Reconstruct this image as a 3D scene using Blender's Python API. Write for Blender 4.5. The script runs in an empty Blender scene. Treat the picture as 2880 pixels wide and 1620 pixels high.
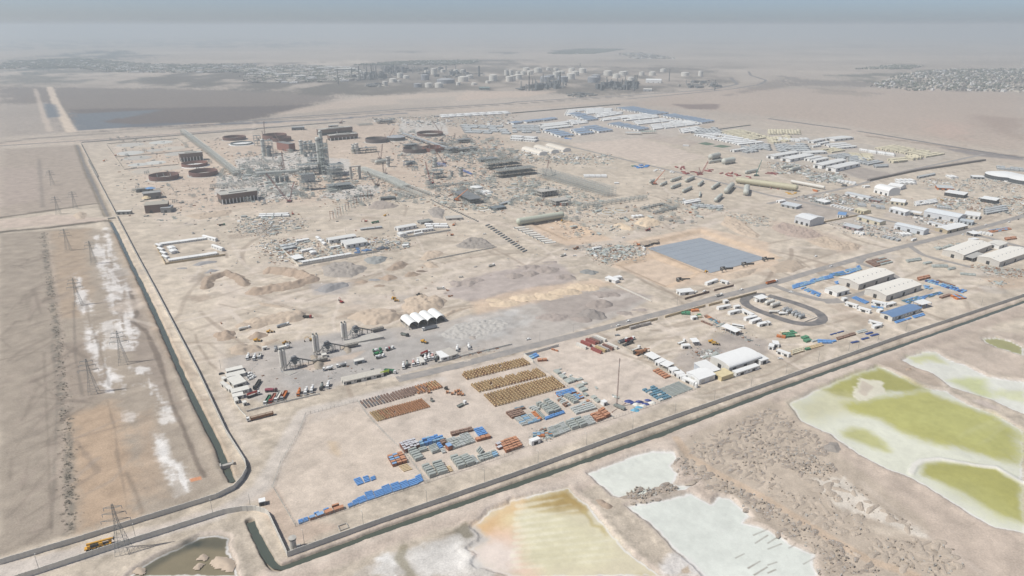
import bpy,math,random
import numpy as np
R=math.radians
random.seed(7)
sc=bpy.context.scene
# ---------------- camera
H=280.0
FPX=1920.0
PITCH=math.atan(736/FPX)
cam=bpy.data.cameras.new("camera");cam.sensor_width=36;cam.lens=24
cam.clip_start=1;cam.clip_end=200000
camo=bpy.data.objects.new("camera",cam);sc.collection.objects.link(camo)
camo.location=(0,0,H);camo.rotation_euler=(math.pi/2-PITCH,0,0)
sc.camera=camo
# ---------------- sky, sun, exposure
SUN_EL,SUN_AZ=R(54),R(180+18)
w=bpy.data.worlds.new("World");sc.world=w;w.use_nodes=True
nt=w.node_tree;bg=nt.nodes["Background"]
sky=nt.nodes.new("ShaderNodeTexSky");sky.sky_type='NISHITA';sky.sun_disc=False
sky.sun_elevation=SUN_EL
sky.sun_rotation=math.pi/2-SUN_AZ
sky.air_density=0.45;sky.dust_density=1.25;sky.ozone_density=0.5;sky.altitude=200
nt.links.new(sky.outputs[0],bg.inputs[0]);bg.inputs[1].default_value=0.116
sl=bpy.data.lights.new("sun",'SUN');sl.energy=4.3;sl.angle=R(0.6);sl.color=(1.0,0.975,0.915)
so=bpy.data.objects.new("sun",sl);sc.collection.objects.link(so)
so.rotation_euler=(0,math.pi/2-SUN_EL,SUN_AZ)
so.location=(0,0,600)
sc.view_settings.view_transform='Standard';sc.view_settings.look='None'
sc.view_settings.exposure=0.06;sc.view_settings.gamma=1.0
sc.cycles.max_bounces=5;sc.cycles.diffuse_bounces=2;sc.cycles.glossy_bounces=2
sc.cycles.transmission_bounces=2;sc.cycles.volume_bounces=2
sc.cycles.use_denoising=True
try:sc.cycles.volume_max_steps=64
except Exception:pass
# ---------------- surveying: photo pixel -> point on the flat ground
_sp,_cp=math.sin(PITCH),math.cos(PITCH)
def G(x,y,z=0.0):
 dx=(x-1440)/FPX;dy=-(y-810)/FPX
 t=(z-H)/(-_sp+dy*_cp)
 return(dx*t,(_cp+dy*_sp)*t)
def PX(X,Y,Z=0.0):
 d=Y*_cp-(Z-H)*_sp;u=Y*_sp+(Z-H)*_cp
 return(1440+FPX*X/d,810-FPX*u/d)
_RX={'1':0,'2':720,'3':1440,'4':2160};_RY={'A':100,'B':450,'C':820,'D':1220}
_S=720/2576
def P(r,x,y,z=0.0):
 if r=='O':return G(x*2880/2576,y*2880/2576,z)
 if r=='X':return G(x,y,z)
 if r=='E1':return G(600+x*360/2006,900+y*360/2006,z)
 if r=='E2':return G(980+x*420/2029,1180+y*420/2029,z)
 if r=='E3':return G(1400+x*340/2239,1060+y*340/2239,z)
 if r=='E4':return G(960+x*340/2239,1000+y*340/2239,z)
 return G(_RX[r[1]]+x*_S,_RY[r[0]]+y*_S,z)
def L(*a):
 """L('B1', x, y, x, y, 'C1', x, y ...) -> list of ground points"""
 out=[];r='O';i=0
 while i<len(a):
  if isinstance(a[i],str):r=a[i];i+=1
  else:out.append(P(r,a[i],a[i+1]));i+=2
 return out
UANG=R(30.0)
UX,UY=math.cos(UANG),math.sin(UANG)
# ---------------- noise and distance fields (numpy)
def _hash(ix,iy,s):
 h=(ix*374761393+iy*668265263+s*974634777)&0xFFFFFFFF
 h=((h^(h>>13))*1274126177)&0xFFFFFFFF
 return((h^(h>>16))&0xFFFF)/65535.0
def vnoise(x,y,s=0):
 fx=np.floor(x);fy=np.floor(y);ix=fx.astype(np.int64);iy=fy.astype(np.int64)
 tx=x-fx;ty=y-fy;tx=tx*tx*(3-2*tx);ty=ty*ty*(3-2*ty)
 a=_hash(ix,iy,s);b=_hash(ix+1,iy,s);c=_hash(ix,iy+1,s);d=_hash(ix+1,iy+1,s)
 return(a+(b-a)*tx)*(1-ty)+(c+(d-c)*tx)*ty
def fbm(x,y,s=0,o=4,g=.5):
 v=0;a=1;n=0
 for i in range(o):
  v=v+a*(vnoise(x,y,s+i*17)-.5);n+=a;a*=g
  x=x*2.03+3.1;y=y*2.03+7.7
 return v/n*2
def seg_dist(px,py,pts,closed=False):
 d=np.full(px.shape,1e9)
 n=len(pts)
 for i in range(n if closed else n-1):
  ax,ay=pts[i];bx,by=pts[(i+1)%n]
  ex,ey=bx-ax,by-ay;l2=ex*ex+ey*ey+1e-9
  t=np.clip(((px-ax)*ex+(py-ay)*ey)/l2,0,1)
  d=np.minimum(d,(px-ax-ex*t)**2+(py-ay-ey*t)**2)
 return np.sqrt(d)
def in_poly(px,py,pts):
 c=np.zeros(px.shape,bool);n=len(pts);j=n-1
 for i in range(n):
  xi,yi=pts[i];xj,yj=pts[j]
  if yi!=yj:
   c^=((yi>py)!=(yj>py))&(px<(xj-xi)*(py-yi)/(yj-yi)+xi)
  j=i
 return c
def sdist(px,py,pts):
 d=seg_dist(px,py,pts,True)
 return np.where(in_poly(px,py,pts),d,-d)
def sstep(a,b,x):
 t=np.clip((x-a)/(b-a),0,1);return t*t*(3-2*t)
def lin(c):
 c=np.asarray(c,float)/255.0
 return np.where(c<=.04045,c/12.92,((c+.055)/1.055)**2.4)
 # ---------------- materials
MATS={}
def _nodes(name):
 m=bpy.data.materials.new(name);m.use_nodes=True
 t=m.node_tree;b=t.nodes["Principled BSDF"]
 return m,t,b
def M(col,rough=.7,var=.18,scale=.35,metal=0.0,name=None,streak=0.0):
 """painted / dusty surface: colour broken up by two scales of noise and by a per-object tint"""
 key=(tuple(col),rough,var,scale,metal,streak)
 if key in MATS:return MATS[key]
 m,t,b=_nodes(name or "surface_%d_%d_%d"%tuple(int(v)for v in col))
 c=lin(col)*.86
 N=t.nodes.new;K=t.links.new
 geo=N("ShaderNodeNewGeometry")
 n1=N("ShaderNodeTexNoise");n1 .inputs["Scale"].default_value=scale;n1 .inputs["Detail"].default_value=5
 K(geo.outputs["Position"],n1 .inputs["Vector"])
 n2=N("ShaderNodeTexNoise");n2 .inputs["Scale"].default_value=scale*6;n2 .inputs["Detail"].default_value=3
 K(geo.outputs["Position"],n2 .inputs["Vector"])
 oi=N("ShaderNodeObjectInfo")
 a=N("ShaderNodeMath");a.operation='ADD';K(n1 .outputs["Fac"],a.inputs[0]);K(n2 .outputs["Fac"],a.inputs[1])
 a2=N("ShaderNodeMath");a2 .operation='MULTIPLY_ADD';K(oi.outputs["Random"],a2 .inputs[0]);a2 .inputs[1].default_value=.5;K(a.outputs[0],a2 .inputs[2])
 mr=N("ShaderNodeMapRange");mr.inputs["From Min"].default_value=.7;mr.inputs["From Max"].default_value=1.8
 mr.inputs["To Min"].default_value=0;mr.inputs["To Max"].default_value=1;K(a2 .outputs[0],mr.inputs["Value"])
 mx=N("ShaderNodeMix");mx.data_type='RGBA'
 dust=np.array([.40,.34,.28])
 lo=c*(1-var);hi=c*(1+var*.5)
 lo=lo*(1-var*.6)+dust*var*.6*.7
 mx.inputs["A"].default_value=(*np.clip(lo,0,.9),1);mx.inputs["B"].default_value=(*np.clip(hi,0,.9),1)
 K(mr.outputs[0],mx.inputs["Factor"]);K(mx.outputs["Result"],b.inputs["Base Color"])
 b.inputs["Roughness"].default_value=rough;b.inputs["Metallic"].default_value=metal
 MATS[key]=m
 return m
 # ---------------- mesh builder
class MB:
 def __init__(s):s.v=[];s.f=[];s.m=[];s.mats=[];s.cur=0
 def mat(s,m):
  if m not in s.mats:s.mats.append(m)
  s.cur=s.mats.index(m);return s
 def add(s,vs,fs):
  o=len(s.v);s.v+=[tuple(map(float,p))for p in vs]
  for f in fs:s.f.append(tuple(i+o for i in f));s.m.append(s.cur)
  return s
 def box(s,x,y,z,sx,sy,sz,rz=0.0,ry=0.0,taper=1.0):
  """box with centre x,y and BASE z"""
  vs=[]
  for dz in(0,1):
   k=taper if dz else 1
   for dx,dy in((-1,-1),(1,-1),(1,1),(-1,1)):
    px,py,pz=dx*sx/2*k,dy*sy/2*k,dz*sz
    if ry:px,pz=px*math.cos(ry)+pz*math.sin(ry),-px*math.sin(ry)+pz*math.cos(ry)
    if rz:px,py=px*math.cos(rz)-py*math.sin(rz),px*math.sin(rz)+py*math.cos(rz)
    vs.append((x+px,y+py,z+pz))
  return s.add(vs,[(0,3,2,1),(4,5,6,7),(0,1,5,4),(1,2,6,5),(2,3,7,6),(3,0,4,7)])
 def cyl(s,p0,p1,r0,r1=None,n=12,caps=True):
  r1=r0 if r1 is None else r1
  p0=np.array(p0,float);p1=np.array(p1,float);d=p1-p0;d/=(np.linalg.norm(d)+1e-9)
  a=np.array([0,0,1.0])if abs(d[2])<.9 else np.array([1.0,0,0])
  u=np.cross(d,a);u/=np.linalg.norm(u);w_=np.cross(d,u)
  vs=[]
  for p,r in((p0,r0),(p1,r1)):
   for i in range(n):
    t=2*math.pi*i/n;vs.append(p+r*(math.cos(t)*u+math.sin(t)*w_))
  fs=[(i,i+n,(i+1)%n+n,(i+1)%n)for i in range(n)]
  if caps:fs+=[tuple(range(n)),tuple(range(2*n-1,n-1,-1))]
  return s.add(vs,fs)
 def lathe(s,prof,n=24,o=(0,0,0),axis='z'):
  vs=[]
  for r,z in prof:
   for i in range(n):
    t=2*math.pi*i/n
    q=(r*math.cos(t),r*math.sin(t),z)
    if axis=='x':q=(z,r*math.cos(t),r*math.sin(t))
    if axis=='y':q=(r*math.sin(t),z,r*math.cos(t))
    vs.append((q[0]+o[0],q[1]+o[1],q[2]+o[2]))
  fs=[]
  for k in range(len(prof)-1):
   for i in range(n):
    a=k*n+i;b=k*n+(i+1)%n
    fs.append((a,b,b+n,a+n))
  return s.add(vs,fs)
 def bar(s,p0,p1,t,t2=None):
  """square bar between two points"""
  return s.cyl(p0,p1,t*.7,(t2 or t)*.7,4)
 def prism(s,pts,z0,z1):
  n=len(pts);vs=[(x,y,z0)for x,y in pts]+[(x,y,z1)for x,y in pts]
  return s.add(vs,[tuple(range(n-1,-1,-1)),tuple(range(n,2*n))]+[(i,(i+1)%n,(i+1)%n+n,i+n)for i in range(n)])
 def extr(s,prof,y0,y1,ax='y'):
  """profile of (x,z) pulled along y (or, ax='x', profile of (y,z) along x)"""
  n=len(prof)
  if ax=='y':vs=[(a,y0,b)for a,b in prof]+[(a,y1,b)for a,b in prof]
  else:vs=[(y0,a,b)for a,b in prof]+[(y1,a,b)for a,b in prof]
  return s.add(vs,[tuple(range(n)),tuple(range(2*n-1,n-1,-1))]+[(i,i+n,(i+1)%n+n,(i+1)%n)for i in range(n)])
 def mesh(s,name):
  me=bpy.data.meshes.new(name);me.from_pydata(s.v,[],s.f)
  for m in s.mats:me.materials.append(m)
  if len(s.mats)>1:me.polygons.foreach_set("material_index",s.m)
  me.update();return me
COL=sc.collection
def link(name,me,parent=None,loc=None,rz=0.0):
 o=bpy.data.objects.new(name,me);COL.objects.link(o)
 if parent is not None:o.parent=parent
 if loc is not None:o.location=loc
 if rz:o.rotation_euler=(0,0,rz)
 return o
REG=[]
def tag(o,label,cat,group=None,row=None):
 o["label"]=label;o["category"]=cat
 if group:o["group"]=group
 REG.append((o,label,row));return o
def struct(o,kind='structure'):
 o["kind"]=kind;return o
TM={}
class T:
 """a template thing: parts = [(name, MB, [subparts])]"""
 def __init__(s,name,parts):s.name=name;s.parts=[(n,b.mesh(n),[(n2,b2 .mesh(n2))for n2,b2 in sub])for n,b,sub in parts];s.one=None;s.src=parts
 def single(s):
  if s.one is None:
   j=MB()
   for n,b,sub in s.src:
    for bb in[b]+[x[1]for x in sub]:
     o=len(j.v);j.v+=bb.v;ix=[]
     for m in bb.mats:
      j.mat(m);ix.append(j.cur)
     for f,mi in zip(bb.f,bb.m):j.f.append(tuple(i+o for i in f));j.m.append(ix[mi])
   s.one=j.mesh(s.name)
  return s.one
def put(t,p,rz,label,cat,group=None,simple=False,z=0.0,row=None,sc_=None):
 loc=(p[0],p[1],z)
 if simple or len(t.parts)==1:
  o=link(t.name,t.single(),None,loc,rz)
 else:
  o=link(t.name,None,None,loc,rz);o.empty_display_size=.1
  for n,me,sub in t.parts:
   c=link(n,me,o)
   for n2,me2 in sub:link(n2,me2,c)
 if sc_:o.scale=sc_ if isinstance(sc_,tuple)else(sc_,)*3
 return tag(o,label,cat,group,row)
ORDW=["","first","second","third","fourth","fifth","sixth","seventh","eighth","ninth","tenth","eleventh","twelfth"]
def ordn_(n):
 return ORDW[n]if n<len(ORDW)else "%d%s"%(n,"th" if 10<=n%100<=20 else{1:"st",2:"nd",3:"rd"}.get(n%10,"th"))
 # ================ GROUND: one sheet, denser towards the flying height's foot
na,nr=1500,860
th=np.linspace(R(-56),R(56),na)
q=np.concatenate([np.linspace(1/110,1/290,70)[:-1],np.linspace(1/290,1/20000,nr-70-24),1/np.geomspace(21000,120000,25)])
rr=1/q;nr=len(rr)
gx=(rr[:,None]*np.sin(th)[None,:]).ravel();gy=(rr[:,None]*np.cos(th)[None,:]).ravel()
gd=np.sqrt(gx*gx+gy*gy)
NV=gx.size
colr=np.zeros((NV,3));hgt=np.zeros(NV);pond=np.zeros(NV);gloss=np.zeros(NV)
KAL=0.79
def C(r,g,b):return lin((r,g,b))*KAL
fine=np.clip(1.6-gd/900,0.0,1)
n_big=fbm(gx/420,gy/420,1,4);n_mid=fbm(gx/70,gy/70,5,4);n_sm=fbm(gx/14,gy/14,9,4);n_xs=fbm(gx/3.2,gy/3.2,13,3)
gu=gx*UX+gy*UY;gv=-gx*UY+gy*UX
n_str=fbm(gu/55,gv/4.5,21,3);n_trk=fbm(gu/160,gv/9,25,3)
edge_n=n_mid*.5+n_sm*.35+n_xs*.25
def bbox(pts,m):
 a=np.array(pts);x0,y0=a.min(0)-m;x1,y1=a.max(0)+m
 return np.nonzero((gx>x0)&(gx<x1)&(gy>y0)&(gy<y1))[0]
def mixc(i,mask,c):
 mask=np.clip(mask,0,1)[:,None];colr[i]=colr[i]*(1-mask)+np.asarray(c)*mask
def blob(pts,c,amt=1.0,soft=4.0,nz=6.0,streak=0.0,mod=None):
 i=bbox(pts,soft+nz*2)
 if not len(i):return
 d=sdist(gx[i],gy[i],pts)+nz*edge_n[i]*2
 m=sstep(-soft,soft,d)*amt
 if streak:m=m*np.clip(1-streak+streak*(n_str[i]*2.2+.6),0,1)
 if mod is not None:m=m*np.clip(mod[i],0,1)
 mixc(i,m,c)
def stroke(pts,w_,c,amt=1.0,soft=2.0,nz=1.5,mod=None):
 i=bbox(pts,w_+soft+nz*2)
 if not len(i):return
 d=w_/2-seg_dist(gx[i],gy[i],pts)+nz*edge_n[i]*2
 m=sstep(-soft,soft,d)*amt
 if mod is not None:m=m*np.clip(mod[i],0,1)
 mixc(i,m,c)
def ridge(pts,w_,h,nz=.4,closed=False):
 """bank (h > 0) or ditch (h < 0) along a line"""
 i=bbox(pts,w_*2)
 if not len(i):return
 d=seg_dist(gx[i],gy[i],pts,closed)
 hgt[i]+=h*sstep(w_,w_*.25,d+nz*n_sm[i]*w_*.6)
def plateau(pts,h,slope=6.0,nz=1.0):
 i=bbox(pts,slope*2)
 if not len(i):return
 hgt[i]+=h*sstep(0,slope,sdist(gx[i],gy[i],pts)+nz*n_sm[i])
_r0=random.Random(31)
SAND=C(204,191,174)
colr[:]=SAND
colr*=(1+.12*n_big+.14*n_mid+.16*n_sm+.14*n_xs*fine)[:,None]
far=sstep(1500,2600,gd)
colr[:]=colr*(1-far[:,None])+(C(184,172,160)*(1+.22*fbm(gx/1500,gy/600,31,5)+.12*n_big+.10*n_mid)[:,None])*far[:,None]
veg=.45+2.2*fbm(gx/130,gy/260,51,4)+.9*fbm(gx/500,gy/700,57,3)
# --- open plain on the right beyond the camps
blob(L('O',1600,262,2020,300,2576,385,2576,235,2300,225,1800,222,1650,240),C(186,168,154),.7,60,40)
blob(L('O',1690,262,1815,262,1800,275,1730,274),C(128,112,108),.8,10,8)
blob(L('O',1830,240,2000,215,2200,235,1990,215,1960,195),C(120,112,108),.55,40,60)
blob(L('O',1960,190,2030,200,2200,205,2260,220,2000,215),C(112,106,104),.6,40,80)
blob(L('O',2080,190,2300,178,2576,172,2576,235,2400,230,2250,222),C(104,104,96),.8,30,60,mod=veg)
blob(L('O',2450,290,2576,300,2576,350,2480,330),C(158,138,126),.55,40,40)
blob(L('O',2330,300,2440,318,2420,350,2320,330),C(205,175,160),.35,40,40)
for k in range(260):
 a=G(_r0 .uniform(-100,2980),90+170*_r0 .random()**1.4);r_=math.hypot(*a)*_r0 .uniform(.008,.05)
 blob([(a[0]+r_*_r0 .uniform(.6,1.3)*math.cos(t),a[1]+r_*_r0 .uniform(.5,1.6)*math.sin(t))for t in np.arange(0,6.2,.8)],C(*_r0 .choice(((206,192,178),(150,140,130),(126,120,112),(196,178,164)))),_r0 .uniform(.15,.5),r_*.15,r_*.3)
 # --- wetlands far left: dark salt marsh, then water
blob(L('O',186,331,300,326,560,312,640,302,740,275,830,252,860,238,700,228,400,222,0,218,0,262,120,260),C(122,113,108),.85,40,60)
blob(L('O',186,331,560,312,690,290,800,262,600,268,170,275),C(104,96,94),.8,20,30)
blob(L('O',190,329,300,324,330,312,260,306,350,290,395,277,180,285),C(112,122,132),.75,12,24)
blob(L('O',330,312,540,306,480,314,300,323),C(100,110,122),.6,8,20)
blob(L('O',0,190,260,160,500,168,840,180,980,230,900,240,600,225,330,215,0,214),C(104,104,100),.8,120,150,mod=veg)
blob(L('O',0,150,250,125,420,138,300,165,0,190),C(80,90,92),.95,160,200,mod=veg+.2)
blob(L('O',240,128,330,126,300,136,240,137),C(80,88,88),.9,80,100,mod=veg+.2)
blob(L('O',0,100,500,92,900,108,700,122,300,118,0,128),C(92,100,102),.8,300,400,mod=veg)
blob(L('O',1380,128,1460,121,1576,123,1520,132,1420,136),C(78,84,80),.9,40,60)
blob(L('O',1560,137,1640,134,1700,148,1610,148),C(132,126,124),.65,30,60)
blob(L('O',1225,132,1310,131,1290,136),C(88,90,88),.8,30,40)
blob(L('O',990,130,1060,129,1040,134),C(88,90,88),.7,30,40)
blob(L('O',330,215,420,178,560,160,800,155,1200,150,1350,150,1330,163,1800,172,1850,205,1790,222,1500,240,1180,228,950,240,800,240,600,222),C(112,106,100),.85,60,90,mod=veg+.15)
blob(L('O',870,165,960,160,1180,185,1150,205,960,215,860,200),C(112,108,104),.6,40,60)
blob(L('O',1170,228,1400,230,1330,243,1150,252),C(205,186,170),.8,10,20)
blob(L('O',690,285,830,258,930,243,1180,230,1180,240,1000,250,1000,262,900,268,700,290),C(206,188,172),.55,20,30)
blob(L('O',780,160,900,150,960,158,820,172),C(220,205,190),.5,30,60)
# --- upper left fields
blob(L('O',0,375,205,365,285,545,240,512,0,545),C(168,154,142),.8,14,10)
blob(L('O',0,262,120,262,180,330,0,345),C(160,150,142),.6,30,30)
blob(L('O',0,425,105,425,110,500,0,520),C(186,170,160),.5,14,14)
# --- lower left fields
blob(L('O',0,588,200,572,285,582,330,690,400,840,480,1010,560,1175,572,1215,480,1270,170,1345,0,1392),C(173,160,145),.9,4,5)
blob(L('O',0,588,108,585,145,840,160,1150,178,1340,0,1390),C(168,156,142),.75,3,3)
blob(L('O',122,580,225,575,215,640,230,720,205,800,140,800),C(182,161,139),.7,8,8)
blob(L('O',165,1045,270,1010,300,1010,340,1180,355,1250,335,1300,190,1338),C(190,165,140),.85,8,8)
blob(L('O',340,1050,385,1020,420,1200,420,1250,350,1260),C(184,162,140),.7,8,8)
blob(L('O',145,870,245,850,270,960,250,1005,160,1040),C(158,143,130),.5,8,8)
blob(L('O',260,640,320,700,420,930,470,1040,400,1010,330,880,280,760),C(150,137,128),.5,8,10)
W1=C(236,231,226)
n_can=fbm(gu/5,gv/60,61,4)
smod=sstep(-.26,.3,n_can*.75+n_sm*.45+n_mid*.4+n_xs*.35+.04)*.9
for pl,am in((L('O',232,600,268,575,290,640,312,700,335,790,345,850,330,880,300,830,280,760,255,700,240,650),.85),(L('O',188,685,205,700,230,790,262,900,290,985,270,985,240,930,222,860,200,760),.95),(L('O',205,820,300,800,345,840,330,880,240,870),.7),(L('O',330,920,370,930,395,975,430,1010,435,1040,400,1030,370,990,345,950),.95),(L('O',258,905,300,955,340,975,320,990,270,985),.8),(L('O',300,1030,370,1045,365,1065,310,1060),.5)):
 blob(pl,W1,am,3,5,mod=smod)
blob(L('O',375,1085,415,1090,430,1150,452,1165,470,1195,482,1205,480,1235,445,1252,425,1215,405,1170,392,1130),C(236,232,227),.9,3,4,mod=.3+smod)
blob(L('O',380,990,425,1000,440,1060,405,1070,385,1040),C(236,232,227),.7,3,5,mod=smod)
blob(L('O',476,1205,505,1198,508,1206,480,1213),C(214,150,112),.95,.6,.3)
stroke(L('O',108,585,128,720,148,850,160,1000,172,1150,176,1335),7,C(132,126,116),.8,2,4,mod=.9+n_xs*2.5)
stroke(L('O',122,585,140,720,158,850,170,1000,150,1200,165,1335),3,C(200,182,166),.4,2,2)
stroke(L('O',98,400,108,520),6,C(140,132,124),.6,3,3)
stroke(L('O',0,548,120,530,240,512),12,C(112,104,94),.9,3,4)
blob(L('O',0,553,130,540,260,548,270,556,120,568,0,576),C(206,188,174),.8,3,3)
stroke(L('O',0,584,120,573,270,555),13,C(108,100,90),.95,3,4)
stroke(L('O',130,870,145,990,130,1330),2,C(125,118,110),.4,1,.8)
stroke(L('O',185,760,190,900,210,1010),2,C(120,112,104),.5,1,.8)
stroke(L('O',318,1190,342,1240,358,1290),3,C(138,124,110),.6,1.2,1)
stroke(L('C1',1310,0,1380,230,1330,300,1470,400,1600,680,1700,1020,1760,1200,1860,1400,'D1',1870,20,1940,180,2000,330,2060,430),3.5,C(120,108,98),.75,1.2,1.5)
for a in(L('C1',440,620,460,1000,480,1431,'D1',500,560,520,1000),L('C1',1080,1100,1160,1400,'D1',1180,200,1240,500,1280,760),L('C1',870,130,900,300,1000,560,1100,950),L('C1',0,690,250,630,420,600),L('C1',0,170,500,100),L('C1',200,160,480,110),L('D1',300,1000,500,940,530,870)):stroke(a,1.6,C(126,115,104),.45,1,1.5)
for k in range(60):a=P('C1',_r0 .uniform(0,430),_r0 .uniform(-300,2600));stroke([a,(a[0]+_r0 .uniform(-25,25),a[1]+_r0 .uniform(8,50)),(a[0]+_r0 .uniform(-40,40),a[1]+_r0 .uniform(50,90))],_r0 .uniform(1,4),C(*_r0 .choice(((134,122,111),(172,158,145)))),.45,1.5,2)
stroke(L('A1',500,520,560,680,720,970),26,C(222,204,184),.9,6,4)
stroke(L('A1',350,530,400,680,440,800,500,960),16,C(208,192,176),.7,6,4)
blob(L('A1',430,680,560,690,610,820,480,830),C(100,112,124),.8,8,6)
stroke(L('A1',360,555,540,545),24,C(208,192,176),.7,6,4)
# --- corridor of the highway and rail line behind the site
stroke(L('A1',0,1090,820,1060,1800,985,2576,905,'A2',1400,790,2576,730,'A3',1200,650),60,C(200,183,168),.7,20,12)
stroke(L('A1',2200,890,'A2',0,880,800,840,1500,780),26,C(106,112,122),.95,4,5)
stroke(L('A1',0,1080,300,1040,800,1000,1700,940,2576,880,'A2',0,860,1400,765,2576,690,'A3',1200,610),18,C(122,114,110),.8,5,5)
stroke(L('A1',750,965,1500,915,2200,880),12,C(214,198,182),.8,4,3)
stroke(L('A4',0,850,830,960,1700,1110,2576,1280),70,C(196,180,166),.6,20,10)
blob(L('A4',1700,1120,2050,1160,2576,1215,2576,1260,2000,1200),C(128,124,126),.75,12,10)
stroke(L('A4',1000,1010,1700,1105,2576,1225),16,C(146,130,118),.8,5,5)
# --- worn, pale lanes and trodden areas on the site
for a in(L('O',540,830,600,700,680,660,1000,700,1200,650),L('O',640,560,900,540,1250,560,1480,620,1720,560),L('O',1100,740,1300,670,1500,625,1760,545,1980,500),L('O',480,700,700,760,980,750,1300,660),L('O',560,530,420,580,380,450,290,370),L('O',1030,470,1300,540,1500,610)):
 stroke(a,16,C(216,202,188),.5,6,5)
stroke(L('O',690,760,900,745,1080,750,1130,690,1260,660,1480,640,1700,600,1800,560),14,C(218,205,192),.55,5,4)
stroke(L('O',640,310,600,420,520,540,560,560,690,520,900,470),9,C(220,205,190),.45,5,4)
_r=random.Random(77)
for k in range(480):
 a=G(_r.uniform(420,2800),_r.uniform(420,1150))
 if a[0]*UY-a[1]*UX>-200 and False:continue
 h=UANG+_r.choice((0,0,math.pi/2,_r.uniform(0,3)))+_r.gauss(0,.12);pts=[a];ln=_r.uniform(12,38)
 for _ in range(5):h+=_r.gauss(0,.16);a=(a[0]+math.cos(h)*ln,a[1]+math.sin(h)*ln);pts.append(a)
 stroke(pts,_r.uniform(1.5,6),C(222,209,195)if _r.random()<.6 else C(168,153,138),_r.uniform(.3,.75),1.2,1.0)
for k in range(220):
 a=G(_r.uniform(300,2860),_r.uniform(370,900));r_=_r.uniform(4,26)
 blob([(a[0]+r_*_r.uniform(.5,1.3)*math.cos(t),a[1]+r_*_r.uniform(.4,1)*math.sin(t))for t in np.arange(0,6.2,.7)],C(*_r.choice(((172,154,138),(180,172,164),(150,138,126),(214,200,186)))),_r.uniform(.25,.6),2,4)
blob(L('O',300,380,700,330,1050,300,1260,340,1330,420,1180,470,700,520,420,530),C(206,183,165),.45,40,40)
for pl in(L('O',590,400,700,385,790,380,800,420,700,455,610,450),L('O',545,440,660,440,760,470,740,500,620,505,540,490),L('O',760,395,880,400,880,440,820,450),L('O',850,460,960,470,930,500,800,500),L('O',1010,300,1120,305,1130,340,1000,340)):
 blob(pl,C(205,203,198),.75,3,4,mod=.9+n_sm*.7)
GRV=C(178,173,168)
blob(L('O',560,905,640,880,690,865,860,835,1040,820,1100,815,1250,775,1330,755,1520,720,1640,745,1620,765,1540,800,1290,880,1180,895,1000,945,900,965,740,1000,650,1010,590,1000),C(190,182,174),.95,3,4)
blob(L('O',690,872,860,842,980,830,1000,860,1290,790,1300,840,1050,900,980,935,760,985,700,960),GRV,.8,6,6)
blob(L('O',1100,840,1200,800,1300,780,1340,800,1300,850,1150,880),C(206,204,200),.55,6,8,mod=.7+n_sm*1.6)
blob(L('O',1360,760,1560,722,1640,745,1560,780,1400,805),C(172,160,152),.75,6,6)
blob(L('O',1500,745,1580,735,1600,745,1530,760),C(214,205,196),.6,6,6)
blob(L('O',1120,740,1180,700,1260,680,1400,660,1450,690,1440,712,1290,740,1190,760),C(186,174,168),.85,4,5)
blob(L('O',1190,760,1350,722,1500,700,1560,715,1400,745,1200,790),C(218,193,168),.7,6,6)
blob(L('O',780,715,890,710,870,740,790,742),C(190,182,176),.8,5,5)
blob(L('C2',870,490,1180,430,1290,450,1100,530,900,545),C(200,197,192),.7,1.5,1)
blob(L('C2',330,750,650,690,1130,580,980,680,700,740,560,800),C(203,186,170),.8,2,2)
blob(L('C3',1640,700,1800,560,2000,470,2200,400,2576,520,2576,620,2300,720,2000,850,1760,860),C(180,170,162),.8,5,6)
blob(L('C3',1850,610,2060,560,2130,600,2000,660),C(150,148,148),.6,3,3)
blob(L('C3',2200,240,2400,250,2450,300,2330,300),C(188,180,172),.6,4,3)
blob(L('C3',2030,410,2240,430,2300,480,2150,500),C(150,143,138),.45,6,4)
blob(L('O',870,1010,1130,930,1330,885,1460,850,1640,930,1760,985,1380,1130,1060,1215,920,1060),C(213,199,186),.8,4,4)
blob(L('O',760,1040,890,1015,1060,1215,750,1325,690,1215),C(216,201,186),.8,4,4)
blob(L('D2',740,80,800,90,830,220,760,170),C(200,176,142),.5,3,3)
blob(L('O',1200,320,1350,275,1560,265,1800,300,1700,345,1450,360),C(196,186,176),.7,8,8)
blob(L('O',1710,345,1850,315,2400,395,2200,455,1900,400),C(190,181,170),.7,8,8)
blob(L('B4',720,110,930,70,1280,145,1000,210),C(168,158,150),.8,4,4)
blob(L('A3',530,1090,1290,1030,1990,1230,1480,1310),C(212,196,183),.7,6,6)
blob(L('A3',1290,1030,1450,990,1900,1070,1780,1120),C(184,170,160),.6,6,6)
blob(L('B4',130,420,480,330,900,540,600,600,330,520),C(178,168,160),.7,4,5)
blob(L('B4',560,620,900,560,1600,700,1300,800,1100,750),C(196,186,176),.7,4,5)
blob(L('B4',640,330,1200,370,1250,420,1050,450,760,380),C(182,172,164),.6,4,5)
blob(L('B4',1200,520,1560,560,1900,650,1560,680,1150,560),C(188,178,170),.6,4,5)
blob(L('B4',2200,1190,2576,1120,2576,1290,2350,1310),C(196,170,146),.5,5,6)
blob(L('B4',40,610,480,700,960,870,780,950,560,860,60,700),C(198,178,162),.6,5,6)
blob(L('B3',1160,820,1900,670,2576,830,'B4',0,950,130,1050,'B3',2300,1180,1600,1300,960,1060,1400,940),C(218,196,174),.85,4,4)
blob(L('B3',160,650,520,580,860,740,1000,800,560,860,380,800),C(216,192,168),.85,4,4)
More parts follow.
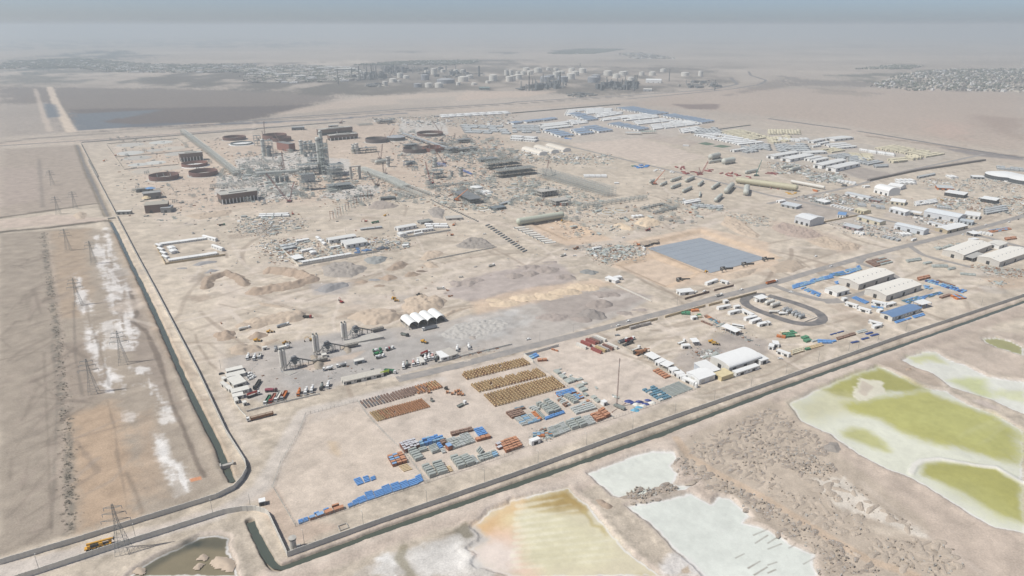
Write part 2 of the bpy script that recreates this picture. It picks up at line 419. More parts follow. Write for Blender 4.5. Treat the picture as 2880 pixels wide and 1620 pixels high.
# --- near corner: lanes along the walls
blob(L('O',0,1425,0,1449,90,1449,600,1285,590,1262,300,1345),C(208,196,184),.9,2,2)
blob(L('O',590,1270,690,1205,790,1035,1060,960,1030,985,770,1070,690,1225,670,1260),C(206,194,182),.75,4,3)
blob(L('O',650,1260,720,1370,760,1370,870,1320,790,1310,740,1320,690,1230),C(200,180,163),.8,3,3)
stroke(L('O',1110,955,870,1010,765,1036,715,1120,655,1225,560,1290,300,1375,0,1437),11,C(212,203,194),.7,3,2)
stroke(L('O',545,840,560,900,560,1010,600,1080,640,1140),8,C(214,202,189),.5,3,2)
LB=L('D2',200,1431,600,1290,1300,1010,2576,620,'D3',560,520,1200,220,1700,60,'C4',0,1060,1000,720,2576,130)
stroke(LB,22,C(206,190,176),.85,3,2.5)
stroke(LB,9,C(214,200,186),.6,3,2)
blob(L('C4',2576,130,1000,720,1100,760,1350,640,2000,400,2576,250),C(188,172,158),.7,5,5)
blob(L('D3',1700,40,'C4',0,1090,180,1090,260,1230,600,1431,'D4',650,40,1450,400,2300,900,2576,1010,2576,1431,'D3',2300,1431,2100,1200,1700,700,1640,300),C(200,184,169),.95,3,3)
blob(L('D3',1700,60,'C4',0,1100,200,1150,560,1431,'D4',600,100,1600,900,1650,1050,2000,1431,500,1431,'D3',2450,1150,2000,560,1640,200),C(194,180,163),.8,3,4)
stroke(L('D3',1650,60,1800,240,2100,420,2576,660,'D4',300,850,700,1100,1060,1290,1500,1431),7,C(203,182,160),.95,1.5,1)
stroke(L('D4',950,500,1300,800,1700,1100,2200,1431),5,C(216,202,188),.4,3,2)
blob(L('C4',1100,745,1400,640,1570,740,1770,950,1690,970,1500,900,1200,760),C(180,164,149),.85,3,3)
blob(L('C4',1600,590,2000,560,2576,640,2576,870,2200,820,1900,680),C(196,181,167),.85,4,4)
blob(L('C4',1350,600,2050,400,2576,420,2576,560,2150,620,1700,580),C(184,169,156),.7,4,5)
blob(L('D4',380,430,760,430,1060,700,1500,940,1640,1040,1560,1060,1250,960,1000,860,700,760,560,640),C(226,217,204),.85,3,5)
blob(L('D4',1000,900,1300,930,1430,1000,1200,1050,1010,1000),C(220,206,188),.7,3,3)
# --- salt ponds
def pondp(pts,c,soft=1.6,nz=2.0):
 i=bbox(pts,40);d=sdist(gx[i],gy[i],pts)+nz*edge_n[i]*2
 rim=sstep(-5,-1,d)*(1-sstep(0,2.0,d))
 mixc(i,rim*.75,C(206,192,180))
 m=sstep(-soft,soft,d);mixc(i,m,c);pond[i]=np.maximum(pond[i],d>-.3)
 mixc(i,(sstep(-.4,.3,d)-sstep(.8,1.6,d))*.75,C(243,240,236))
 hgt[i]+=-.8*sstep(-2.5,0,d)
 hgt[i]+=.5*sstep(-9,-4,d)*(1-sstep(-3,-1,d))
PALE=C(226,226,208)
pondp(L('C4',215,1120,430,1010,620,940,900,830,1120,755,1200,780,1330,850,1480,930,1640,970,1800,990,2000,1120,2250,1220,2440,1310,2576,1400,'D4',2576,980,2300,930,2050,800,1850,680,1600,520,1450,440,1200,340,900,190,700,60,640,0,'C4',560,1400,330,1290),PALE)
pondp(L('C4',1350,690,1430,640,1600,595,1700,600,1820,680,2000,740,2200,850,2350,880,2576,905,2576,1220,2460,1180,2250,1080,2040,1020,1850,960,1640,800,1500,760),C(229,228,216))
pondp(L('C4',2160,470,2300,460,2450,500,2576,560,2576,640,2300,560,2180,500),C(172,168,118))
pondp(L('D3',770,410,900,350,1150,260,1400,190,1620,180,1650,240,1600,320,1660,390,1620,500,1750,520,1850,470,1750,560,1500,600,1300,660,1130,640,1010,620,930,530),C(228,230,220))
pondp(L('D3',1140,720,1330,700,1600,640,1800,590,1850,620,2000,690,2080,620,2200,640,2350,780,2400,830,2320,890,2500,930,2576,960,'D4',250,1120,480,1200,450,1300,500,1431,'D3',1950,1431,1850,1330,1650,1170,1450,960,1250,790),C(226,229,220))
pondp(L('D2',2190,930,2350,790,2576,720,'D3',0,690,200,640,450,570,570,545,640,610,760,700,900,870,1030,1040,1200,1200,1400,1340,1520,1431,0,1431,'D2',2576,1431,2380,1350,2200,1300,2250,1200,2140,1150,2250,1100,2300,1020),C(224,214,186))
pondp(L('D1',1300,1431,1420,1340,1560,1250,1850,1110,2000,1030,2150,1010,2290,1050,2290,1150,2340,1250,2390,1431),C(142,132,108))
blob(L('D1',1400,1350,1900,1040,2200,1030,2290,1060,2260,1150,1950,1150,1700,1250,1450,1420),C(72,76,68),.6,3,3)
blob(L('D1',1830,1080,2060,1060,2000,1140,1880,1130),C(58,68,66),.7,3,2)
am=.8+n_str*.3+n_mid*.35
GRN=C(184,181,104);GRN2=C(190,188,124);YEL=C(206,206,150)
blob(L('C4',560,980,900,840,1120,765,1300,850,1650,980,1500,1000,1200,1000,1000,960,900,1060,700,1040),C(170,166,92),.95,5,4)
blob(L('C4',220,1130,560,990,900,1080,900,1150,500,1300,330,1260),C(200,194,150),.6,10,8)
blob(L('C4',800,1140,1100,1060,1600,990,1900,1100,2250,1230,2440,1330,2576,1420,'D4',2576,330,2300,250,1900,130,1560,40,'C4',1400,1400,1150,1270,930,1210),GRN,.95,7,6,mod=am+.35)
blob(L('C4',1700,1100,2100,1200,2576,1431,'D4',2576,200,2000,80,'C4',1500,1300),C(198,198,128),.55,16,12,mod=am)
blob(L('C4',760,1400,850,1360,1000,1400,'D4',1150,80,1200,160,1050,120,860,60,760,20),GRN2,.9,5,4)
blob(L('D4',1530,330,1600,280,1740,270,2100,300,2300,340,2576,500,2576,880,2350,800,2000,600,1700,450,1560,410),C(176,172,94),.95,4,3,mod=am+.45)
blob(L('D4',1700,460,2000,480,2300,640,2576,800,2576,900,2300,800,1900,600),GRN2,.6,10,8,mod=am)
stroke(L('D4',1440,390,1480,310,1550,265,1740,245,2100,310,2300,330,2450,420,2576,490),4,C(236,232,222),.9,1.2,.8)
ridge(L('D4',1440,390,1480,310,1550,265,1740,245,2100,310,2300,330,2450,420,2576,490),3,.8)
blob(L('C4',890,1040,950,870,1010,890,1140,890,1180,960,1180,1010,1050,1050,980,1080,920,1080),C(226,220,200),.95,1.5,4)
blob(L('C4',930,1000,960,900,1060,950,970,1030),C(196,180,164),.7,1.5,3)
blob(L('C4',1400,660,1530,620,1700,615,1780,690,1800,720,1620,690,1480,700),YEL,.9,6,6)
blob(L('C4',1780,880,2000,860,2170,880,2220,1000,2250,1060,2100,1040,1900,930),C(202,206,146),.85,6,5,mod=am+.3)
blob(L('C4',2300,1000,2576,990,2576,1090,2350,1040),C(206,208,156),.7,6,6,mod=am)
blob(L('C4',2030,1090,2150,1080,2330,1160,2300,1200,2160,1160),C(208,194,184),.8,3,3)
blob(L('D2',2190,930,2576,730,'D3',120,690,0,800,'D2',2576,1000,2300,1010),C(222,182,132),.85,5,4)
blob(L('D3',160,690,480,580,560,560,740,720,770,760,720,800,640,720,300,760,200,740),C(176,150,92),.95,3,2.5,mod=am+.5)
blob(L('D3',230,740,640,660,760,750,720,800,460,800),C(178,152,96),.8,3,3,mod=am+.3)
stroke(L('D3',730,780,790,850,810,910,900,930,940,1000),3,C(190,170,112),.8,1.5,1)
blob(L('D3',0,850,400,770,700,820,900,960,1100,1200,900,1300,200,1431,0,1300),C(222,216,180),.6,12,8)
blob(L('D3',0,1000,100,1250,280,1431,0,1431,'D2',2300,1250,2200,1200,2400,1000),C(234,202,182),.8,8,6,mod=am+.2)
blob(L('D2',2140,1150,2400,1100,2576,1150,2576,1431,2200,1300),C(231,222,214),.7,6,6)
blob(L('D3',1240,1431,1280,1380,1400,1400,1500,1431),C(196,176,116),.7,3,3)
for k in range(11):
 f=k/10
 a=P('D3',60-60*f,720+620*f);b=P('D3',520+700*f,640+600*f)
 stroke([a,b],1.4,C(234,228,206),.55,1.2,1.4,mod=.6+n_mid*1.5+n_sm)
for k in range(10):
 f=k/9
 a=P('D3',1000+900*f,470+830*f);b=P('D3',1480+850*f,330+800*f)
 stroke([a,b],1.2,C(240,240,234),.5,1.2,1.4,mod=.6+n_mid*1.5+n_sm)
for a in((2430,1010,2576,950),(2450,1090,2576,1010),(2250,1240,2340,1195),(2380,1340,2500,1270),(2440,1410,2570,1330)):
 stroke(L('D3',*a),.6,C(140,128,116),.85,.4,.4)
for a in((0,1090,80,1040),(0,1150,140,1095),(210,1140,280,1105),(0,1310,90,1280),(0,1390,80,1355),(360,1300,470,1240)):
 stroke(L('D4',*a),.6,C(140,128,116),.85,.4,.4)
ip=np.nonzero(pond>0)[0];colr[ip]*=(1+.10*n_mid[ip]+.08*n_sm[ip]+.06*n_xs[ip])[:,None]
blob(L('D2',1000,1431,1250,1250,1560,1150,1800,1060,2050,960,2200,940,2300,1050,2140,1150,2200,1300,2400,1431),C(204,198,190),.95,3,4)
blob(L('D2',1100,1431,1240,1240,1330,1200,1420,1330,1400,1431),C(240,237,232),.9,2,4,mod=.8+n_sm*1.2)
blob(L('D2',1560,1190,1800,1090,2000,1050,2100,1140,2200,1300,2000,1370,1700,1400,1580,1350),C(226,222,216),.75,4,5)
blob(L('D2',1860,1010,2060,940,2110,910,2170,1030,2120,1050,2060,1000,1900,1030),C(116,108,88),.75,2,3)
stroke(L('D2',1490,1140,1440,1250,1540,1380,1560,1431),5,C(150,142,120),.7,1.5,1.5)
blob(L('D2',1010,1431,1200,1290,1250,1300,1150,1431),C(186,172,156),.6,3,3)
blob(L('D3',1480,1320,1640,1190,1800,1250,1950,1431,1500,1431),C(226,222,218),.8,3,4)
blob(L('D3',1690,1360,1780,1320,1800,1400,1680,1420),C(184,164,140),.8,1,3)
# --- canals
def canal(pts,w_,dep,bank=C(196,180,160)):
 i=bbox(pts,w_*3);d=seg_dist(gx[i],gy[i],pts)+.7*n_sm[i]+.3*n_xs[i]
 hgt[i]=hgt[i]*sstep(w_*.6,w_*1.6,d)-dep*sstep(w_*.95,w_*.42,d)
 mixc(i,sstep(w_*.85,w_*.6,d)*.55,C(150,138,120))
 mixc(i,(sstep(w_*.6,w_*.5,d)-sstep(w_*.52,w_*.42,d))*.6,C(150,140,122))
CANL=L('B1',1112,612,1180,740,1300,1000,1450,1300,'C1',1460,0,1600,300,1800,760,2000,1180,2130,1431,'D1',2190,120,2260,300,2335,470)
CANR=L('C4',2700,50,2576,95,1300,550,0,1010,'D3',1450,10,0,515,'D2',1300,955,600,1215,250,1345,185,1330,90,1190,0,1010,'D1',2520,870)
CAND=L('A1',775,1095,900,1431,'B1',850,40,1085,560)
ridge(L('O',255,560,300,620,400,830,500,1050,568,1200),9,1.2)
ridge(LB,12,1.4)
stroke(L('O',290,590,400,815,520,1060,585,1190),9,C(196,172,146),.5,4,2)
canal(CANL,3.4,2.6);canal(CANR,3.8,2.6);canal(CAND,8,1.6)
stroke(CAND,6,C(126,124,124),.8,1.5,1)
LINER=L('B3',1365,862,1900,757,2565,962,2000,1108)
BASIN=L('B3',1290,850,1900,700,2576,935,'B4',100,980,'B3',2030,1150,1900,1110)
i=bbox(BASIN,20);hgt[i]-=4.0*sstep(-6,8,sdist(gx[i],gy[i],BASIN))
PAD2=L('B3',1060,1050,1420,955,1900,1120,1560,1270)
i=bbox(PAD2,20);hgt[i]-=3.0*sstep(-4,6,sdist(gx[i],gy[i],PAD2))
PAD3=L('B3',200,640,500,600,800,730,560,800)
i=bbox(PAD3,20);hgt[i]-=2.5*sstep(-4,5,sdist(gx[i],gy[i],PAD3))
for pl in(BASIN,PAD2,PAD3):
 stroke(pl+[pl[0]],9,C(206,180,152),.55,3,3)
rough=(n_sm*.16+n_xs*.10)*np.clip(1.4-gd/1500,0,1)*(1-pond)
hgt+=rough
trk=np.clip(n_trk*2.2-.35,0,1)*np.clip(1.5-gd/1400,0,1)*(1-pond)
colr*=(1+(trk*.10))[:,None]
n_t2=fbm((gx*.5+gy*.86)/120,(gx*.86-gy*.5)/7,41,3)
colr*=(1-(np.clip(n_t2*2-.3,0,1)*.10*(1-pond)*np.clip(1.5-gd/1600,0,1)))[:,None]
colr*=(1+.07*n_xs*fine*(1-pond*.7)+.05*n_sm*(1-pond))[:,None]
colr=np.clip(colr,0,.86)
def ground_mat(name,rough_,spec):
 m,t,b=_nodes(name);N=t.nodes.new;K=t.links.new
 a=N("ShaderNodeAttribute");a.attribute_name="Col"
 geo=N("ShaderNodeNewGeometry")
 n1=N("ShaderNodeTexNoise");n1 .inputs["Scale"].default_value=.9;n1 .inputs["Detail"].default_value=6;K(geo.outputs["Position"],n1 .inputs["Vector"])
 n2=N("ShaderNodeTexNoise");n2 .inputs["Scale"].default_value=.08;n2 .inputs["Detail"].default_value=6;K(geo.outputs["Position"],n2 .inputs["Vector"])
 s=N("ShaderNodeMath");s.operation='ADD';K(n1 .outputs["Fac"],s.inputs[0]);K(n2 .outputs["Fac"],s.inputs[1])
 mr=N("ShaderNodeMapRange");mr.inputs["From Min"].default_value=.6;mr.inputs["From Max"].default_value=1.4
 v=.07 if spec else.26
 mr.inputs["To Min"].default_value=1-v;mr.inputs["To Max"].default_value=1+v;K(s.outputs[0],mr.inputs["Value"])
 mx=N("ShaderNodeVectorMath");mx.operation='SCALE';K(a.outputs["Color"],mx.inputs[0]);K(mr.outputs[0],mx.inputs["Scale"])
 K(mx.outputs[0],b.inputs["Base Color"]);b.inputs["Roughness"].default_value=rough_
 b.inputs["Specular IOR Level"].default_value=.25 if spec else.05
 if not spec:
  bp=N("ShaderNodeBump");bp.inputs["Strength"].default_value=.5;bp.inputs["Distance"].default_value=.25
  K(n1 .outputs["Fac"],bp.inputs["Height"]);K(bp.outputs[0],b.inputs["Normal"])
 return m
def sheet(name,faces,mat):
 used=np.unique(faces);remap=np.full(NV,-1,np.int64);remap[used]=np.arange(len(used))
 f=remap[faces];me=bpy.data.meshes.new(name)
 me.vertices.add(len(used));me.loops.add(f.size);me.polygons.add(len(f))
 co=np.stack([gx[used],gy[used],hgt[used]],1);me.vertices.foreach_set("co",co.ravel().astype(np.float32))
 me.loops.foreach_set("vertex_index",f.ravel().astype(np.int32))
 me.polygons.foreach_set("loop_start",np.arange(0,f.size,4,dtype=np.int32))
 ca=me.color_attributes.new("Col",'FLOAT_COLOR','POINT')
 ca.data.foreach_set("color",np.concatenate([colr[used],np.ones((len(used),1))],1).ravel().astype(np.float32))
 me.materials.append(mat);me.update(calc_edges=True);me.validate()
 me.polygons.foreach_set("use_smooth",np.ones(len(me.polygons),bool))
 return struct(link(name,me))
ii,jj=np.meshgrid(np.arange(nr-1),np.arange(na-1),indexing='ij')
q0=(ii*na+jj).ravel();faces=np.stack([q0,q0+1,q0+na+1,q0+na],1)[:,::-1]
fp=(pond[faces].sum(1)>=2)
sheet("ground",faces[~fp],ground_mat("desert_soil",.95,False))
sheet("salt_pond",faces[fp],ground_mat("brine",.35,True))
def ground_z(x,y):
 """height of the ground sheet at a point (nearest grid vertex)"""
 r=math.hypot(x,y);t=math.atan2(x,y)
 k=int(np.argmin(np.abs(q-1/max(r,1))));j=int(round((t-th[0])/(th[1]-th[0])))
 return float(hgt[k*na+min(max(j,0),na-1)])
mw,tw,bw=_nodes("canal_water");bw.inputs["Base Color"].default_value=(.075,.088,.070,1);bw.inputs["Roughness"].default_value=.16
nw=tw.nodes.new("ShaderNodeTexNoise");nw.inputs["Scale"].default_value=.7
bpw=tw.nodes.new("ShaderNodeBump");bpw.inputs["Strength"].default_value=.12;tw.links.new(nw.outputs["Fac"],bpw.inputs["Height"]);tw.links.new(bpw.outputs[0],bw.inputs["Normal"])
def ribbon(name,pts,w_,z,mat,kind='structure',nz=0.0,seg=6.0):
 """flat strip along a line, resampled so its edges can wander a little"""
 p=[pts[0]]
 for a,b in zip(pts,pts[1:]):
  n=max(1,int(math.dist(a,b)/seg))
  for k in range(1,n+1):p.append((a[0]+(b[0]-a[0])*k/n,a[1]+(b[1]-a[1])*k/n))
 p=np.array(p)
 for _ in range(2):p[1:-1]=p[1:-1]*.5+(p[:-2]+p[2:])*.25
 d=np.gradient(p,axis=0);d/=np.linalg.norm(d,axis=1)[:,None]+1e-9;nrm=np.stack([-d[:,1],d[:,0]],1)
 e=nz*(fbm(p[:,0]/9,p[:,1]/9,3,3))[:,None];e2=nz*(fbm(p[:,0]/9,p[:,1]/9,8,3))[:,None]
 a=p+nrm*(w_/2+e);b=p-nrm*(w_/2+e2)
 n=len(p);vs=[(x,y,z)for x,y in a]+[(x,y,z)for x,y in b]
 me=bpy.data.meshes.new(name);me.from_pydata(vs,[],[(i,i+n,i+n+1,i+1)for i in range(n-1)]);me.materials.append(mat);me.update()
 return struct(link(name,me),kind)
ribbon("canal_water",CANL,4.4,-1.5,mw);ribbon("canal_water",CANR,5.0,-1.5,mw)
def road_mat(name,c,dust):
 m,t,b=_nodes(name);N=t.nodes.new;K=t.links.new
 geo=N("ShaderNodeNewGeometry");n1=N("ShaderNodeTexNoise");n1 .inputs["Scale"].default_value=.11;n1 .inputs["Detail"].default_value=8;n1 .inputs["Roughness"].default_value=.65
 K(geo.outputs["Position"],n1 .inputs["Vector"])
 cr=N("ShaderNodeValToRGB");K(n1 .outputs["Fac"],cr.inputs[0])
 cr.color_ramp.elements[0].position=.34;cr.color_ramp.elements[0].color=(*c,1)
 cr.color_ramp.elements[1].position=.68;cr.color_ramp.elements[1].color=(*(np.array(c)*(1-dust)+np.array([.44,.38,.33])*dust),1)
 K(cr.outputs[0],b.inputs["Base Color"]);b.inputs["Roughness"].default_value=.9;return m
ASP=road_mat("dusty_asphalt",(.23,.22,.21),.55);ASPD=road_mat("dark_asphalt",(.10,.10,.105),.35);DIRT=road_mat("packed_dirt",(.36,.31,.27),.7)
MAIN=L('C2',1420,885,2000,755,2576,600,'C3',700,425,1100,322,1700,165,2100,52,'B4',0,1258,500,1108,1000,965,1450,850,1900,738,2300,640,2576,560,3000,440)
ribbon("main_road",MAIN,10.5,.12,ASP,nz=.5)
ribbon("access_road",L('A3',100,1030,430,1078,1100,1240,1900,1430,'B3',2240,262,2576,352,'B4',250,400,560,470,900,548,1300,630),9,.10,ASP,nz=.4)
ribbon("access_road",L('B4',0,440,250,388,640,312,900,250,1400,108,2180,-60),9,.08,ASP,nz=.5)
ribbon("oval_road",L('C4',0,40,250,108,480,190,570,255,545,310,420,335,250,318,0,228,'C3',2450,185,2340,130,2325,80,2400,40,2490,25,'C4',-20,34),10,.14,ASPD,nz=.4)
ribbon("access_road",L('B4',60,1262,200,1318,420,1380,560,1420,700,1410,870,1370,1200,1262,1330,1205,1270,1160,1100,1090,900,1035,960,985),9,.09,ASP,nz=.4)
ribbon("access_road",L('B4',560,1420,'C4',600,100,760,85),14,.07,ASP,nz=.6)
ribbon("access_road",L('B4',1420,862,1560,960,1800,1020,2050,1080),8,.085,ASP,nz=.6)
ribbon("access_road",L('B4',1990,750,2200,775,2380,830,2576,880),10,.095,ASP,nz=.4)
ribbon("access_road",L('B4',1300,630,1750,740),8,.105,DIRT,nz=.6)
ribbon("rail_line",L('A1',0,1110,820,1058,1830,985,2576,930),10,.1,ASPD,nz=.6,seg=20)
ribbon("highway",L('A1',2300,880,'A2',0,848,1400,745,2576,680,'A3',0,670,1200,600,2000,545,2270,490,2200,425),20,.1,ASPD,nz=1,seg=25)
ribbon("highway",L('A3',1150,640,1700,590,2200,540,2500,490,2560,450,2400,400,2380,360),16,.12,ASPD,nz=1,seg=25)
ribbon("highway",L('A4',900,960,1700,1092,2576,1235),14,.11,ASPD,nz=1,seg=25)
ribbon("highway",L('A4',0,835,400,890,830,945),16,.1,ASPD,nz=1,seg=25)
mb=MB();mb.mat(M((160,168,176),.5,.12,.05,name="geomembrane"))
a,b,c_,d=LINER
for u in range(4):
 for v in range(8):
  def q4(s,t):return tuple(np.array(a)*(1-s)*(1-t)+np.array(b)*s*(1-t)+np.array(c_)*s*t+np.array(d)*(1-s)*t)
  e=.0012
  pts=[q4(u/4+e,v/8+e),q4((u+1)/4-e,v/8+e),q4((u+1)/4-e,(v+1)/8-e),q4(u/4+e,(v+1)/8-e)]
  zz=-3.6+.02*((u*7+v*3)%5)/5
  mb.prism(pts,zz-.1,zz)
mb.mat(M((130,138,146),.6));mb.prism(list(LINER),-3.9,-3.72)
tag(link("pond_liner",mb.mesh("pond_liner")),"large grey plastic liner sheet covering the floor of the excavated basin","pond liner")
# ================ TEMPLATES
WHITE=M((240,240,237),.6,.08);OFFW=M((226,223,214),.7,.12);CREAM=M((222,213,186));GREYP=M((168,172,174));DARK=M((52,54,56));TYRE=M((34,34,36),.9)
GLASS=M((40,52,62),.2,.05);STEEL=M((190,196,190),.6,.15);STEELD=M((132,138,138),.6,.2);RUST=M((140,84,60),.85,.3);CONC=M((190,186,178),.9,.2)
WALLC=M((228,224,214),.9,.15,.6);REDOX=M((126,92,84),.8,.25);BLUE=M((70,130,200),.5,.25);YEL_=M((222,168,48),.5,.2);RED=M((168,50,46),.5,.2)
ORANGE=M((208,120,56),.6,.2);GREENP=M((58,130,96),.5,.2);BROWN=M((150,104,72),.8,.3);CRATEW=M((186,124,88),.85,.25);GREYB=M((140,147,142),.6,.22)
BRICK=M((122,98,86),.9,.25,.8);BLUER=M((128,158,192),.5,.15);TAN=M((206,186,150),.8,.2);PIPEG=M((210,212,204),.5,.12);LIME=M((176,196,70),.5,.2)
def mbm(m):return MB().mat(m)
def wheels(xs,y,r,w_):
 out=[]
 for x in xs:
  for s in(-1,1):
   out.append(("wheel",mbm(TYRE).cyl((x,s*(y-w_),r),(x,s*y,r),r,n=10),[]))
 return out
def cab_mb(x,col,l=2.1,w_=2.4,h=2.3,z=.75):
 b=mbm(col);b.extr([(x-l/2,z),(x+l/2,z),(x+l/2,z+h*.45),(x+l/2-.25,z+h),(x-l/2,z+h)],-w_/2,w_/2);return b
def cab_glass(x,l=2.1,w_=2.4,h=2.3,z=.75):
 g=mbm(GLASS);s=.25/(h*.55);y0,y1=z+h*.5,z+h*.92
 g.extr([(x+l/2-s*(y0-z-h*.45)+.01,y0),(x+l/2-s*(y0-z-h*.45)+.05,y0),(x+l/2-s*(y1-z-h*.45)+.05,y1),(x+l/2-s*(y1-z-h*.45)+.01,y1)],-w_*.44,w_*.44)
 for sg in(-1,1):g.box(x+.1,sg*(w_/2+.02),z+h*.5,l*.55,.04,h*.36)
 return g
def t_mixer(cabc,drumc,stripe=None):
 ch=mbm(DARK);ch.box(-.2,0,.7,8.6,.9,.35);ch.box(-3.6,0,1.0,1.0,1.8,1.5)
 dr=mbm(drumc);dr.lathe([(0.02,-3.1),(.75,-3.1),(1.25,-1.0),(1.3,.4),(.9,1.6),(.3,1.9),(0.02,1.9)],14,axis='x',o=(-.9,0,2.5))
 if stripe:dr.mat(stripe);dr.lathe([(1.27,-1.0),(1.33,.0),(1.32,.35)],14,axis='x',o=(-.9,0,2.5))
 hp=mbm(cabc);hp.box(-4.0,0,3.1,.9,1.3,.7,taper=1.3);hp.bar((-4.4,.2,2.9),(-5.0,.5,1.6),.35)
 return T("mixer_truck",[("chassis",ch,[]),("cab",cab_mb(3.2,cabc),[("windscreen",cab_glass(3.2))]),("drum",dr,[]),("chute",hp,[])]+wheels((3.0,-1.6,-3.0),1.25,.52,.4))
def t_tipper(cabc,bedc,ln=9.0,load=None):
 ch=mbm(DARK);ch.box(0,0,.7,ln,.9,.35)
 bd=mbm(bedc);x0,x1=-ln/2,ln/2-2.6
 for s in(-1,1):bd.box((x0+x1)/2,s*1.2,1.15,x1-x0,.1,1.3)
 bd.box(x1,0,1.15,.1,2.4,1.6);bd.box(x0,0,1.15,.1,2.4,1.2);bd.box((x0+x1)/2,0,1.05,x1-x0,2.4,.12)
 for k in range(4):bd.box(x0+(k+.5)*(x1-x0)/4,-1.28,1.15,.12,.1,1.3);bd.box(x0+(k+.5)*(x1-x0)/4,1.28,1.15,.12,.1,1.3)
 pr=[("chassis",ch,[]),("cab",cab_mb(ln/2-1.1,cabc),[("windscreen",cab_glass(ln/2-1.1))]),("dump_bed",bd,[])]
 if load:
  lo=mbm(load);lo.box((x0+x1)/2,0,1.9,(x1-x0)*.96,2.2,.7,taper=.6);pr.append(("load",lo,[]))
 return T("dump_truck",pr+wheels((ln/2-1.4,-ln/2+1.0,-ln/2+2.3),1.25,.52,.4))
def t_tanker(cabc,tankc,ln=10.0):
 ch=mbm(DARK);ch.box(0,0,.7,ln,.9,.35)
 tk=mbm(tankc);a,b=-ln/2+.1,ln/2-2.8
 tk.lathe([(.02,a),(.9,a+.05),(1.2,a+.3),(1.2,b-.3),(.9,b-.05),(.02,b)],14,axis='x',o=(0,0,2.15))
 tk.box((a+b)/2,0,3.3,3.2,.7,.18);tk.box(a+1,0,.95,.3,2,.8);tk.box(b-1,0,.95,.3,2,.8)
 return T("tanker_truck",[("chassis",ch,[]),("cab",cab_mb(ln/2-1.1,cabc),[("windscreen",cab_glass(ln/2-1.1))]),("tank",tk,[])]+wheels((ln/2-1.4,-ln/2+1.0,-ln/2+2.3),1.25,.52,.4))
def t_flatbed(cabc,bedc,ln=15.0,wall=0.0,load=None):
 ch=mbm(bedc);ch.box(-1.4,0,1.1,ln-3.2,2.5,.25)
 if wall:
  for s in(-1,1):ch.box(-1.4,s*1.2,1.35,ln-3.2,.1,wall)
  ch.box(-1.4-(ln-3.2)/2,0,1.35,.1,2.4,wall);ch.box(-1.4+(ln-3.2)/2,0,1.35,.1,2.4,wall)
 pr=[("trailer",ch,[]),("cab",cab_mb(ln/2-1.1,cabc,h=2.6),[("windscreen",cab_glass(ln/2-1.1,h=2.6))])]
 if load:
  lo=mbm(load)
  for k in range(3):lo.box(-1.4-ln*.27+k*ln*.27,0,1.35,ln*.25,2.2,1.5)
  pr.append(("load",lo,[]))
 return T("flatbed_truck",pr+wheels((ln/2-1.4,ln/2-4.0,-ln/2+1.2,-ln/2+2.6),1.25,.5,.4))
def t_pump(cabc,boomc):
 ch=mbm(DARK);ch.box(0,0,.7,11,2.2,.5);ch.box(-4.6,0,1.2,1.6,2.0,.9)
 bm=mbm(boomc);bm.box(2.4,0,1.2,.9,.9,1.9)
 for k,y in enumerate((-.6,0,.6)):bm.box(-1.1+k*.3,y,3.0+.28*k,8.6,.42,.45)
 bm.bar((3.2,0,3.6),(-5,.2,3.2),.3)
 return T("pump_truck",[("chassis",ch,[]),("cab",cab_mb(4.4,cabc),[("windscreen",cab_glass(4.4))]),("folded_boom",bm,[])]+wheels((4.0,-2.6,-4.0),1.25,.52,.4))
def t_car(col,kind='sedan'):
 b=mbm(col);g=mbm(GLASS)
 if kind=='pickup':
  b.extr([(-2.6,.4),(2.6,.4),(2.6,.95),(1.5,1.1),(1.0,1.75),(-.7,1.75),(-.9,1.1),(-2.6,1.1)],-.92,.92);g.extr([(1.52,1.12),(1.06,1.72),(1.10,1.74),(1.58,1.13)],-.8,.8)
  b.mat(DARK);b.box(-1.75,0,1.105,1.5,1.5,.02)
 else:
  b.extr([(-2.3,.35),(2.3,.35),(2.3,.85),(1.3,1.0),(.7,1.5),(-1.2,1.5),(-1.8,1.0),(-2.3,.95)],-.9,.9);g.extr([(1.32,1.02),(.74,1.5),(.80,1.52),(1.40,1.03)],-.78,.78);g.extr([(-1.26,1.5),(-1.84,1.0),(-1.90,1.0),(-1.32,1.5)],-.78,.78)
 for s in(-1,1):g.box(-.1,s*.925 if kind=='pickup' else s*.905,1.08,1.5,.03,.36)
 return T("pickup_truck" if kind=='pickup' else "car",[("body",b,[]),("glazing",g,[])]+wheels((1.5,-1.5),.93,.34,.22))
def t_bus(col):
 b=mbm(col);b.extr([(-5.8,.5),(5.8,.5),(5.9,1.8),(5.6,3.1),(-5.8,3.1)],-1.25,1.25);b.box(-1,0,3.1,2.5,1.4,.2)
 g=mbm(GLASS)
 for s in(-1,1):g.box(-.2,s*1.27,1.7,10.4,.04,.9)
 g.box(5.9,0,1.6,.06,2.1,1.1)
 return T("bus",[("body",b,[]),("glazing",g,[])]+wheels((3.9,-3.4),1.26,.5,.3))
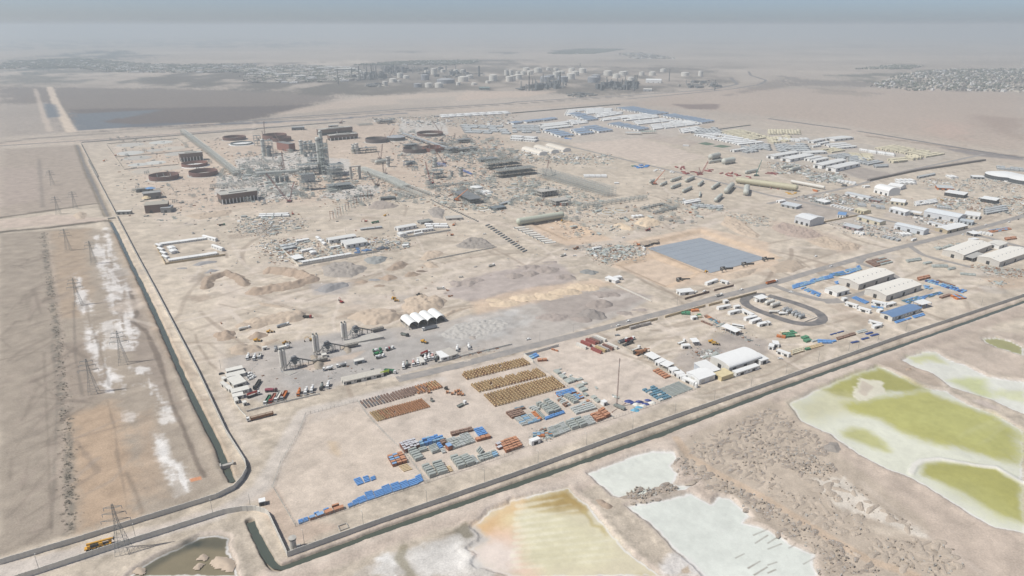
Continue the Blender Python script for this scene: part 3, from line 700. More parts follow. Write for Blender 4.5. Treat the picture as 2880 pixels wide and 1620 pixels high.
def t_excav(col):
 tr=mbm(DARK)
 for s in(-1,1):tr.extr([(-2.1,.35),(-1.7,0),(1.7,0),(2.1,.35),(1.9,.9),(-1.9,.9)],s*1.3-.3,s*1.3+.3)
 tr.box(0,0,.5,2.6,2.2,.5)
 ho=mbm(col);ho.box(-.7,0,1.05,3.6,2.7,1.1);ho.box(-2.0,0,1.5,1.1,2.7,.9)
 cb=mbm(col);cb.extr([(.2,1.1),(1.7,1.1),(1.7,2.2),(1.3,2.95),(.2,2.95)],.3,1.3)
 gl=mbm(GLASS);gl.box(1.72,.8,1.5,.04,.8,.8);gl.box(.9,1.33,1.9,1.0,.04,.8)
 bo=mbm(col)
 for a,c,t in(((1.3,-.4,1.8),(3.2,-.4,4.7),.34),((3.2,-.4,4.7),(5.4,-.4,4.3),.3),((5.5,-.4,4.5),(6.4,-.4,1.6),.24)):bo.bar(a,c,t)
 bk=mbm(DARK);bk.extr([(5.7,.3),(6.9,.4),(6.8,1.7),(6.3,1.7)],-1.0,.2)
 return T("excavator",[("track",tr,[]),("house",ho,[]),("cab",cb,[("window",gl)]),("boom",bo,[("bucket",bk)])])
def t_loader(col):
 b=mbm(col);b.box(-1.8,0,1.1,3.0,2.2,1.3);b.box(1.4,0,1.0,2.2,1.4,.8)
 cb=mbm(col);cb.box(-.2,0,2.2,1.6,1.7,1.3,taper=.85);cb.mat(GLASS);cb.box(.62,0,2.5,.06,1.4,.7)
 ar=mbm(col)
 for s in(-.6,.6):ar.bar((1.3,s,2.0),(3.6,s,.9),.24)
 bk=mbm(DARK);bk.extr([(3.5,.2),(4.7,.2),(4.5,.5),(3.9,1.4),(3.5,1.4)],-1.5,1.5)
 return T("wheel_loader",[("body",b,[]),("cab",cb,[]),("lift_arm",ar,[("bucket",bk)])]+wheels((1.6,-1.7),1.35,.8,.6))
def t_dozer(col):
 tr=mbm(DARK)
 for s in(-1,1):tr.extr([(-2.2,.5),(-1.6,0),(1.6,0),(2.2,.5),(1.6,1.1),(-1.6,1.2)],s*1.1-.28,s*1.1+.28)
 b=mbm(col);b.box(.6,0,.7,2.8,1.4,1.3);b.box(-1.3,0,.7,1.4,1.7,1.0)
 c=mbm(col);c.box(-.9,0,1.7,1.5,1.5,1.4,taper=.9);c.mat(GLASS);c.box(-.12,0,2.1,.05,1.2,.7)
 bl=mbm(col);bl.extr([(2.7,.05),(3.0,.05),(2.85,.8),(3.05,1.4),(2.75,1.4),(2.6,.8)],-1.8,1.8)
 for s in(-1,1):bl.bar((2.8,s*1.2,.5),(.2,s*1.4,.6),.2)
 return T("bulldozer",[("track",tr,[]),("body",b,[]),("cab",c,[]),("blade",bl,[])])
def t_forklift(col):
 b=mbm(col);b.box(-.3,0,.4,2.6,1.6,1.0);b.box(-1.3,0,.4,.8,1.6,1.3)
 f=mbm(DARK)
 for s in(-.5,.5):f.box(1.2,s,.2,.18,.18,3.4);f.box(1.9,s,.2,1.3,.16,.1)
 for x in(-.7,.6):
  for s in(-.7,.7):f.box(x,s,1.3,.1,.1,1.2)
 f.box(-.05,0,2.5,1.6,1.6,.1)
 return T("forklift",[("body",b,[]),("mast",f,[])]+wheels((.8,-.9),.85,.38,.3))
def lattice(b,p0,p1,w0,w1,n,t=.12):
 """four-legged lattice between two points"""
 p0=np.array(p0,float);p1=np.array(p1,float);d=p1-p0;L_=np.linalg.norm(d);d/=L_
 a=np.array([0,1.0,0])if abs(d[1])<.8 else np.array([1.0,0,0]);u=np.cross(d,a);u/=np.linalg.norm(u);v=np.cross(d,u)
 def cn(k,f):ww=w0+(w1-w0)*f;return p0+d*L_*f+ww/2*(u*(-1,1,1,-1)[k]+v*(-1,-1,1,1)[k])
 for k in range(4):b.bar(cn(k,0),cn(k,1),t)
 for i in range(n):
  for k in range(4):
   b.bar(cn(k,i/n),cn((k+1)%4,(i+1)/n),t*.6)
   b.bar(cn(k,(i+1)/n),cn((k+1)%4,(i+1)/n),t*.5)
def tip_at(p,r,x,y):
 """where the ray through a pixel meets the upright plane through p that faces the camera"""
 g=P(r,x,y,0);t=p[1]/g[1]if g[1]else 1
 return(g[0]*t,p[1],H+(0-H)*t)
def crane(p,tip,col,label,boomw=1.5,tele=False,group="cranes in the refinery yard",mast=True):
 s=1 if tip[0]>=p[0]else-1;dx=abs(tip[0]-p[0]);rz=0 if s>0 else math.pi
 o=link("mobile_crane" if tele else "crawler_crane",None,None,(p[0],p[1],0),rz)
 tr=mbm(DARK)
 if tele:
  tr.box(-1,0,.5,11,2.7,1.0)
  link("carrier",tr.mesh("carrier"),o)
  for n_,b_,_ in wheels((-5,-3.4,1.5,3),1.5,.7,.5):link(n_,b_.mesh(n_),o)
 else:
  for sy in(-1,1):tr.extr([(-4,.6),(-3.4,0),(3.4,0),(4,.6),(3.4,1.4),(-3.4,1.4)],sy*2.6-.6,sy*2.6+.6)
  tr.box(0,0,.7,4,4.4,.8);link("track",tr.mesh("track"),o)
 ho=mbm(col);ho.box(-1.5,0,1.5,7.5,3.0,2.2);ho.mat(DARK);ho.box(-4.8,0,1.6,1.4,3.4,2.0);link("house",ho.mesh("house"),o)
 cb=mbm(col);cb.box(2.2,1.2,1.7,1.6,1.2,2.0);cb.mat(GLASS);cb.box(3.03,1.2,2.4,.05,1.0,1.0);link("cab",cb.mesh("cab"),o)
 bm=mbm(col)
 if tele:
  e=np.array((dx,0,tip[2]));f0=np.array((-2.5,0,3.2))
  for k,(w_,a,b_)in enumerate(((1.3,0,.4),(1.05,.38,.72),(.8,.7,1))):bm.bar(f0+(e-f0)*a,f0+(e-f0)*b_,w_)
 else:lattice(bm,(1.6,0,2.2),(dx,0,tip[2]),boomw,boomw*.7,max(6,int(math.hypot(dx,tip[2])/4)),.26)
 bo=link("boom",bm.mesh("boom"),o)
 ln=mbm(DARK);ln.bar((dx,0,tip[2]),(dx,0,max(3,tip[2]*.45)),.1);ln.box(dx,0,max(2,tip[2]*.45-1.4),.8,.6,1.4);link("hook_line",ln.mesh("hook_line"),bo)
 if mast and not tele:
  ms=mbm(col);mx,mz=-3.5-dx*.12,4+tip[2]*.4;lattice(ms,(-1.2,0,3.5),(mx,0,mz),1.0,.7,6,.2)
  ms.mat(DARK);ms.bar((mx,0,mz),(dx,.1,tip[2]),.09);ms.bar((mx,0,mz),(-4.8,0,3.6),.12);link("mast",ms.mesh("mast"),o)
 return tag(o,label,"crane",group)
 # ---- buildings
def building(name,a,b,W,h,roof='g',wall=WHITE,rcol=WHITE,rise=None,doors=2,label="",cat="building",group=None,simple=None,vents=0,dcol=None,windows=0):
 """a -> b is the near long base edge; the building reaches W metres back from it"""
 Ln=math.dist(a,b);rz=math.atan2(b[1]-a[1],b[0]-a[0]);n=(-math.sin(rz),math.cos(rz))
 c=((a[0]+b[0])/2+n[0]*W/2,(a[1]+b[1])/2+n[1]*W/2)
 rise=rise if rise is not None else(W*.085 if roof=='g' else W*.25 if roof=='a' else 0)
 hl,hw=Ln/2,W/2
 wl=mbm(wall);rf=mbm(rcol);e=.4 if W>5 else.15
 if roof=='g':
  wl.extr([(-hw,0),(hw,0),(hw,h),(0,h+rise),(-hw,h)],-hl,hl,'x')
  k=rise/hw
  for s in(-1,1):rf.extr([(0,h+rise+.03),(s*(hw+e),h-k*e+.03),(s*(hw+e),h-k*e+.25),(0,h+rise+.28)],-hl-e,hl+e,'x')
 elif roof=='a':
  m=10;arc=[(hw*math.cos(math.pi*i/m),h+rise*math.sin(math.pi*i/m))for i in range(m+1)]
  wl.extr([(-hw+.05,0),(hw-.05,0)]+[(x*.99,z-.05)for x,z in arc],-hl,hl,'x')
  arc2=[(x*1.02,z+.15)for x,z in arc]
  rf.extr(arc2+arc[::-1],-hl-.1,hl+.1,'x')
 elif roof=='f':
  wl.box(0,0,0,Ln,W,h);rf.box(0,0,h+.005,Ln+e,W+e,.3)
 elif roof=='m':
  wl.extr([(-hw,0),(hw,0),(hw,h+W*.06),(-hw,h)],-hl,hl,'x')
  rf.extr([(-hw-e,h-.0),(hw+e,h+W*.06+.03),(hw+e,h+W*.06+.25),(-hw-e,h+.22)],-hl-e,hl+e,'x')
 elif roof=='s':
  nn=max(2,int(Ln/6)+1)
  for i in range(nn):
   for s in(-1,1):wl.box(-hl+.3+(Ln-.6)*i/(nn-1),s*(hw-.3),0,.3,.3,h)
  rf.extr([(-hw,h),(hw,h+.5),(hw,h+.7),(-hw,h+.2)],-hl,hl,'x')
 parts=[("post" if roof=='s' else "wall",wl,[]),("roof",rf,[])]
 if vents:
  vs=[]
  for i in range(vents):
   v=mbm(GREYP);x=-hl+Ln*(i+.5)/vents
   if roof=='g':v.box(x,-hw*.25,h+rise*.75+.2,.8,.8,.8)
   else:v.box(x,0,h+rise+.1,.8,.8,.7)
   vs.append(("roof_vent",v))
  parts[1]=("roof",rf,vs)
 if roof!='s':
  for i in range(doors):
   d=mbm(dcol or DARK);dw=min(4.0,Ln/(doors*2.2));d.box(-hl+Ln*(i+.5)/doors,-hw-.02,.02,dw,.08,min(h*.72,4.2));parts.append(("door",d,[]))
  for i in range(windows):
   d=mbm(GLASS);d.box(-hl+Ln*(i+.2)/windows,-hw-.02,h*.45,min(1.4,Ln/windows*.4),.06,h*.28);parts.append(("window",d,[]))
  if W>7:
   d=mbm(dcol or DARK);d.box(-hl-.02,0,.02,.08,min(4,W*.3),min(h*.8,4.5));parts.append(("door",d,[]))
 t=T(name,parts)
 if simple is None:simple=math.hypot(*c)>1000
 return put(t,c,rz,label,cat,group,simple)
def B(name,r,x1,y1,x2,y2,W,h,roof='g',**k):return building(name,P(r,x1,y1),P(r,x2,y2),W,h,roof,**k)
def ring_tank(p,r,h,col,label,floor=CONC,roof=None,ncol=0,open_=True,group="storage tanks under construction"):
 o=link("storage_tank",None,None,(p[0],p[1],0))
 s=mbm(col)
 if open_:s.lathe([(r,0),(r,h),(r-.6,h),(r-.6,.7)],40)
 else:s.lathe([(r,0),(r,h)],40)
 for z in(.33,.66):s.lathe([(r+.02,h*z),(r+.35,h*z+.05),(r+.35,h*z+.3),(r+.02,h*z+.35)],40)
 link("shell",s.mesh("shell"),o)
 f=mbm(floor);f.lathe([(0.01,.6),(r-.3,.6),(r+3,.5),(r+4.5,0)],40);link("foundation",f.mesh("foundation"),o)
 if roof:
  q_=mbm(roof);q_.lathe([(0.01,h+r*.14),(r*.5,h+r*.11),(r+.3,h+.05),(r+.3,h-.3)],40);link("roof",q_.mesh("roof"),o)
 for i in range(ncol):
  c_=mbm(STEEL);a=2*math.pi*i/ncol;c_.cyl((r*.5*math.cos(a),r*.5*math.sin(a),.6),(r*.5*math.cos(a),r*.5*math.sin(a),h+1),.4,n=6);link("roof_column",c_.mesh("roof_column"),o)
 return tag(o,label,"tank",group)
def frame_mb(L_,W,zs,nx,ny,t=.45,col=STEEL,deck=None,brace=True):
 b=mbm(col);xs=[-L_/2+L_*i/nx for i in range(nx+1)];ys=[-W/2+W*j/ny for j in range(ny+1)]
 for x in xs:
  for y in ys:b.box(x,y,0,t,t,zs[-1])
 for z in zs:
  for y in ys:b.box(0,y,z-t,L_,t*.7,t*.9)
  for x in xs:b.box(x,0,z-t-.02,t*.68,W,t*.86)
 if brace:
  zz=[0]+list(zs)
  for i in range(0,nx,2):
   for a,c in zip(zz,zz[1:]):b.bar((xs[i],ys[0]-.03,a),(xs[i+1],ys[0]-.03,c),t*.4)
 return b
def steel_frame(p,rz,L_,W,zs,nx,ny,label,col=STEEL,deck=(),eq=0,t=.45,name="steel_structure",group="steel structures of the refinery",seed=1,deckm=None,pipes=0):
 rnd=random.Random(seed)
 parts=[("frame",frame_mb(L_,W,zs,nx,ny,t,col),[])]
 for z in deck:
  d=mbm(deckm or STEELD);d.box(0,0,z+.05,L_*.97,W*.95,.15);parts.append(("deck",d,[]))
 for k in range(eq):
  e=mbm(rnd.choice((PIPEG,GREYP,STEELD,OFFW)));z=rnd.choice((0,)+tuple(deck))+.22;x=rnd.uniform(-.4,.4)*L_;y=rnd.uniform(-.35,.35)*W
  if rnd.random()<.5:ln=min(L_*.35,rnd.uniform(4,9));e.lathe([(.02,-ln/2),(1.1,-ln/2+.3),(1.1,ln/2-.3),(.02,ln/2)],10,axis='x',o=(x,y,z+1.6));e.box(x-ln/4,y,z,.5,1.6,1);e.box(x+ln/4,y,z,.5,1.6,1)
  else:hh=rnd.uniform(3,6);e.lathe([(1.2,0),(1.2,hh-.6),(.8,hh-.1),(.02,hh)],10,o=(x,y,z))
  parts.append(("vessel",e,[]))
 if pipes:
  pp=mbm(PIPEG)
  for z in zs[:2]:
   for k in range(pipes):y=-W*.4+W*.8*k/max(1,pipes-1);pp.cyl((-L_/2,y,z+.3),(L_/2,y,z+.3),rnd.uniform(.2,.45),n=6)
  parts.append(("pipework",pp,[]))
 return put(T(name,parts),p,rz,label,"steel structure",group)
def column(p,r,h,label,col=PIPEG,plat=3,group="process columns",z=0):
 b=mbm(col);b.lathe([(r*1.15,0),(r*1.15,1.0),(r,1.1),(r,h-r*.6),(r*.7,h-r*.15),(.02,h)],14)
 parts=[("shell",b,[])]
 for k in range(plat):
  f=mbm(STEELD);zz=h*(k+1)/(plat+.3);f.lathe([(r+.05,zz),(r+1.2,zz),(r+1.2,zz+.15),(r+.05,zz+.15)],14);f.lathe([(r+1.15,zz),(r+1.2,zz+1.1),(r+1.1,zz+1.1)],14);parts.append(("platform",f,[]))
 l_=mbm(STEEL);l_.box(r+.4,0,.2,.15,.6,h*.92);parts.append(("ladder",l_,[]))
 return put(T("process_column",parts),p,0.6,label,"column",group,z=z)
def bullet(a,b_,r,label,col=PIPEG,saddles=4,zc=None,group="horizontal vessels",name="horizontal_vessel"):
 L_=math.dist(a,b_);rz=math.atan2(b_[1]-a[1],b_[0]-a[0]);zc=zc or r+1.2
 b=mbm(col);pr=[(.02,-L_/2)]+[(r*math.sin(t),-L_/2+r*.8*(1-math.cos(t)))for t in(.4,.8,1.2,1.57)]
 b.lathe(pr+[(rr_,-z)for rr_,z in pr[::-1]],20,axis='x',o=(0,0,zc))
 for k in range(3):b.cyl((-L_*.3+L_*.3*k,0,zc+r-.1),(-L_*.3+L_*.3*k,0,zc+r+.9),.4,n=8)
 parts=[("shell",b,[])]
 for i in range(saddles):
  s=mbm(CONC);x=-L_*.42+L_*.84*i/max(1,saddles-1);s.box(x,0,0,1.0,r*1.8,zc-r*.75);parts.append(("saddle",s,[]))
 return put(T(name,parts),((a[0]+b_[0])/2,(a[1]+b_[1])/2),rz,label,"vessel",group)
def wall(pts,h,th,mat,label,name="boundary_wall",panel=3.0,cat="wall",post=.35,capm=None,z=0):
 b=mbm(mat);po=mbm(mat);first=True
 for a,c in zip(pts,pts[1:]):
  L_=math.dist(a,c);n=max(1,round(L_/panel));rz=math.atan2(c[1]-a[1],c[0]-a[0])
  for k in range(n):
   x=a[0]+(c[0]-a[0])*(k+.5)/n;y=a[1]+(c[1]-a[1])*(k+.5)/n
   b.box(x,y,z-.6,L_/n+.01,th,h+.6-.1*((k*7)%3==0),rz)
   b.box(a[0]+(c[0]-a[0])*k/n,a[1]+(c[1]-a[1])*k/n,z-.6,post,th+.24,h+.75,rz)
 return tag(link(name,b.mesh(name)),label,cat)
def heap(poly,h,col,label,nz=.35,steps=26,slope=None,name="spoil_heap",line_w=None,cat="heap",group=None,seed=0,closed=True,base=0.0):
 """earth or rubble heap: a real mound over a polygon (or along a line of given width)"""
 a=np.array(poly);m=(line_w or 0)
 x0,y0=a.min(0)-m-1;x1,y1=a.max(0)+m+1
 n1=int(np.clip((x1-x0)/1.2,12,steps*3));n2=int(np.clip((y1-y0)/1.2,12,steps*3))
 X,Y=np.meshgrid(np.linspace(x0,x1,n1),np.linspace(y0,y1,n2));fx,fy=X.ravel(),Y.ravel()
 sd=(line_w/2-seg_dist(fx,fy,poly,closed and len(poly)>2))if line_w else sdist(fx,fy,poly)
 s=slope or(h*1.5)
 wob=fbm(fx/7+seed*9,fy/7,seed,3)*s*.5
 h=h*.85;z=h*np.clip((sd+wob)/s,-.4,1);z=np.where(z>0,z*(1+nz*fbm(fx/5,fy/5+seed*5,3+seed,4)),z)+nz*.6*fbm(fx/1.9,fy/1.9,9,2)*1.7*np.clip(z,0,1)
 cx,cy=fx.mean(),fy.mean()
 k=np.arange(n1*n2).reshape(n2,n1);f=np.stack([k[:-1,:-1],k[:-1,1:],k[1:,1:],k[1:,:-1]],-1).reshape(-1,4)
 f=f[(z[f]>-.05).any(1)]
 us=np.unique(f);rm=np.zeros(n1*n2,int);rm[us]=np.arange(len(us))
 me=bpy.data.meshes.new(name);me.from_pydata(np.stack([fx[us]-cx,fy[us]-cy,np.maximum(z[us],-.5)],1).tolist(),[],rm[f].tolist());me.materials.append(col)
 me.polygons.foreach_set("use_smooth",np.ones(len(me.polygons),bool));me.update()
 return tag(link(name,me,None,(cx,cy,base)),label,cat,group)
def circ(p,r,n=10,k=1.0,seed=1):
 rnd=random.Random(seed);return[(p[0]+r*rnd.uniform(.8,1.15)*math.cos(2*math.pi*i/n),p[1]+r*k*rnd.uniform(.8,1.15)*math.sin(2*math.pi*i/n))for i in range(n)]
SOIL=M((196,178,158),.95,.2,.5,name="spoil_soil");SOILD=M((176,156,137),.95,.25,.5,name="dark_soil");GRAVELM=M((168,156,148),.95,.2,.5,name="crushed_stone");SANDM=M((218,197,170),.95,.12,.4,name="yellow_sand");RUBBLE=M((168,160,152),.95,.35,.8,name="rubble");GRAVB=M((158,156,156),.95,.2,.5,name="grey_gravel")
# ================ WALLS, POLES, PYLONS
WN=L('D2',320,1240,1200,920,2576,440,'D3',1200,0,'C4',0,945,1300,478,2576,50,2900,-60)
wall(WN,3.8,.25,WALLC,"long grey panel wall running along the right hand canal below the storage yards")
wall(L('D2',320,1240,130,830,95,800,0,775,'D1',2540,772,2430,778,2250,808,1700,985,1000,1205,400,1405,0,1530),3.8,.25,WALLC,"grey panel wall bending round the canal corner along the lower side of the lane")
wall(L('D1',0,1318,800,1082,1500,862,2180,650,2360,560,2440,470,2485,380,2470,300,2280,0,'C1',2000,830,1560,-20,'B1',1400,1010,1170,565),3.8,.25,WALLC,"grey panel wall beside the left hand canal turning along the upper side of the lane",panel=3)
wall(L('B1',1165,545,880,0,'A1',985,1425,812,1088),3.4,.3,WALLC,"straight concrete wall beside the dry ditch at the left of the refinery yard",panel=5)
wall(L('A1',820,1080,1830,1005,2576,948,'A2',0,942,900,870),3.2,.35,WALLC,"far concrete wall between the highway and the refinery yard",panel=8)
wall(L('A3',0,785,600,735,1090,695),3.2,.35,STEELD,"dark wall behind the dormitory camp beside the highway",panel=8)
wall(L('A3',1800,985,2400,905),2.6,.4,STEELD,"dark wall between the two camps",panel=8)
wall(L('B4',1010,212,1500,110,2180,8),4.0,5.0,M((128,120,114),.9,.2),"thick dark boundary bank along the grey road right of the camp",name="boundary_bank",panel=9,cat="bank")
for a,lb,h_,m_ in((L('C3',1045,395,1465,285),"tan wall beside the main road above the empty yard",2.6,TAN),(L('C3',1540,265,1945,152),"tan wall beside the main road above the scrap row",2.6,TAN),(L('C3',1980,148,2460,20),"tan wall beside the main road near the oval road",2.6,TAN),(L('C3',130,648,470,552),"dark wall of the drum yard beside the main road",2.6,WALLC),(L('C3',120,645,215,715),"short dark wall at the corner of the drum yard",2.6,WALLC),(L('B3',1740,1405,1985,1335),"low brick wall in front of the small roadside compound",2.4,BRICK),(L('B3',2035,1320,2230,1270),"low brick wall right of the small roadside compound",2.4,BRICK),(L('B3',1045,1262,1400,1425),"low dark wall along the edge of the gravel yard",1.6,WALLC),(L('B4',410,672,590,625,1000,545),"tan wall in front of the tall white shed",2.4,TAN),(L('E1',525,1440,900,1340,1670,1165),"dark concrete kerb wall at the lower edge of the batching plant yard",1.5,WALLC),(L('C2',1830,720,2090,650,2576,535),"low wall between the batching plant yard and the main road",1.6,WALLC),(L('E1',330,1300,440,1440,520,1520),"low kerb wall at the lower left corner of the batching plant yard",1.0,WALLC),(L('B2',430,1072,960,975,1250,920),"grey wall along the lower side of the contractor compound",2.6,WALLC),(L('B2',1480,788,1960,712),"grey wall along the lower side of the white shed compound",2.6,WALLC),(L('B2',250,890,430,1072),"grey wall at the left end of the contractor compound",2.4,WALLC),(L('B2',1720,1015,2110,940,2420,880),"thin retaining wall across the rubble field",1.6,WALLC),(L('B1',1665,1052,2270,962),"tan blast wall along the front of the walled camp",2.6,TAN),(L('B1',1560,855,1665,1050),"tan blast wall along the left side of the walled camp",2.6,TAN),(L('A1',1075,1100,1240,1330),"low bund wall along the left of the tank farm",1.5,CONC),(L('A1',1160,1225,1940,1160),"low bund wall between two rows of tank pads",1.5,CONC),(L('A1',1250,1350,1790,1300),"low bund wall in front of the tank pads",1.5,CONC),(L('A1',1790,1040,1920,1145),"low bund wall at the right of the tank pads",1.5,CONC),(L('A1',1080,1090,1790,1040),"low bund wall behind the tank pads",1.5,CONC)):
 wall(a,h_,.3,m_,lb,panel=4)
def fence(pts,label):
 b=mbm(STEEL)
 for a,c in zip(pts,pts[1:]):
  n=max(1,round(math.dist(a,c)/3))
  for k in range(n+1):b.box(a[0]+(c[0]-a[0])*k/n,a[1]+(c[1]-a[1])*k/n,-.4,.14,.14,2.8)
  for z in(.5,1.3,2.2):b.bar((*a,z),(*c,z),.06)
 return tag(link("wire_fence",b.mesh("wire_fence")),label,"fence")
fence(L('D2',400,935,185,565,160,540),"wire fence at the lower left of the empty yard by the round tower")
fence(L('D2',170,540,250,300,430,0,'C2',500,1245,550,1228,1020,1105),"wire fence along the dirt track left of the empty yard")
fence(L('C2',1020,1105,1130,1260,1290,1431,'D2',1500,200,1720,492),"wire fence between the empty yard and the crate yard")
fence(L('D2',400,935,1700,500,2576,205,'D3',0,190,200,110,'C3',1020,1280,1440,1140,1840,985),"wire fence along the lower edge of the storage yards")
fence(L('C3',215,720,560,960,800,1120,1030,1280),"wire fence between the drums and the yard with the tall mast")
fence(L('C3',1060,520,1290,640,1560,800,1850,970),"wire fence between the mast yard and the yard with the white shed")
pole=T("light_pole",[("post",mbm(STEELD).cyl((0,0,-.5),(0,0,9),.13,.09,6),[]),("lamp_arm",mbm(STEELD).bar((0,0,8.8),(1.5,0,9.1),.1),[("lamp",mbm(OFFW).box(1.6,0,8.98,.8,.35,.16))])])
for r,x,y,lb in(('D2',487,1108,"tall light pole beside the round guard tower"),('D2',1080,915,"light pole by the square concrete pit along the canal wall"),('D2',1720,690,"light pole between the blue bundles and the canal wall"),('D2',2300,480,"light pole below the grey bundle stacks along the canal wall"),('D3',262,290,"light pole along the canal wall below the brown crates"),('D3',750,112,"light pole along the canal wall below the white container"),('C3',1213,1385,"light pole along the canal wall below the orange crates"),('C3',1640,1232,"light pole along the canal wall below the tall mast"),('C3',2035,1092,"light pole along the canal wall below the grey pipe rows"),('C3',2405,957,"light pole along the canal wall below the beige container"),('C4',180,832,"light pole along the canal wall below the white vaulted shed"),('C4',505,700,"light pole along the canal wall below the stone blocks"),('C4',810,602,"left one of two light poles standing close together"),('C4',905,582,"right one of two light poles standing close together"),('C4',1105,500,"light pole along the canal wall below the blue slabs"),('C4',1385,402,"light pole along the canal wall below the blue roofed shed"),('C4',2145,142,"light pole near the right end of the canal wall"),('D1',390,1358,"light pole on the dirt lane left of the yellow crane"),('D1',1365,1046,"light pole on the dirt lane by the lattice pylon"),('D1',2140,796,"light pole on the dirt lane inside the wall bend"),('D1',2520,732,"light pole at the lane junction by the wall corner"),('C2',1110,945,"light pole in front of the long white office by the road"),('C3',620,410,"light pole beside the main road at the gravel heaps"),('C3',280,495,"light pole beside the main road at the parked pickup"),('C3',1660,138,"light pole beside the main road at the tan walls"),('B2',905,740,"light pole in the contractor compound"),('B2',1350,670,"light pole beside the white shed compound"),('E1',120,775,"light pole at the left corner of the batching plant")):
 put(pole,P(r,x,y),UANG+1.6,lb,"light pole","light poles")
def pylon(r,x,y,hh,rz,label):
 b=mbm(M((132,136,136),.6,.2));w0=hh*.22
 lattice(b,(0,0,0),(0,0,hh*.62),w0,2.0,7,.17);lattice(b,(0,0,hh*.62),(0,0,hh),2.0,.7,6,.14)
 ar=[]
 for z,w_ in((.66,7.5),(.80,6.0),(.92,4.6)):
  for s in(-1,1):
   a=mbm(STEELD);a.bar((0,.6,hh*z),(s*w_,0,hh*z+.8),.18);a.bar((0,-.6,hh*z),(s*w_,0,hh*z+.8),.18);a.bar((0,0,hh*z+1.6),(s*w_,0,hh*z+.8),.16)
   i_=mbm(GREYP);i_.cyl((s*w_,0,hh*z+.8),(s*w_,0,hh*z-1.2),.16,n=6);ar.append(("cross_arm",a,[("insulator",i_)]))
 put(T("lattice_pylon",[("tower",b,[])]+ar),P(r,x,y),rz,label,"pylon","power line pylons",simple=y<600 and r!='D1')
pylon('D1',1245,1185,33,.25,"large lattice pylon standing over the lane wall by the yellow crane")
pylon('C1',1245,725,32,.3,"lattice pylon on a grey mound in the salt crust left of the canal")
pylon('C1',945,1020,31,.3,"lattice pylon standing at the end of a low dirt bank in the field")
pylon('C1',795,138,31,.3,"lattice pylon beside the narrow white salt streak")
pylon('B1',945,1045,30,.3,"lattice pylon at the upper edge of the salt crust")
pylon('B1',690,910,30,.3,"lattice pylon on the tan strip below the double bank")
pylon('B1',590,545,29,.3,"lattice pylon just above the double bank")
pylon('B1',760,490,29,.3,"lattice pylon nearest the dry ditch above the double bank")
pylon('B1',530,255,29,.3,"lattice pylon in the upper left field")
rnd=random.Random(3)
scrub=[]
for k in range(5):
 b=mbm(M((128,122,108),.95,.3,1.0,name="dry_scrub"))
 for j in range(26):
  a=rnd.uniform(0,6.28);r_=rnd.uniform(0,.8);z=rnd.uniform(.05,.7);s=rnd.uniform(.25,.5)
  p=np.array((r_*math.cos(a),r_*math.sin(a),z));d1=np.array([rnd.uniform(-1,1)for _ in range(3)])*s;d2=np.array([rnd.uniform(-1,1)for _ in range(3)])*s
  b.add([p,p+d1,p+d2],[(0,1,2)])
 scrub.append(b)
sb=MB()
line=L('O',108,585,128,720,148,850,160,1000,172,1150,176,1335)
pl_=np.array(line)
for k in range(650):
 t=rnd.random()*(len(line)-1);i_=int(t);f=t-i_;p=pl_[i_]*(1-f)+pl_[i_+1]*f
 s=scrub[rnd.randrange(5)];px_,py_=p[0]+rnd.gauss(0,2.6),p[1]+rnd.gauss(0,2.6);sc1=rnd.uniform(.35,1.2)
 sb.mat(s.mats[0]);sb.add([(px_+v[0]*sc1,py_+v[1]*sc1,v[2]*sc1)for v in s.v],s.f)
o=struct(link("scrub",sb.mesh("scrub")),'stuff');o["label"]="dry grey scrub growing along the field track";o["category"]="scrub"
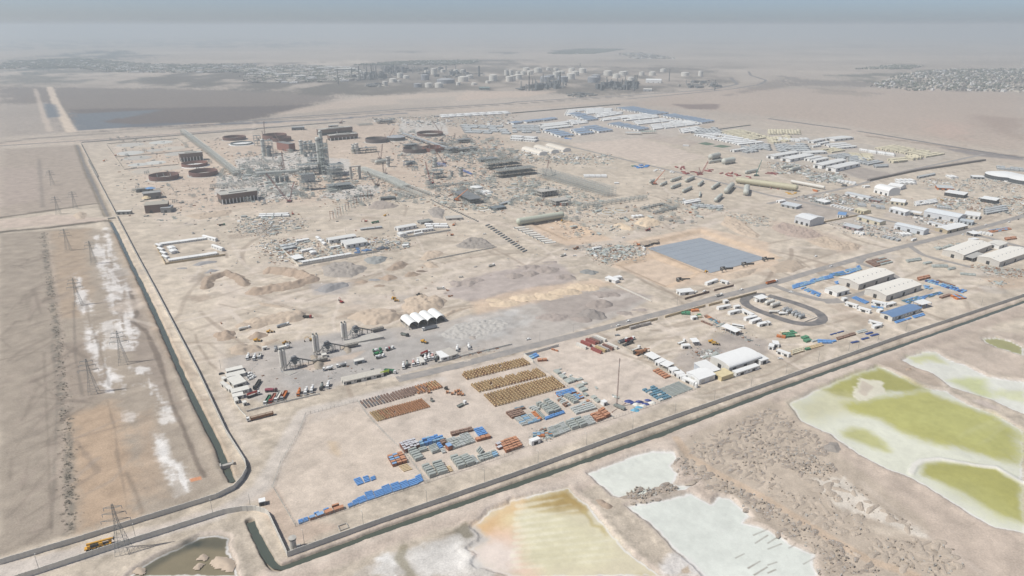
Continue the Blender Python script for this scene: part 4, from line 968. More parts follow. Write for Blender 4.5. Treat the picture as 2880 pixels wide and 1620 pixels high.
# ================ BATCHING PLANT AND ROADSIDE
D_=math.radians
TR=UANG
MX={'w':t_mixer(WHITE,WHITE),'g':t_mixer(WHITE,GREYP),'gr':t_mixer(GREENP,M((46,150,84),.5)),'gw':t_mixer(GREENP,WHITE),'rw':t_mixer(WHITE,GREYP,RED),'o':t_mixer(ORANGE,ORANGE),'p':t_mixer(WHITE,M((206,160,150))),'d':t_mixer(DARK,GREYB)}
def V(t,r,x,y,deg,lab,cat,group,**k):return put(t,P(r,x,y),UANG+D_(deg),lab,cat,group,**k)
mg="concrete mixer trucks at the batching plant"
for t,r,x,y,d,lb in(('w','C2',722,792,170,"white mixer truck just right of the lowest silo's ramp"),('g','C2',858,758,172,"grey drum mixer truck behind the white one on the ramp"),('gw','C2',1222,606,10,"mixer truck with green cab at the back of the green row"),('gr','C2',1232,640,10,"all green mixer truck in the middle of the green row"),('w','C2',1252,668,10,"white mixer truck at the front of the green row"),('rw','C2',1348,588,15,"mixer truck with a red band round its drum"),('o','E1',1345,1165,-115,"orange mixer truck at the lower edge of the yard"),('w','E1',1455,1145,-115,"white mixer truck right beside the orange one at the yard edge"),('w','E1',1550,1115,-115,"white mixer truck second right of the orange one"),('d','E1',1700,1075,-115,"dark grey mixer truck at the lower edge of the yard"),('w','E1',1800,1050,-115,"white mixer truck right of the dark grey one"),('w','C2',1485,765,-112,"white mixer truck standing apart by the road"),('d','C2',1522,752,-112,"dark truck right behind the lone white mixer by the road"),('p','C2',1585,738,-112,"pink drum mixer truck by the road"),('w','C2',1630,728,-112,"white mixer truck right of the pink one by the road"),('w','C2',1705,690,-112,"white mixer truck at the near end of the crowded group"),('w','C2',1742,678,-112,"white mixer truck in the middle of the crowded group"),('p','C2',1778,672,-112,"pink drum mixer in the crowded group by the open shed"),('d','C2',1812,690,-112,"dark mixer truck beside the open white shed"),('w','C2',2025,592,-118,"white mixer truck behind the two open sheds"),('w','C2',2143,572,-112,"white mixer truck at the far right of the batching plant"),('w','E1',545,605,-110,"mixer truck left of three at the sand wall"),('w','E1',648,612,-110,"mixer truck in the middle of three at the sand wall")):
 V(MX[t],r,x,y,d,lb,"mixer truck",mg)
tg="trucks at the batching plant"
tpw=t_tipper(WHITE,OFFW);tpr=t_tipper(RED,M((140,74,66)));tpb=t_tipper(WHITE,BROWN,9,SOIL);tkw=t_tanker(WHITE,OFFW,11);tkr=t_tanker(M((90,44,56)),M((150,62,82)),10)
V(tpw,'E1',730,585,-110,"white tipper truck right of three at the sand wall","truck",tg)
V(tkw,'E1',492,150,2,"short white tanker truck below the ridge of sand","tanker",tg);V(t_tanker(WHITE,GREYP,13),'E1',1095,100,12,"long white tanker truck beside the ridge of sand","tanker",tg)
V(tkr,'E1',910,1125,-25,"maroon tanker truck in the lower part of the yard","tanker",tg)
for bed,cabm,x,y,lb in((GREENP,WHITE,850,1275,"long truck with green sides in the parked row"),(M((176,108,92)),RED,930,1250,"long truck with red brown bed in the parked row"),(OFFW,WHITE,1015,1225,"long white truck in the parked row"),(ORANGE,GREYP,1110,1205,"long truck with orange bed at the right end of the parked row")):
 V(t_flatbed(cabm,bed,14,1.0),'E1',x,y,-118,lb,"truck",tg)
V(t_flatbed(DARK,DARK,15,.8),'E1',690,1030,-118,"dark crane truck parked right of the cabins","truck",tg)
V(t_pump(WHITE,RED),'E1',630,1195,12,"concrete pump truck with folded red boom by the cabins","truck",tg);V(t_pump(WHITE,RED),'C2',1702,640,18,"concrete pump truck with red boom beside the white mixers","truck",tg)
V(t_pump(DARK,LIME),'C2',1308,838,8,"lime green pump truck at the end of the roadside office","truck",tg);V(t_pump(WHITE,GREENP),'C2',1350,822,-40,"white truck close behind the lime green pump","truck",tg)
V(t_flatbed(WHITE,GREYP,16,1.8),'C2',1748,380,172+8,"long grey dump trailer in front of the vaulted shed","truck",tg)
V(t_flatbed(WHITE,BROWN,20,1.7,SOILD),'C1',2620,1275,180,"long brown loaded dump trailer with white cab below the batching plant","truck",tg)
V(t_tipper(DARK,GREYB),'C2',1498,445,-60,"dark dump truck below the vaulted shed","truck",tg)
lw=t_loader(YEL_)
for t,r,x,y,d,lb,c_ in((lw,'E1',890,200,-10,"yellow wheel loader on the sand right of the small dark pit","wheel loader"),(lw,'E1',690,335,-30,"yellow wheel loader at the foot of the brown sand heap","wheel loader"),(t_loader(M((176,132,50))),'E1',1140,375,5,"dirty yellow wheel loader behind the white tank skid","wheel loader"),(lw,'C2',1690,515,-60,"yellow wheel loader on the grey gravel below the vaulted shed","wheel loader"),(t_dozer(YEL_),'C2',1382,75,30,"yellow bulldozer beside the dug out earth mound","bulldozer"),(t_dozer(YEL_),'C2',1410,98,-20,"second yellow bulldozer at the edge of the dug out mound","bulldozer"),(t_loader(DARK),'C2',1642,42,10,"dark machine on top of the dug out earth mound","machine"),(t_tipper(RED,DARK),'C2',518,265,-30,"dark red truck at the end of the sand ridge","truck"),(t_excav(YEL_),'E1',1540,322,180,"yellow excavator behind the middle silo","excavator"),(t_forklift(DARK),'C2',1915,985,-60,"dark yellow forklift at the right end of the small drums","forklift"),(t_forklift(GREYB),'C2',1770,1105,100,"grey forklift carrying a drum beside the orange drums","forklift"),(t_flatbed(WHITE,GREYB,9,.4),'C2',2070,1150,15,"small grey flatbed truck standing in the open drum yard","truck"),(t_excav(RED),'C2',860,112,100,"small red machine on the pale lane","excavator"),(t_loader(DARK),'C2',20,440,0,"dark loader in the small pit by the sand heap","wheel loader")):
 V(t,r,x,y,d,lb,c_,tg)
CARW=t_car(WHITE);CARG=t_car(GREYP);CARD=t_car(DARK);PKW=t_car(WHITE,'pickup');PKG=t_car(GREYP,'pickup');PKR=t_car(RED,'pickup')
cg="cars and pickups"
for t,r,x,y,d,lb in((PKW,'E1',565,848,20,"white pickup at the top of the cabin car park"),(PKW,'E1',600,880,20,"white pickup second from the top of the cabin car park"),(CARW,'E1',560,895,20,"white car against the cabins in the car park"),(PKW,'E1',625,905,20,"white pickup outermost in the cabin car park"),(CARW,'E1',590,930,20,"white car at the bottom of the cabin car park"),(CARD,'E1',130,850,0,"dark car under the shade left of the cabins"),(CARW,'C3',1070,346,0,"white car on the main road above the tan wall, rear one"),(PKW,'C3',1172,302,0,"white pickup on the main road above the tan wall, front one"),(PKW,'C3',165,485,0,"white pickup parked on the verge by the gravel heaps"),(CARW,'B4',636,1072,0,"white car on the main road beside the blue bundles"),(CARW,'B4',232,1332,-60,"white car on the side road into the warehouse yard"),(PKW,'B4',480,972,10,"white pickup off road below the dark excavation heaps"),(PKW,'B4',1960,755,0,"white pickup on the main road before the long white stores"),(PKW,'B4',2190,657,0,"white pickup at the wall of the workshop yard"),(PKW,'B4',2425,628,0,"white pickup on the main road near the right edge"),(CARD,'B4',2518,600,20,"dark vehicle on the main road at the right edge"),(PKG,'C3',2305,-200,0,"pickup on the main road near the roadside compound"),(PKW,'B3',2310,1308,0,"white pickup on the main road by the low brick wall"),(PKW,'B3',632,968,-20,"white pickup crossing the dirt road"),(CARW,'B3',545,905,10,"pale car beside the brown tipper"),(PKW,'B3',1122,785,0,"white pickup on the sandy road by the pad"),(PKW,'B3',1850,1332,10,"white pickup in the small roadside compound"),(PKW,'B3',1935,1325,10,"white pickup at the brick wall of the roadside compound"),(PKW,'B2',2300,748,0,"white pickup near the long concrete strips"),(CARW,'C4',125,678,-30,"white car at the lower edge of the yard below the long cabin"),(PKW,'B4',270,407,0,"white pickup at the crossing by the camp road"),(PKW,'B4',890,256,0,"white pickup on the grey road at the camp corner"),(PKG,'C3',1060,445,-20,"pickup parked in the small tank yard"),(PKW,'D2',-20,220,0,"white vehicle standing on the empty plain")):
 if lb.startswith(("pickup on the main road near","white vehicle standing")):continue
 V(t,r,x,y,d,lb,"pickup" if 'pickup' in lb else "car",cg,simple=r[0]=='B')
V(t_flatbed(WHITE,ORANGE,18,1.6),'B4',35,1240,0,"orange trailer truck on the main road at the junction","truck","trucks on the main road")
V(t_tipper(WHITE,OFFW,10),'C3',2082,48,0,"white truck on the main road before the tan wall","truck","trucks on the main road")
V(t_flatbed(WHITE,DARK,16,.6),'B4',2035,735,0,"dark flatbed truck on the main road at the store corner","truck","trucks on the main road");V(t_bus(WHITE),'B4',1465,812,5,"white bus parked beside the main road","bus","buses")
V(t_bus(WHITE),'C3',2272,362,-55,"white bus parked beside the long white canopy","bus","buses")
for t,r,x,y,d,lb in((tpw,'B3',515,968,10,"white tipper truck on the dirt road by the pad"),(t_tipper(BROWN,BROWN,9,SOIL),'B3',642,895,8,"brown tipper truck on the dirt road"),(tpr,'B3',1368,712,8,"dark red tipper truck on the sandy road"),(tpw,'B2',2370,1070,8,"grey tipper truck on the pale lane"),(tpw,'B2',1858,1300,-30,"white tipper truck beside the gravel heaps"),(t_tipper(GREENP,DARK),'B1',2235,660,8,"dark green tipper truck on the winding track"),(t_flatbed(GREENP,GREENP,12,1.6),'B2',1200,635,8,"dark green box truck beside the excavator"),(tkw,'B3',2090,470,-20,"white tanker truck near the lying vessels")):
 V(t,r,x,y,d,lb,"truck","trucks on the dirt roads",simple=True)
EXR=t_excav(M((186,84,60)));EXO=t_excav(ORANGE);EXY=t_excav(YEL_)
for t,r,x,y,d,lb in((EXR,'B2',370,548,90,"large red excavator by the row of grey cabins"),(EXR,'B2',1105,622,150,"red excavator beside the dark green box truck"),(EXO,'B2',1990,660,40,"orange excavator at the end of the footing row"),(EXO,'B2',1970,760,170,"brown excavator beside the white shed compound"),(EXO,'B3',1268,858,120,"orange excavator on the edge of the lined basin"),(EXO,'B3',1790,535,150,"orange excavator by the concrete slab"),(EXY,'B2',1300,565,20,"yellow excavator on the sandy ground above the compounds"),(EXY,'B4',1745,410,130,"yellow excavator in the workshop yard"),(t_dozer(YEL_),'B3',1950,1130,20,"yellow bulldozer at the corner of the lined basin"),(t_dozer(YEL_),'B3',505,618,0,"bulldozer on the rim of the sandy pad"),(EXO,'A1',1165,1210,0,"excavator near the left tank pads"),(EXO,'A1',1050,1265,40,"excavator at the left edge of the tank farm"),(EXO,'B1',1620,345,40,"excavator behind the brick substations")):
 V(t,r,x,y,d,lb,"bulldozer" if 'dozer' in lb else "excavator","earth moving machines",simple=True)
def yellow_crane(p,rz):
 ch=mbm(M((226,170,50),.5));ch.box(0,0,.75,13.5,2.7,.75);ch.mat(DARK);ch.box(-.5,0,1.5,10,2.2,.25)
 c1=mbm(M((226,170,50),.5));c1 .box(-6.2,-.4,1.5,1.6,1.6,1.2,taper=.9);c1 .mat(GLASS);c1 .box(-7.02,-.4,1.95,.05,1.3,.6)
 hs=mbm(DARK);hs.box(1.2,0,1.8,5.0,2.5,1.3);hs.mat(M((226,170,50),.5));hs.box(-1.6,.95,1.8,1.9,.9,1.6);hs.box(4.4,0,1.7,1.6,2.6,1.3)
 bo=mbm(M((222,166,54),.5));bo.box(-.8,-.2,3.1,12.6,1.0,.9);bo.box(-1.6,-.2,3.25,13.4,.7,.6)
 hd=mbm(DARK);hd.cyl((-8.2,-.75,3.4),(-8.2,.35,3.4),.55,n=10);hd.box(-8.1,-.2,2.3,.8,.7,.9)
 pr=[("carrier",ch,[]),("cab",c1,[]),("superstructure",hs,[]),("boom",bo,[("boom_head",hd)])]+wheels((-5.2,-3.6,-1.2,.6,3.4,5.2),1.4,.68,.5)
 return put(T("mobile_crane",pr),p,rz,"yellow mobile crane with lowered boom driving on the dirt lane","crane")
a_=P('D1',860,1175);b_=P('D1',1120,1105)
yellow_crane(((a_[0]+b_[0])/2,(a_[1]+b_[1])/2),math.atan2(b_[1]-a_[1],b_[0]-a_[0])+math.pi)
def silo(r,x,y,n,hh,lb):
 parts=[]
 for k in range(n):
  b=mbm(M((245,239,226),.7,.15,.25));px_=(k-(n-1)/2)*2.9
  b.lathe([(1.35,4),(1.35,hh-.6),(.9,hh),(.02,hh+.2)],14,o=(px_,0,0));b.lathe([(.3,2.2),(1.35,4)],14,o=(px_,0,0));b.mat(RUST);b.lathe([(1.37,hh*.55),(1.38,hh*.95)],14,o=(px_+.02,0,0))if False else None
  lg=mbm(STEELD)
  for a in range(4):t_=a*1.571+.78;lg.box(px_+1.2*math.cos(t_),1.2*math.sin(t_),0,.22,.22,4.6)
  tp=mbm(STEELD);tp.box(px_,0,hh+.2,1.2,1.2,1.5)
  for a in range(4):t_=a*1.571+.78;tp.bar((px_+1.3*math.cos(t_),1.3*math.sin(t_),hh-.4),(px_+1.3*math.cos(t_),1.3*math.sin(t_),hh+1),.08)
  parts.append(("silo_shell",b,[("filter",tp)]));parts.append(("support_leg",lg,[]))
  ld=mbm(STEELD);ld.box(px_+1.42,-.3,.3,.1,.4,hh);parts.append(("ladder",ld,[]))
 return put(T("cement_silo",parts),P(r,x,y),UANG,lb,"silo","cement silos")
silo('E1',1108,790,2,20,"nearest pair of tall cement silos by the white pad");silo('E1',1622,545,2,20,"middle pair of tall cement silos with stained tops");silo('C2',893,490,2,18,"farthest pair of cement silos by the sloping concrete ramp")
def plant(r,x,y,rz,lb,s=1.0):
 fr=frame_mb(9,6,[3.5,6.5],2,1,.35,STEELD);hp=mbm(STEELD);hp.box(0,0,6.6,6,4.5,1.6,taper=1.25);hp.box(0,0,4,3,3,2.2)
 mx=mbm(M((120,124,128),.6,.3));mx.box(-.5,0,8.3,4.6,3.4,2.2);mx.extr([(-2,10.5),(2,10.5),(0,11.5)],-1.6,1.6)
 cv=mbm(M((108,108,108),.7,.3));cv.bar((1,0,9.2),(17,0,2.0),.9);cv.bar((17,0,2),(22,0,1.6),.8)
 for q_ in(.35,.65,.9):cv.bar((1+16*q_,.5,0),(1+16*q_,.5,9.2-7.2*q_),.25);cv.bar((1+16*q_,-.5,0),(1+16*q_,-.5,9.2-7.2*q_),.25)
 sc1=mbm(STEELD)
 for k in range(3):sc1 .bar((-9+k,-.8+k*.8,2.4),(-1,-.8+k*.8,9.8),.35)
 bn=mbm(M((150,146,138),.8,.3))
 for k in range(4):bn.box(17.5+k*3.0,0,1.4,2.8,3.2,2.2,taper=1.2)
 return put(T("batching_plant",[("frame",fr,[]),("hopper",hp,[]),("mixer_house",mx,[]),("conveyor",cv,[]),("screw_feeder",sc1,[]),("aggregate_bin",bn,[])]),P(r,x,y),rz,lb,"batching plant","batching plants",sc_=s)
plant('E1',1290,745,UANG-.02,"nearest concrete batching plant beside the tallest front silos");plant('E1',1800,505,UANG-.02,"middle concrete batching plant beside the stained silos");plant('C2',1010,450,UANG+.05,"farthest concrete batching plant by the sloping ramp")
def slab(pts,z0,z1,m,name,lb,cat):b=mbm(m);b.prism(pts,z0,z1);return tag(link(name,b.mesh(name)),lb,cat)
slab(L('E1',1090,835,1150,800,1320,815,1200,870),-.1,.35,CONC,"concrete_pad","pale concrete pad at the foot of the nearest silos","pad")
b=mbm(CONC);p0,p1,p2,p3=L('C2',880,500,920,530,1290,480,1180,440);b.add([(*p0,0),(*p1,0),(*p2,0),(*p3,0),(*p0,.2),(*p1,.2),(*p2,3.0),(*p3,3.0)],[(4,5,6,7),(0,1,5,4),(1,2,6,5),(2,3,7,6),(3,0,4,7)])
tag(link("loading_ramp",b.mesh("loading_ramp")),"sloping pale concrete loading ramp beside the farthest silos","ramp")
for k,(pts,lb)in enumerate(((L('E1',1500,560,1600,780,1700,770,1740,700,1640,560),"sand stained loading ramp right of the nearest batching plant"),(L('C2',850,560,920,625,960,610,950,560,890,545),"short loading ramp right of the middle batching plant"))):
 heap(pts,3.0,M((170,158,142),.95,.25),lb,slope=3,name="loading_ramp",cat="ramp",seed=k)
cb_="white cabins of the batching plant"
for a in((215,858,470,800,6,2.8,"long white cabin topmost in the batching plant cabins"),(222,945,510,875,7,2.8,"white cabin second from top beside the car park"),(330,1078,525,1015,16,3.2,"widest white cabin block beside the car park"),(300,1195,570,1128,7,2.8,"white cabin below the widest block"),(315,1262,480,1225,6,2.8,"white cabin left of the red pump truck")):
 building("site_cabin",P('E1',a[0],a[1]),P('E1',a[2],a[3]),a[4],a[5],'f',OFFW,OFFW,label=a[6],cat="cabin",group=cb_,doors=1,windows=4)
for a in((165,975,215,958,5,"small white cabin at the left end, topmost"),(185,1080,240,1060,9,"small white cabin at the left of the widest block"),(250,1140,310,1120,8,"small white cabin left of the fourth cabin"),(350,1320,405,1305,6,"tall small white tank cabin at the lower left"),(478,1352,535,1335,4,"little white cabin standing alone at the lower left"),(780,480,850,465,3,"little white cabin at the sand wall"),(1710,600,1785,585,4,"little white cabin behind the nearest batching plant")):
 building("site_cabin",P('E1',a[0],a[1]),P('E1',a[2],a[3]),a[4],2.7,'f',OFFW,OFFW,label=a[5],cat="cabin",group=cb_,doors=1)
bullet(P('E1',960,490),P('E1',1015,485),1.8,"short grey tank lying left of the white tank skid",GREYP,2,group="tanks")
building("site_cabin",P('E1',1040,480),P('E1',1140,455),3,2.8,'f',OFFW,OFFW,label="pale workshop container beside the short lying tank",cat="cabin",doors=1);bullet(P('E1',1130,450),P('E1',1200,430),1.6,"white tank lying at the right of the pale workshop container",WHITE,2,group="tanks")
building("office_block",P('C2',885,945),P('C2',1285,855),9,3.2,'f',OFFW,M((206,200,188)),label="long white roadside office of the batching plant",cat="office",doors=4,windows=8,simple=False)
building("container_store",P('C2',995,738),P('C2',1095,715),4,3,'f',GREYP,OFFW,label="grey container on a trailer in the middle of the yard",cat="container",doors=1)
building("open_shed",P('C2',1865,708),P('C2',1945,690),12,4,'m',WHITE,WHITE,label="left of two white open workshops by the road",cat="shed",doors=1);building("open_shed",P('C2',1955,690),P('C2',2035,660),13,4,'m',OFFW,M((196,190,180)),label="right of two open workshops by the road with grey roof",cat="shed",doors=1)
building("site_cabin",P('C2',1660,745),P('C2',1705,735),11,2.8,'f',OFFW,OFFW,label="long pale container end on beside the crowded mixers",cat="cabin",doors=1)
def vaults():
 a=P('C2',1545,388);b=P('C2',1910,300);L_=math.dist(a,b);rz=math.atan2(b[1]-a[1],b[0]-a[0]);dpt=22;w_=L_/4;parts=[]
 mem=M((242,242,238),.6,.03);fr=mbm(CONC);bk=mbm(M((196,188,176),.8))
 for k in range(4):
  x0=-L_/2+k*w_;m=14;arc=[(x0+w_/2-w_/2*math.cos(math.pi*i/m),4+w_*.36*math.sin(math.pi*i/m))for i in range(m+1)]
  ro=mbm(mem);ro.extr([(x,z+.25)for x,z in arc]+arc[::-1],0,dpt);parts.append(("vault_roof",ro,[]))
  bk.extr([(x0+.1,0),(x0+w_-.1,0)]+[(x,z-.1)for x,z in arc[::-1]],dpt-.4,dpt-.1)
 for k in range(5):
  for j in range(4):fr.box(-L_/2+k*w_,.4+j*(dpt-.8)/3,0,.5,.5,4.1)
  fr.box(-L_/2+k*w_,dpt/2,0,.25,dpt,1.6)
 parts+=[("post",fr,[]),("back_wall",bk,[])]
 return put(T("vaulted_shed",parts),((a[0]+b[0])/2,(a[1]+b[1])/2),rz,"white shed of four barrel vaults open towards the yard","shed")
vaults()
p=P('D2',380,1155)
t_=mbm(M((196,192,182),.85,.15));t_.lathe([(1.9,-.5),(1.7,0),(1.7,6.2),(2.1,6.4),(2.1,7.6)],20);r_=mbm(CONC);r_.lathe([(2.3,7.6),(2.3,7.9),(.02,8.3)],20);wi=mbm(GLASS);wi.lathe([(2.13,6.9),(2.13,7.4)],20);pd=mbm(CONC);pd.box(.5,0,-.3,7,5,.55)
put(T("guard_tower",[("shaft",t_,[("window_band",wi)]),("roof",r_,[]),("base_pad",pd,[])]),p,.4,"round concrete guard tower at the corner of the canal walls","guard tower")
building("guard_hut",P('D2',35,735),P('D2',100,720),4,3.0,'f',M((112,116,124),.6),WHITE,label="dark hut with white roof standing alone behind the wall corner",cat="hut",doors=1,windows=1)
b=mbm(CONC);b.box(0,0,-.3,5.5,.3,1.0);b.box(0,4.5,-.3,5.5,.3,1.0);b.box(-2.6,2.25,-.3,.3,4.2,1.0);b.box(2.6,2.25,-.3,.3,4.2,1.0);put(T("concrete_pit",[("curb",b,[])]),P('D2',890,965),UANG,"square concrete pit beside the canal wall","pit")
b=mbm(CONC);b.box(0,0,-2.5,9,2.2,3.6);b.box(-4,0,-2.5,.8,3.6,4.6);b.box(4,0,-2.5,.8,3.6,4.6);g_=mbm(STEELD);g_.box(0,1.3,-2.2,6,.2,3.4)
put(T("sluice_gate",[("abutment",b,[]),("gate",g_,[])]),P('D1',2285,320),math.radians(30),"concrete sluice gate across the left hand canal","sluice")
b=mbm(CONC);b.box(0,0,-1,11,4.5,1.5);b.box(0,2.3,.5,11,.3,.9);b.box(0,-2.3,.5,11,.3,.9);put(T("canal_bridge",[("deck",b,[])]),P('B1',1125,590),math.radians(32),"low concrete bridge over the canal at the wall gate","bridge")
building("gatehouse",P('B1',1175,552),P('B1',1315,548),8,5,'f',M((150,152,148),.8),OFFW,label="flat grey gatehouse with dark front beside the canal bridge",cat="gatehouse",doors=3,simple=False)
p=P('C3',1085,1175);tip=tip_at(p,'C3',1084,682)
tr=mbm(GREYB);tr.box(0,0,.8,9,2.6,1.8);tr.box(-5,0,.8,2,2.2,.4);ms=mbm(M((150,118,110),.6));hh=tip[2];x0=-3.0
lattice(ms,(x0,0,1.2),(x0,0,hh*.42),.8,.8,14,.1);lattice(ms,(x0,0,hh*.42),(x0,0,hh*.75),.6,.6,12,.09);lattice(ms,(x0,0,hh*.75),(x0,0,hh),.4,.3,9,.08)
an=mbm(GREYP);an.box(x0,.5,hh*.93,.4,.3,2.0);an.box(x0+.4,-.3,hh*.84,.3,.3,2.2);og=mbm(RUST);og.bar((-1,0,.8),(-1,9,.3),.25);og.bar((-1,0,.8),(-1,-9,.3),.25);og.box(-1,9,0,.8,.8,.4);og.box(-1,-9,0,.8,.8,.4)
put(T("mast_trailer",[("trailer",tr,[]),("mast",ms,[("antenna",an)]),("outrigger",og,[])]+wheels((2.5,3.6),1.3,.5,.3)),p,-.75,"very tall lattice mast raised from a grey trailer in the pale yard","mast")
# ================ YARDS ALONG THE MAIN ROAD
def cont(m,dm=None):
 b=mbm(m);b.box(0,0,.1,12.2,2.44,2.6)
 for i in range(14):b.box(-5.6+i*.86,0,.2,.3,2.50,2.35)
 d=mbm(dm or m);d.box(6.13,0,.2,.06,2.3,2.4);d.mat(STEELD)
 for y in(-.7,-.25,.25,.7):d.bar((6.2,y,.3),(6.2,y,2.5),.05)
 return T("shipping_container",[("body",b,[]),("door",d,[])])
CON={k:cont(m)for k,m in dict(red=M((150,78,72),.6,.2),white=OFFW,grey=M((176,170,164)),tan=M((196,172,126)),brown=M((132,92,80)),blue=BLUE,green=GREENP).items()}
cg2="shipping containers in the yard by the main road"
for c_,x,y,lb in(('white',700,560,"white container leftmost of the back row"),('red',745,535,"first red container of the back row"),('red',795,515,"second red container of the back row"),('brown',830,508,"brown red container right of the red pair"),('grey',855,495,"grey container in the back row"),('white',895,485,"white container rightmost of the back row"),('red',850,605,"red container leftmost of the front row"),('tan',890,590,"tan container in the front row"),('grey',920,582,"grey container in the front row beside the tan one"),('brown',965,570,"brown container in the front row"),('white',1010,560,"white container rightmost of the front row")):
 V(CON[c_],'C3',x,y,-78,lb,"container",cg2)
for k,(x,y)in enumerate(((1235,368),(1290,352),(1345,340))):V(CON['green' if k<0 else 'grey'],'C3',x,y,0,("leftmost","middle","rightmost")[k]+" pale green container lined up behind the tan wall","container","containers behind the tan wall")
for t,x,y,d,lb in((t_flatbed(WHITE,GREYP,12,1.4),1115,508,8,"white flatbed truck rear of three beside the container rows"),(t_flatbed(WHITE,RED,12,1.4),1185,495,8,"truck with red load among three beside the containers"),(t_flatbed(DARK,DARK,13,.3),1165,535,8,"dark low loader in front of two trucks by the containers"),(t_flatbed(WHITE,OFFW,11,.4),1245,588,8,"white flatbed truck above the brown crane trailer"),(t_flatbed(BROWN,BROWN,15,.5),1300,625,12,"long brown trailer at the head of the shed row")):
 V(t,'C3',x,y,d,lb,"truck","trucks beside the containers")
crane(P('C3',1290,630),tip_at(P('C3',1290,630),'C3',1385,572),BROWN,"low brown crane with slanting boom beside the shed row",tele=True,group="cranes in the yard")
for a in(('C3',1325,665,1420,720,9,3.4,'s',"open white canopy at the upper end of the shed row"),('C3',1435,735,1475,755,9,3.4,'m',"white cabin second in the shed row"),('C3',1480,765,1560,800,10,3.6,'s',"wide white canopy in the middle of the shed row"),('C3',1570,800,1615,840,7,3.2,'f',"white cabin below the wide canopy in the shed row"),('C3',1620,835,1665,870,7,3.2,'f',"white cabin with two doors low in the shed row"),('C3',1670,870,1700,890,6,3.0,'f',"small blue and white cabin in the shed row"),('C3',1705,895,1825,950,4,2.8,'f',"long low white cabin at the lower end of the shed row")):
 building("yard_shed",P(*a[:3]),P(a[0],a[3],a[4]),a[5],a[6],a[7],WHITE,WHITE,label=a[8],cat="shed",group="white shed row",doors=1)
b=mbm(WHITE);b.lathe([(1.4,0),(1.4,4),(.9,4.6),(.02,4.9)],14);put(T("water_tank",[("shell",b,[])]),P('C3',1852,965),0,"upright white water tank at the end of the shed row","tank")
def vault_shed():
 a,b_=P('C3',2180,825),P('C3',2505,715)
 return building("vaulted_hall",a,b_,22,5.5,'a',OFFW,WHITE,rise=2.8,label="large white hall with curved banded roof above the canal wall",cat="hall",doors=3,simple=False)
vault_shed()
a,b_=P('C3',2180,825),P('C3',2505,715);L_=math.dist(a,b_);rz=math.atan2(b_[1]-a[1],b_[0]-a[0])
building("annex",P('C3',1975,870),P('C3',2090,835),18,5,'m',M((206,212,218)),WHITE,label="white annex with blue end wall left of the curved hall",cat="annex",doors=2,dcol=BLUE)
building("shed",P('C3',1880,940),P('C3',2040,885),15,5,'g',WHITE,WHITE,label="white gabled shed left of the beige container store",cat="shed",doors=2,dcol=OFFW);building("container_store",P('C3',2105,905),P('C3',2225,865),11,4,'f',M((226,208,160)),M((228,212,168)),label="beige flat roofed store in front of the curved hall",cat="store",doors=0)
building("long_cabin",P('C3',2255,858),P('C3',2490,780),5,3.4,'f',WHITE,WHITE,label="long white cabin in front of the curved hall",cat="cabin",doors=2,windows=6);building("annex",P('C3',2500,740),P('C3',2576,715),12,4,'m',WHITE,WHITE,label="small white annex at the right end of the curved hall",cat="annex",doors=1)
building("long_cabin",P('C4',80,620),P('C4',205,665),4,3.2,'f',WHITE,WHITE,label="long white cabin right of the curved hall",cat="cabin",doors=2,windows=4);building("long_cabin",P('C4',0,580),P('C4',50,590),7,3.2,'f',WHITE,WHITE,label="short white cabin between the hall and the long cabin",cat="cabin",doors=1);building("long_cabin",P('C4',50,560),P('C4',110,565),8,3.2,'f',WHITE,WHITE,label="white cabin above the long cabin by the green skips",cat="cabin",doors=1)
building("canopy",P('C3',2095,385),P('C3',2245,450),9,4,'s',WHITE,WHITE,label="long white canopy beside the scrap row",cat="canopy")
building("site_cabin",P('C3',1715,580),P('C3',1795,575),4.5,3.2,'f',WHITE,WHITE,label="white cabin in the middle of the oily yard",cat="cabin",doors=1,windows=2);building("canopy",P('C3',1815,550),P('C3',1885,545),8,4,'s',WHITE,WHITE,label="square white canopy in the middle of the oily yard",cat="canopy")
for a in((2080,190,2205,165,"white cabin topmost of the cabins below the oval road"),(2195,240,2300,215,"white cabin second of the cabins below the oval road"),(2295,205,2410,260,"white cabin set crosswise below the oval road"),(2355,300,2470,275,"white cabin fourth below the oval road"),(2415,330,2510,300,"white cabin fifth below the oval road"),(2490,360,2576,340,"white cabin lowest below the oval road"),(2140,125,2180,118,"little white hut behind the tan wall"),(2245,180,2300,172,"small white box between two cabins"),(1815,290,1865,282,"white box at the head of the scrap row")):
 building("site_cabin",P('C3',a[0],a[1]),P('C3',a[2],a[3]),4,3.0,'f',WHITE,WHITE,label=a[4],cat="cabin",group="cabins below the oval road",doors=1,windows=3)
V(t_flatbed(WHITE,WHITE,10,.2),'C3',1705,520,5,"long white pole trailer in the oily yard","trailer","trailers");V(t_loader(YEL_),'C3',2010,515,-40,"yellow loader in the oily yard","wheel loader","loaders in the yards");V(t_loader(M((200,160,70))),'C3',2045,535,-40,"yellow machine right beside the loader","machine","loaders in the yards")
for k,(x,y)in enumerate(((20,140),(75,165))):bullet(P('C4',x-50,y),P('C4',x+40,y-28),1.9,("left","right")[k]+" of the two larger white fuel tanks inside the oval road",OFFW,2,group="fuel tanks")
for k,(x,y)in enumerate(((175,205),(212,220),(265,240),(300,258),(338,272))):bullet(P('C4',x-30,y+4),P('C4',x+25,y-12),1.7,("first","second","third","fourth","fifth")[k]+" from the left of the five short fuel tanks inside the oval",GREYP,2,group="fuel tanks")
wall(L('C4',370,308,490,265,210,165,100,200),.9,.3,CONC,"low white wall round the fuel tanks inside the oval road",panel=4)
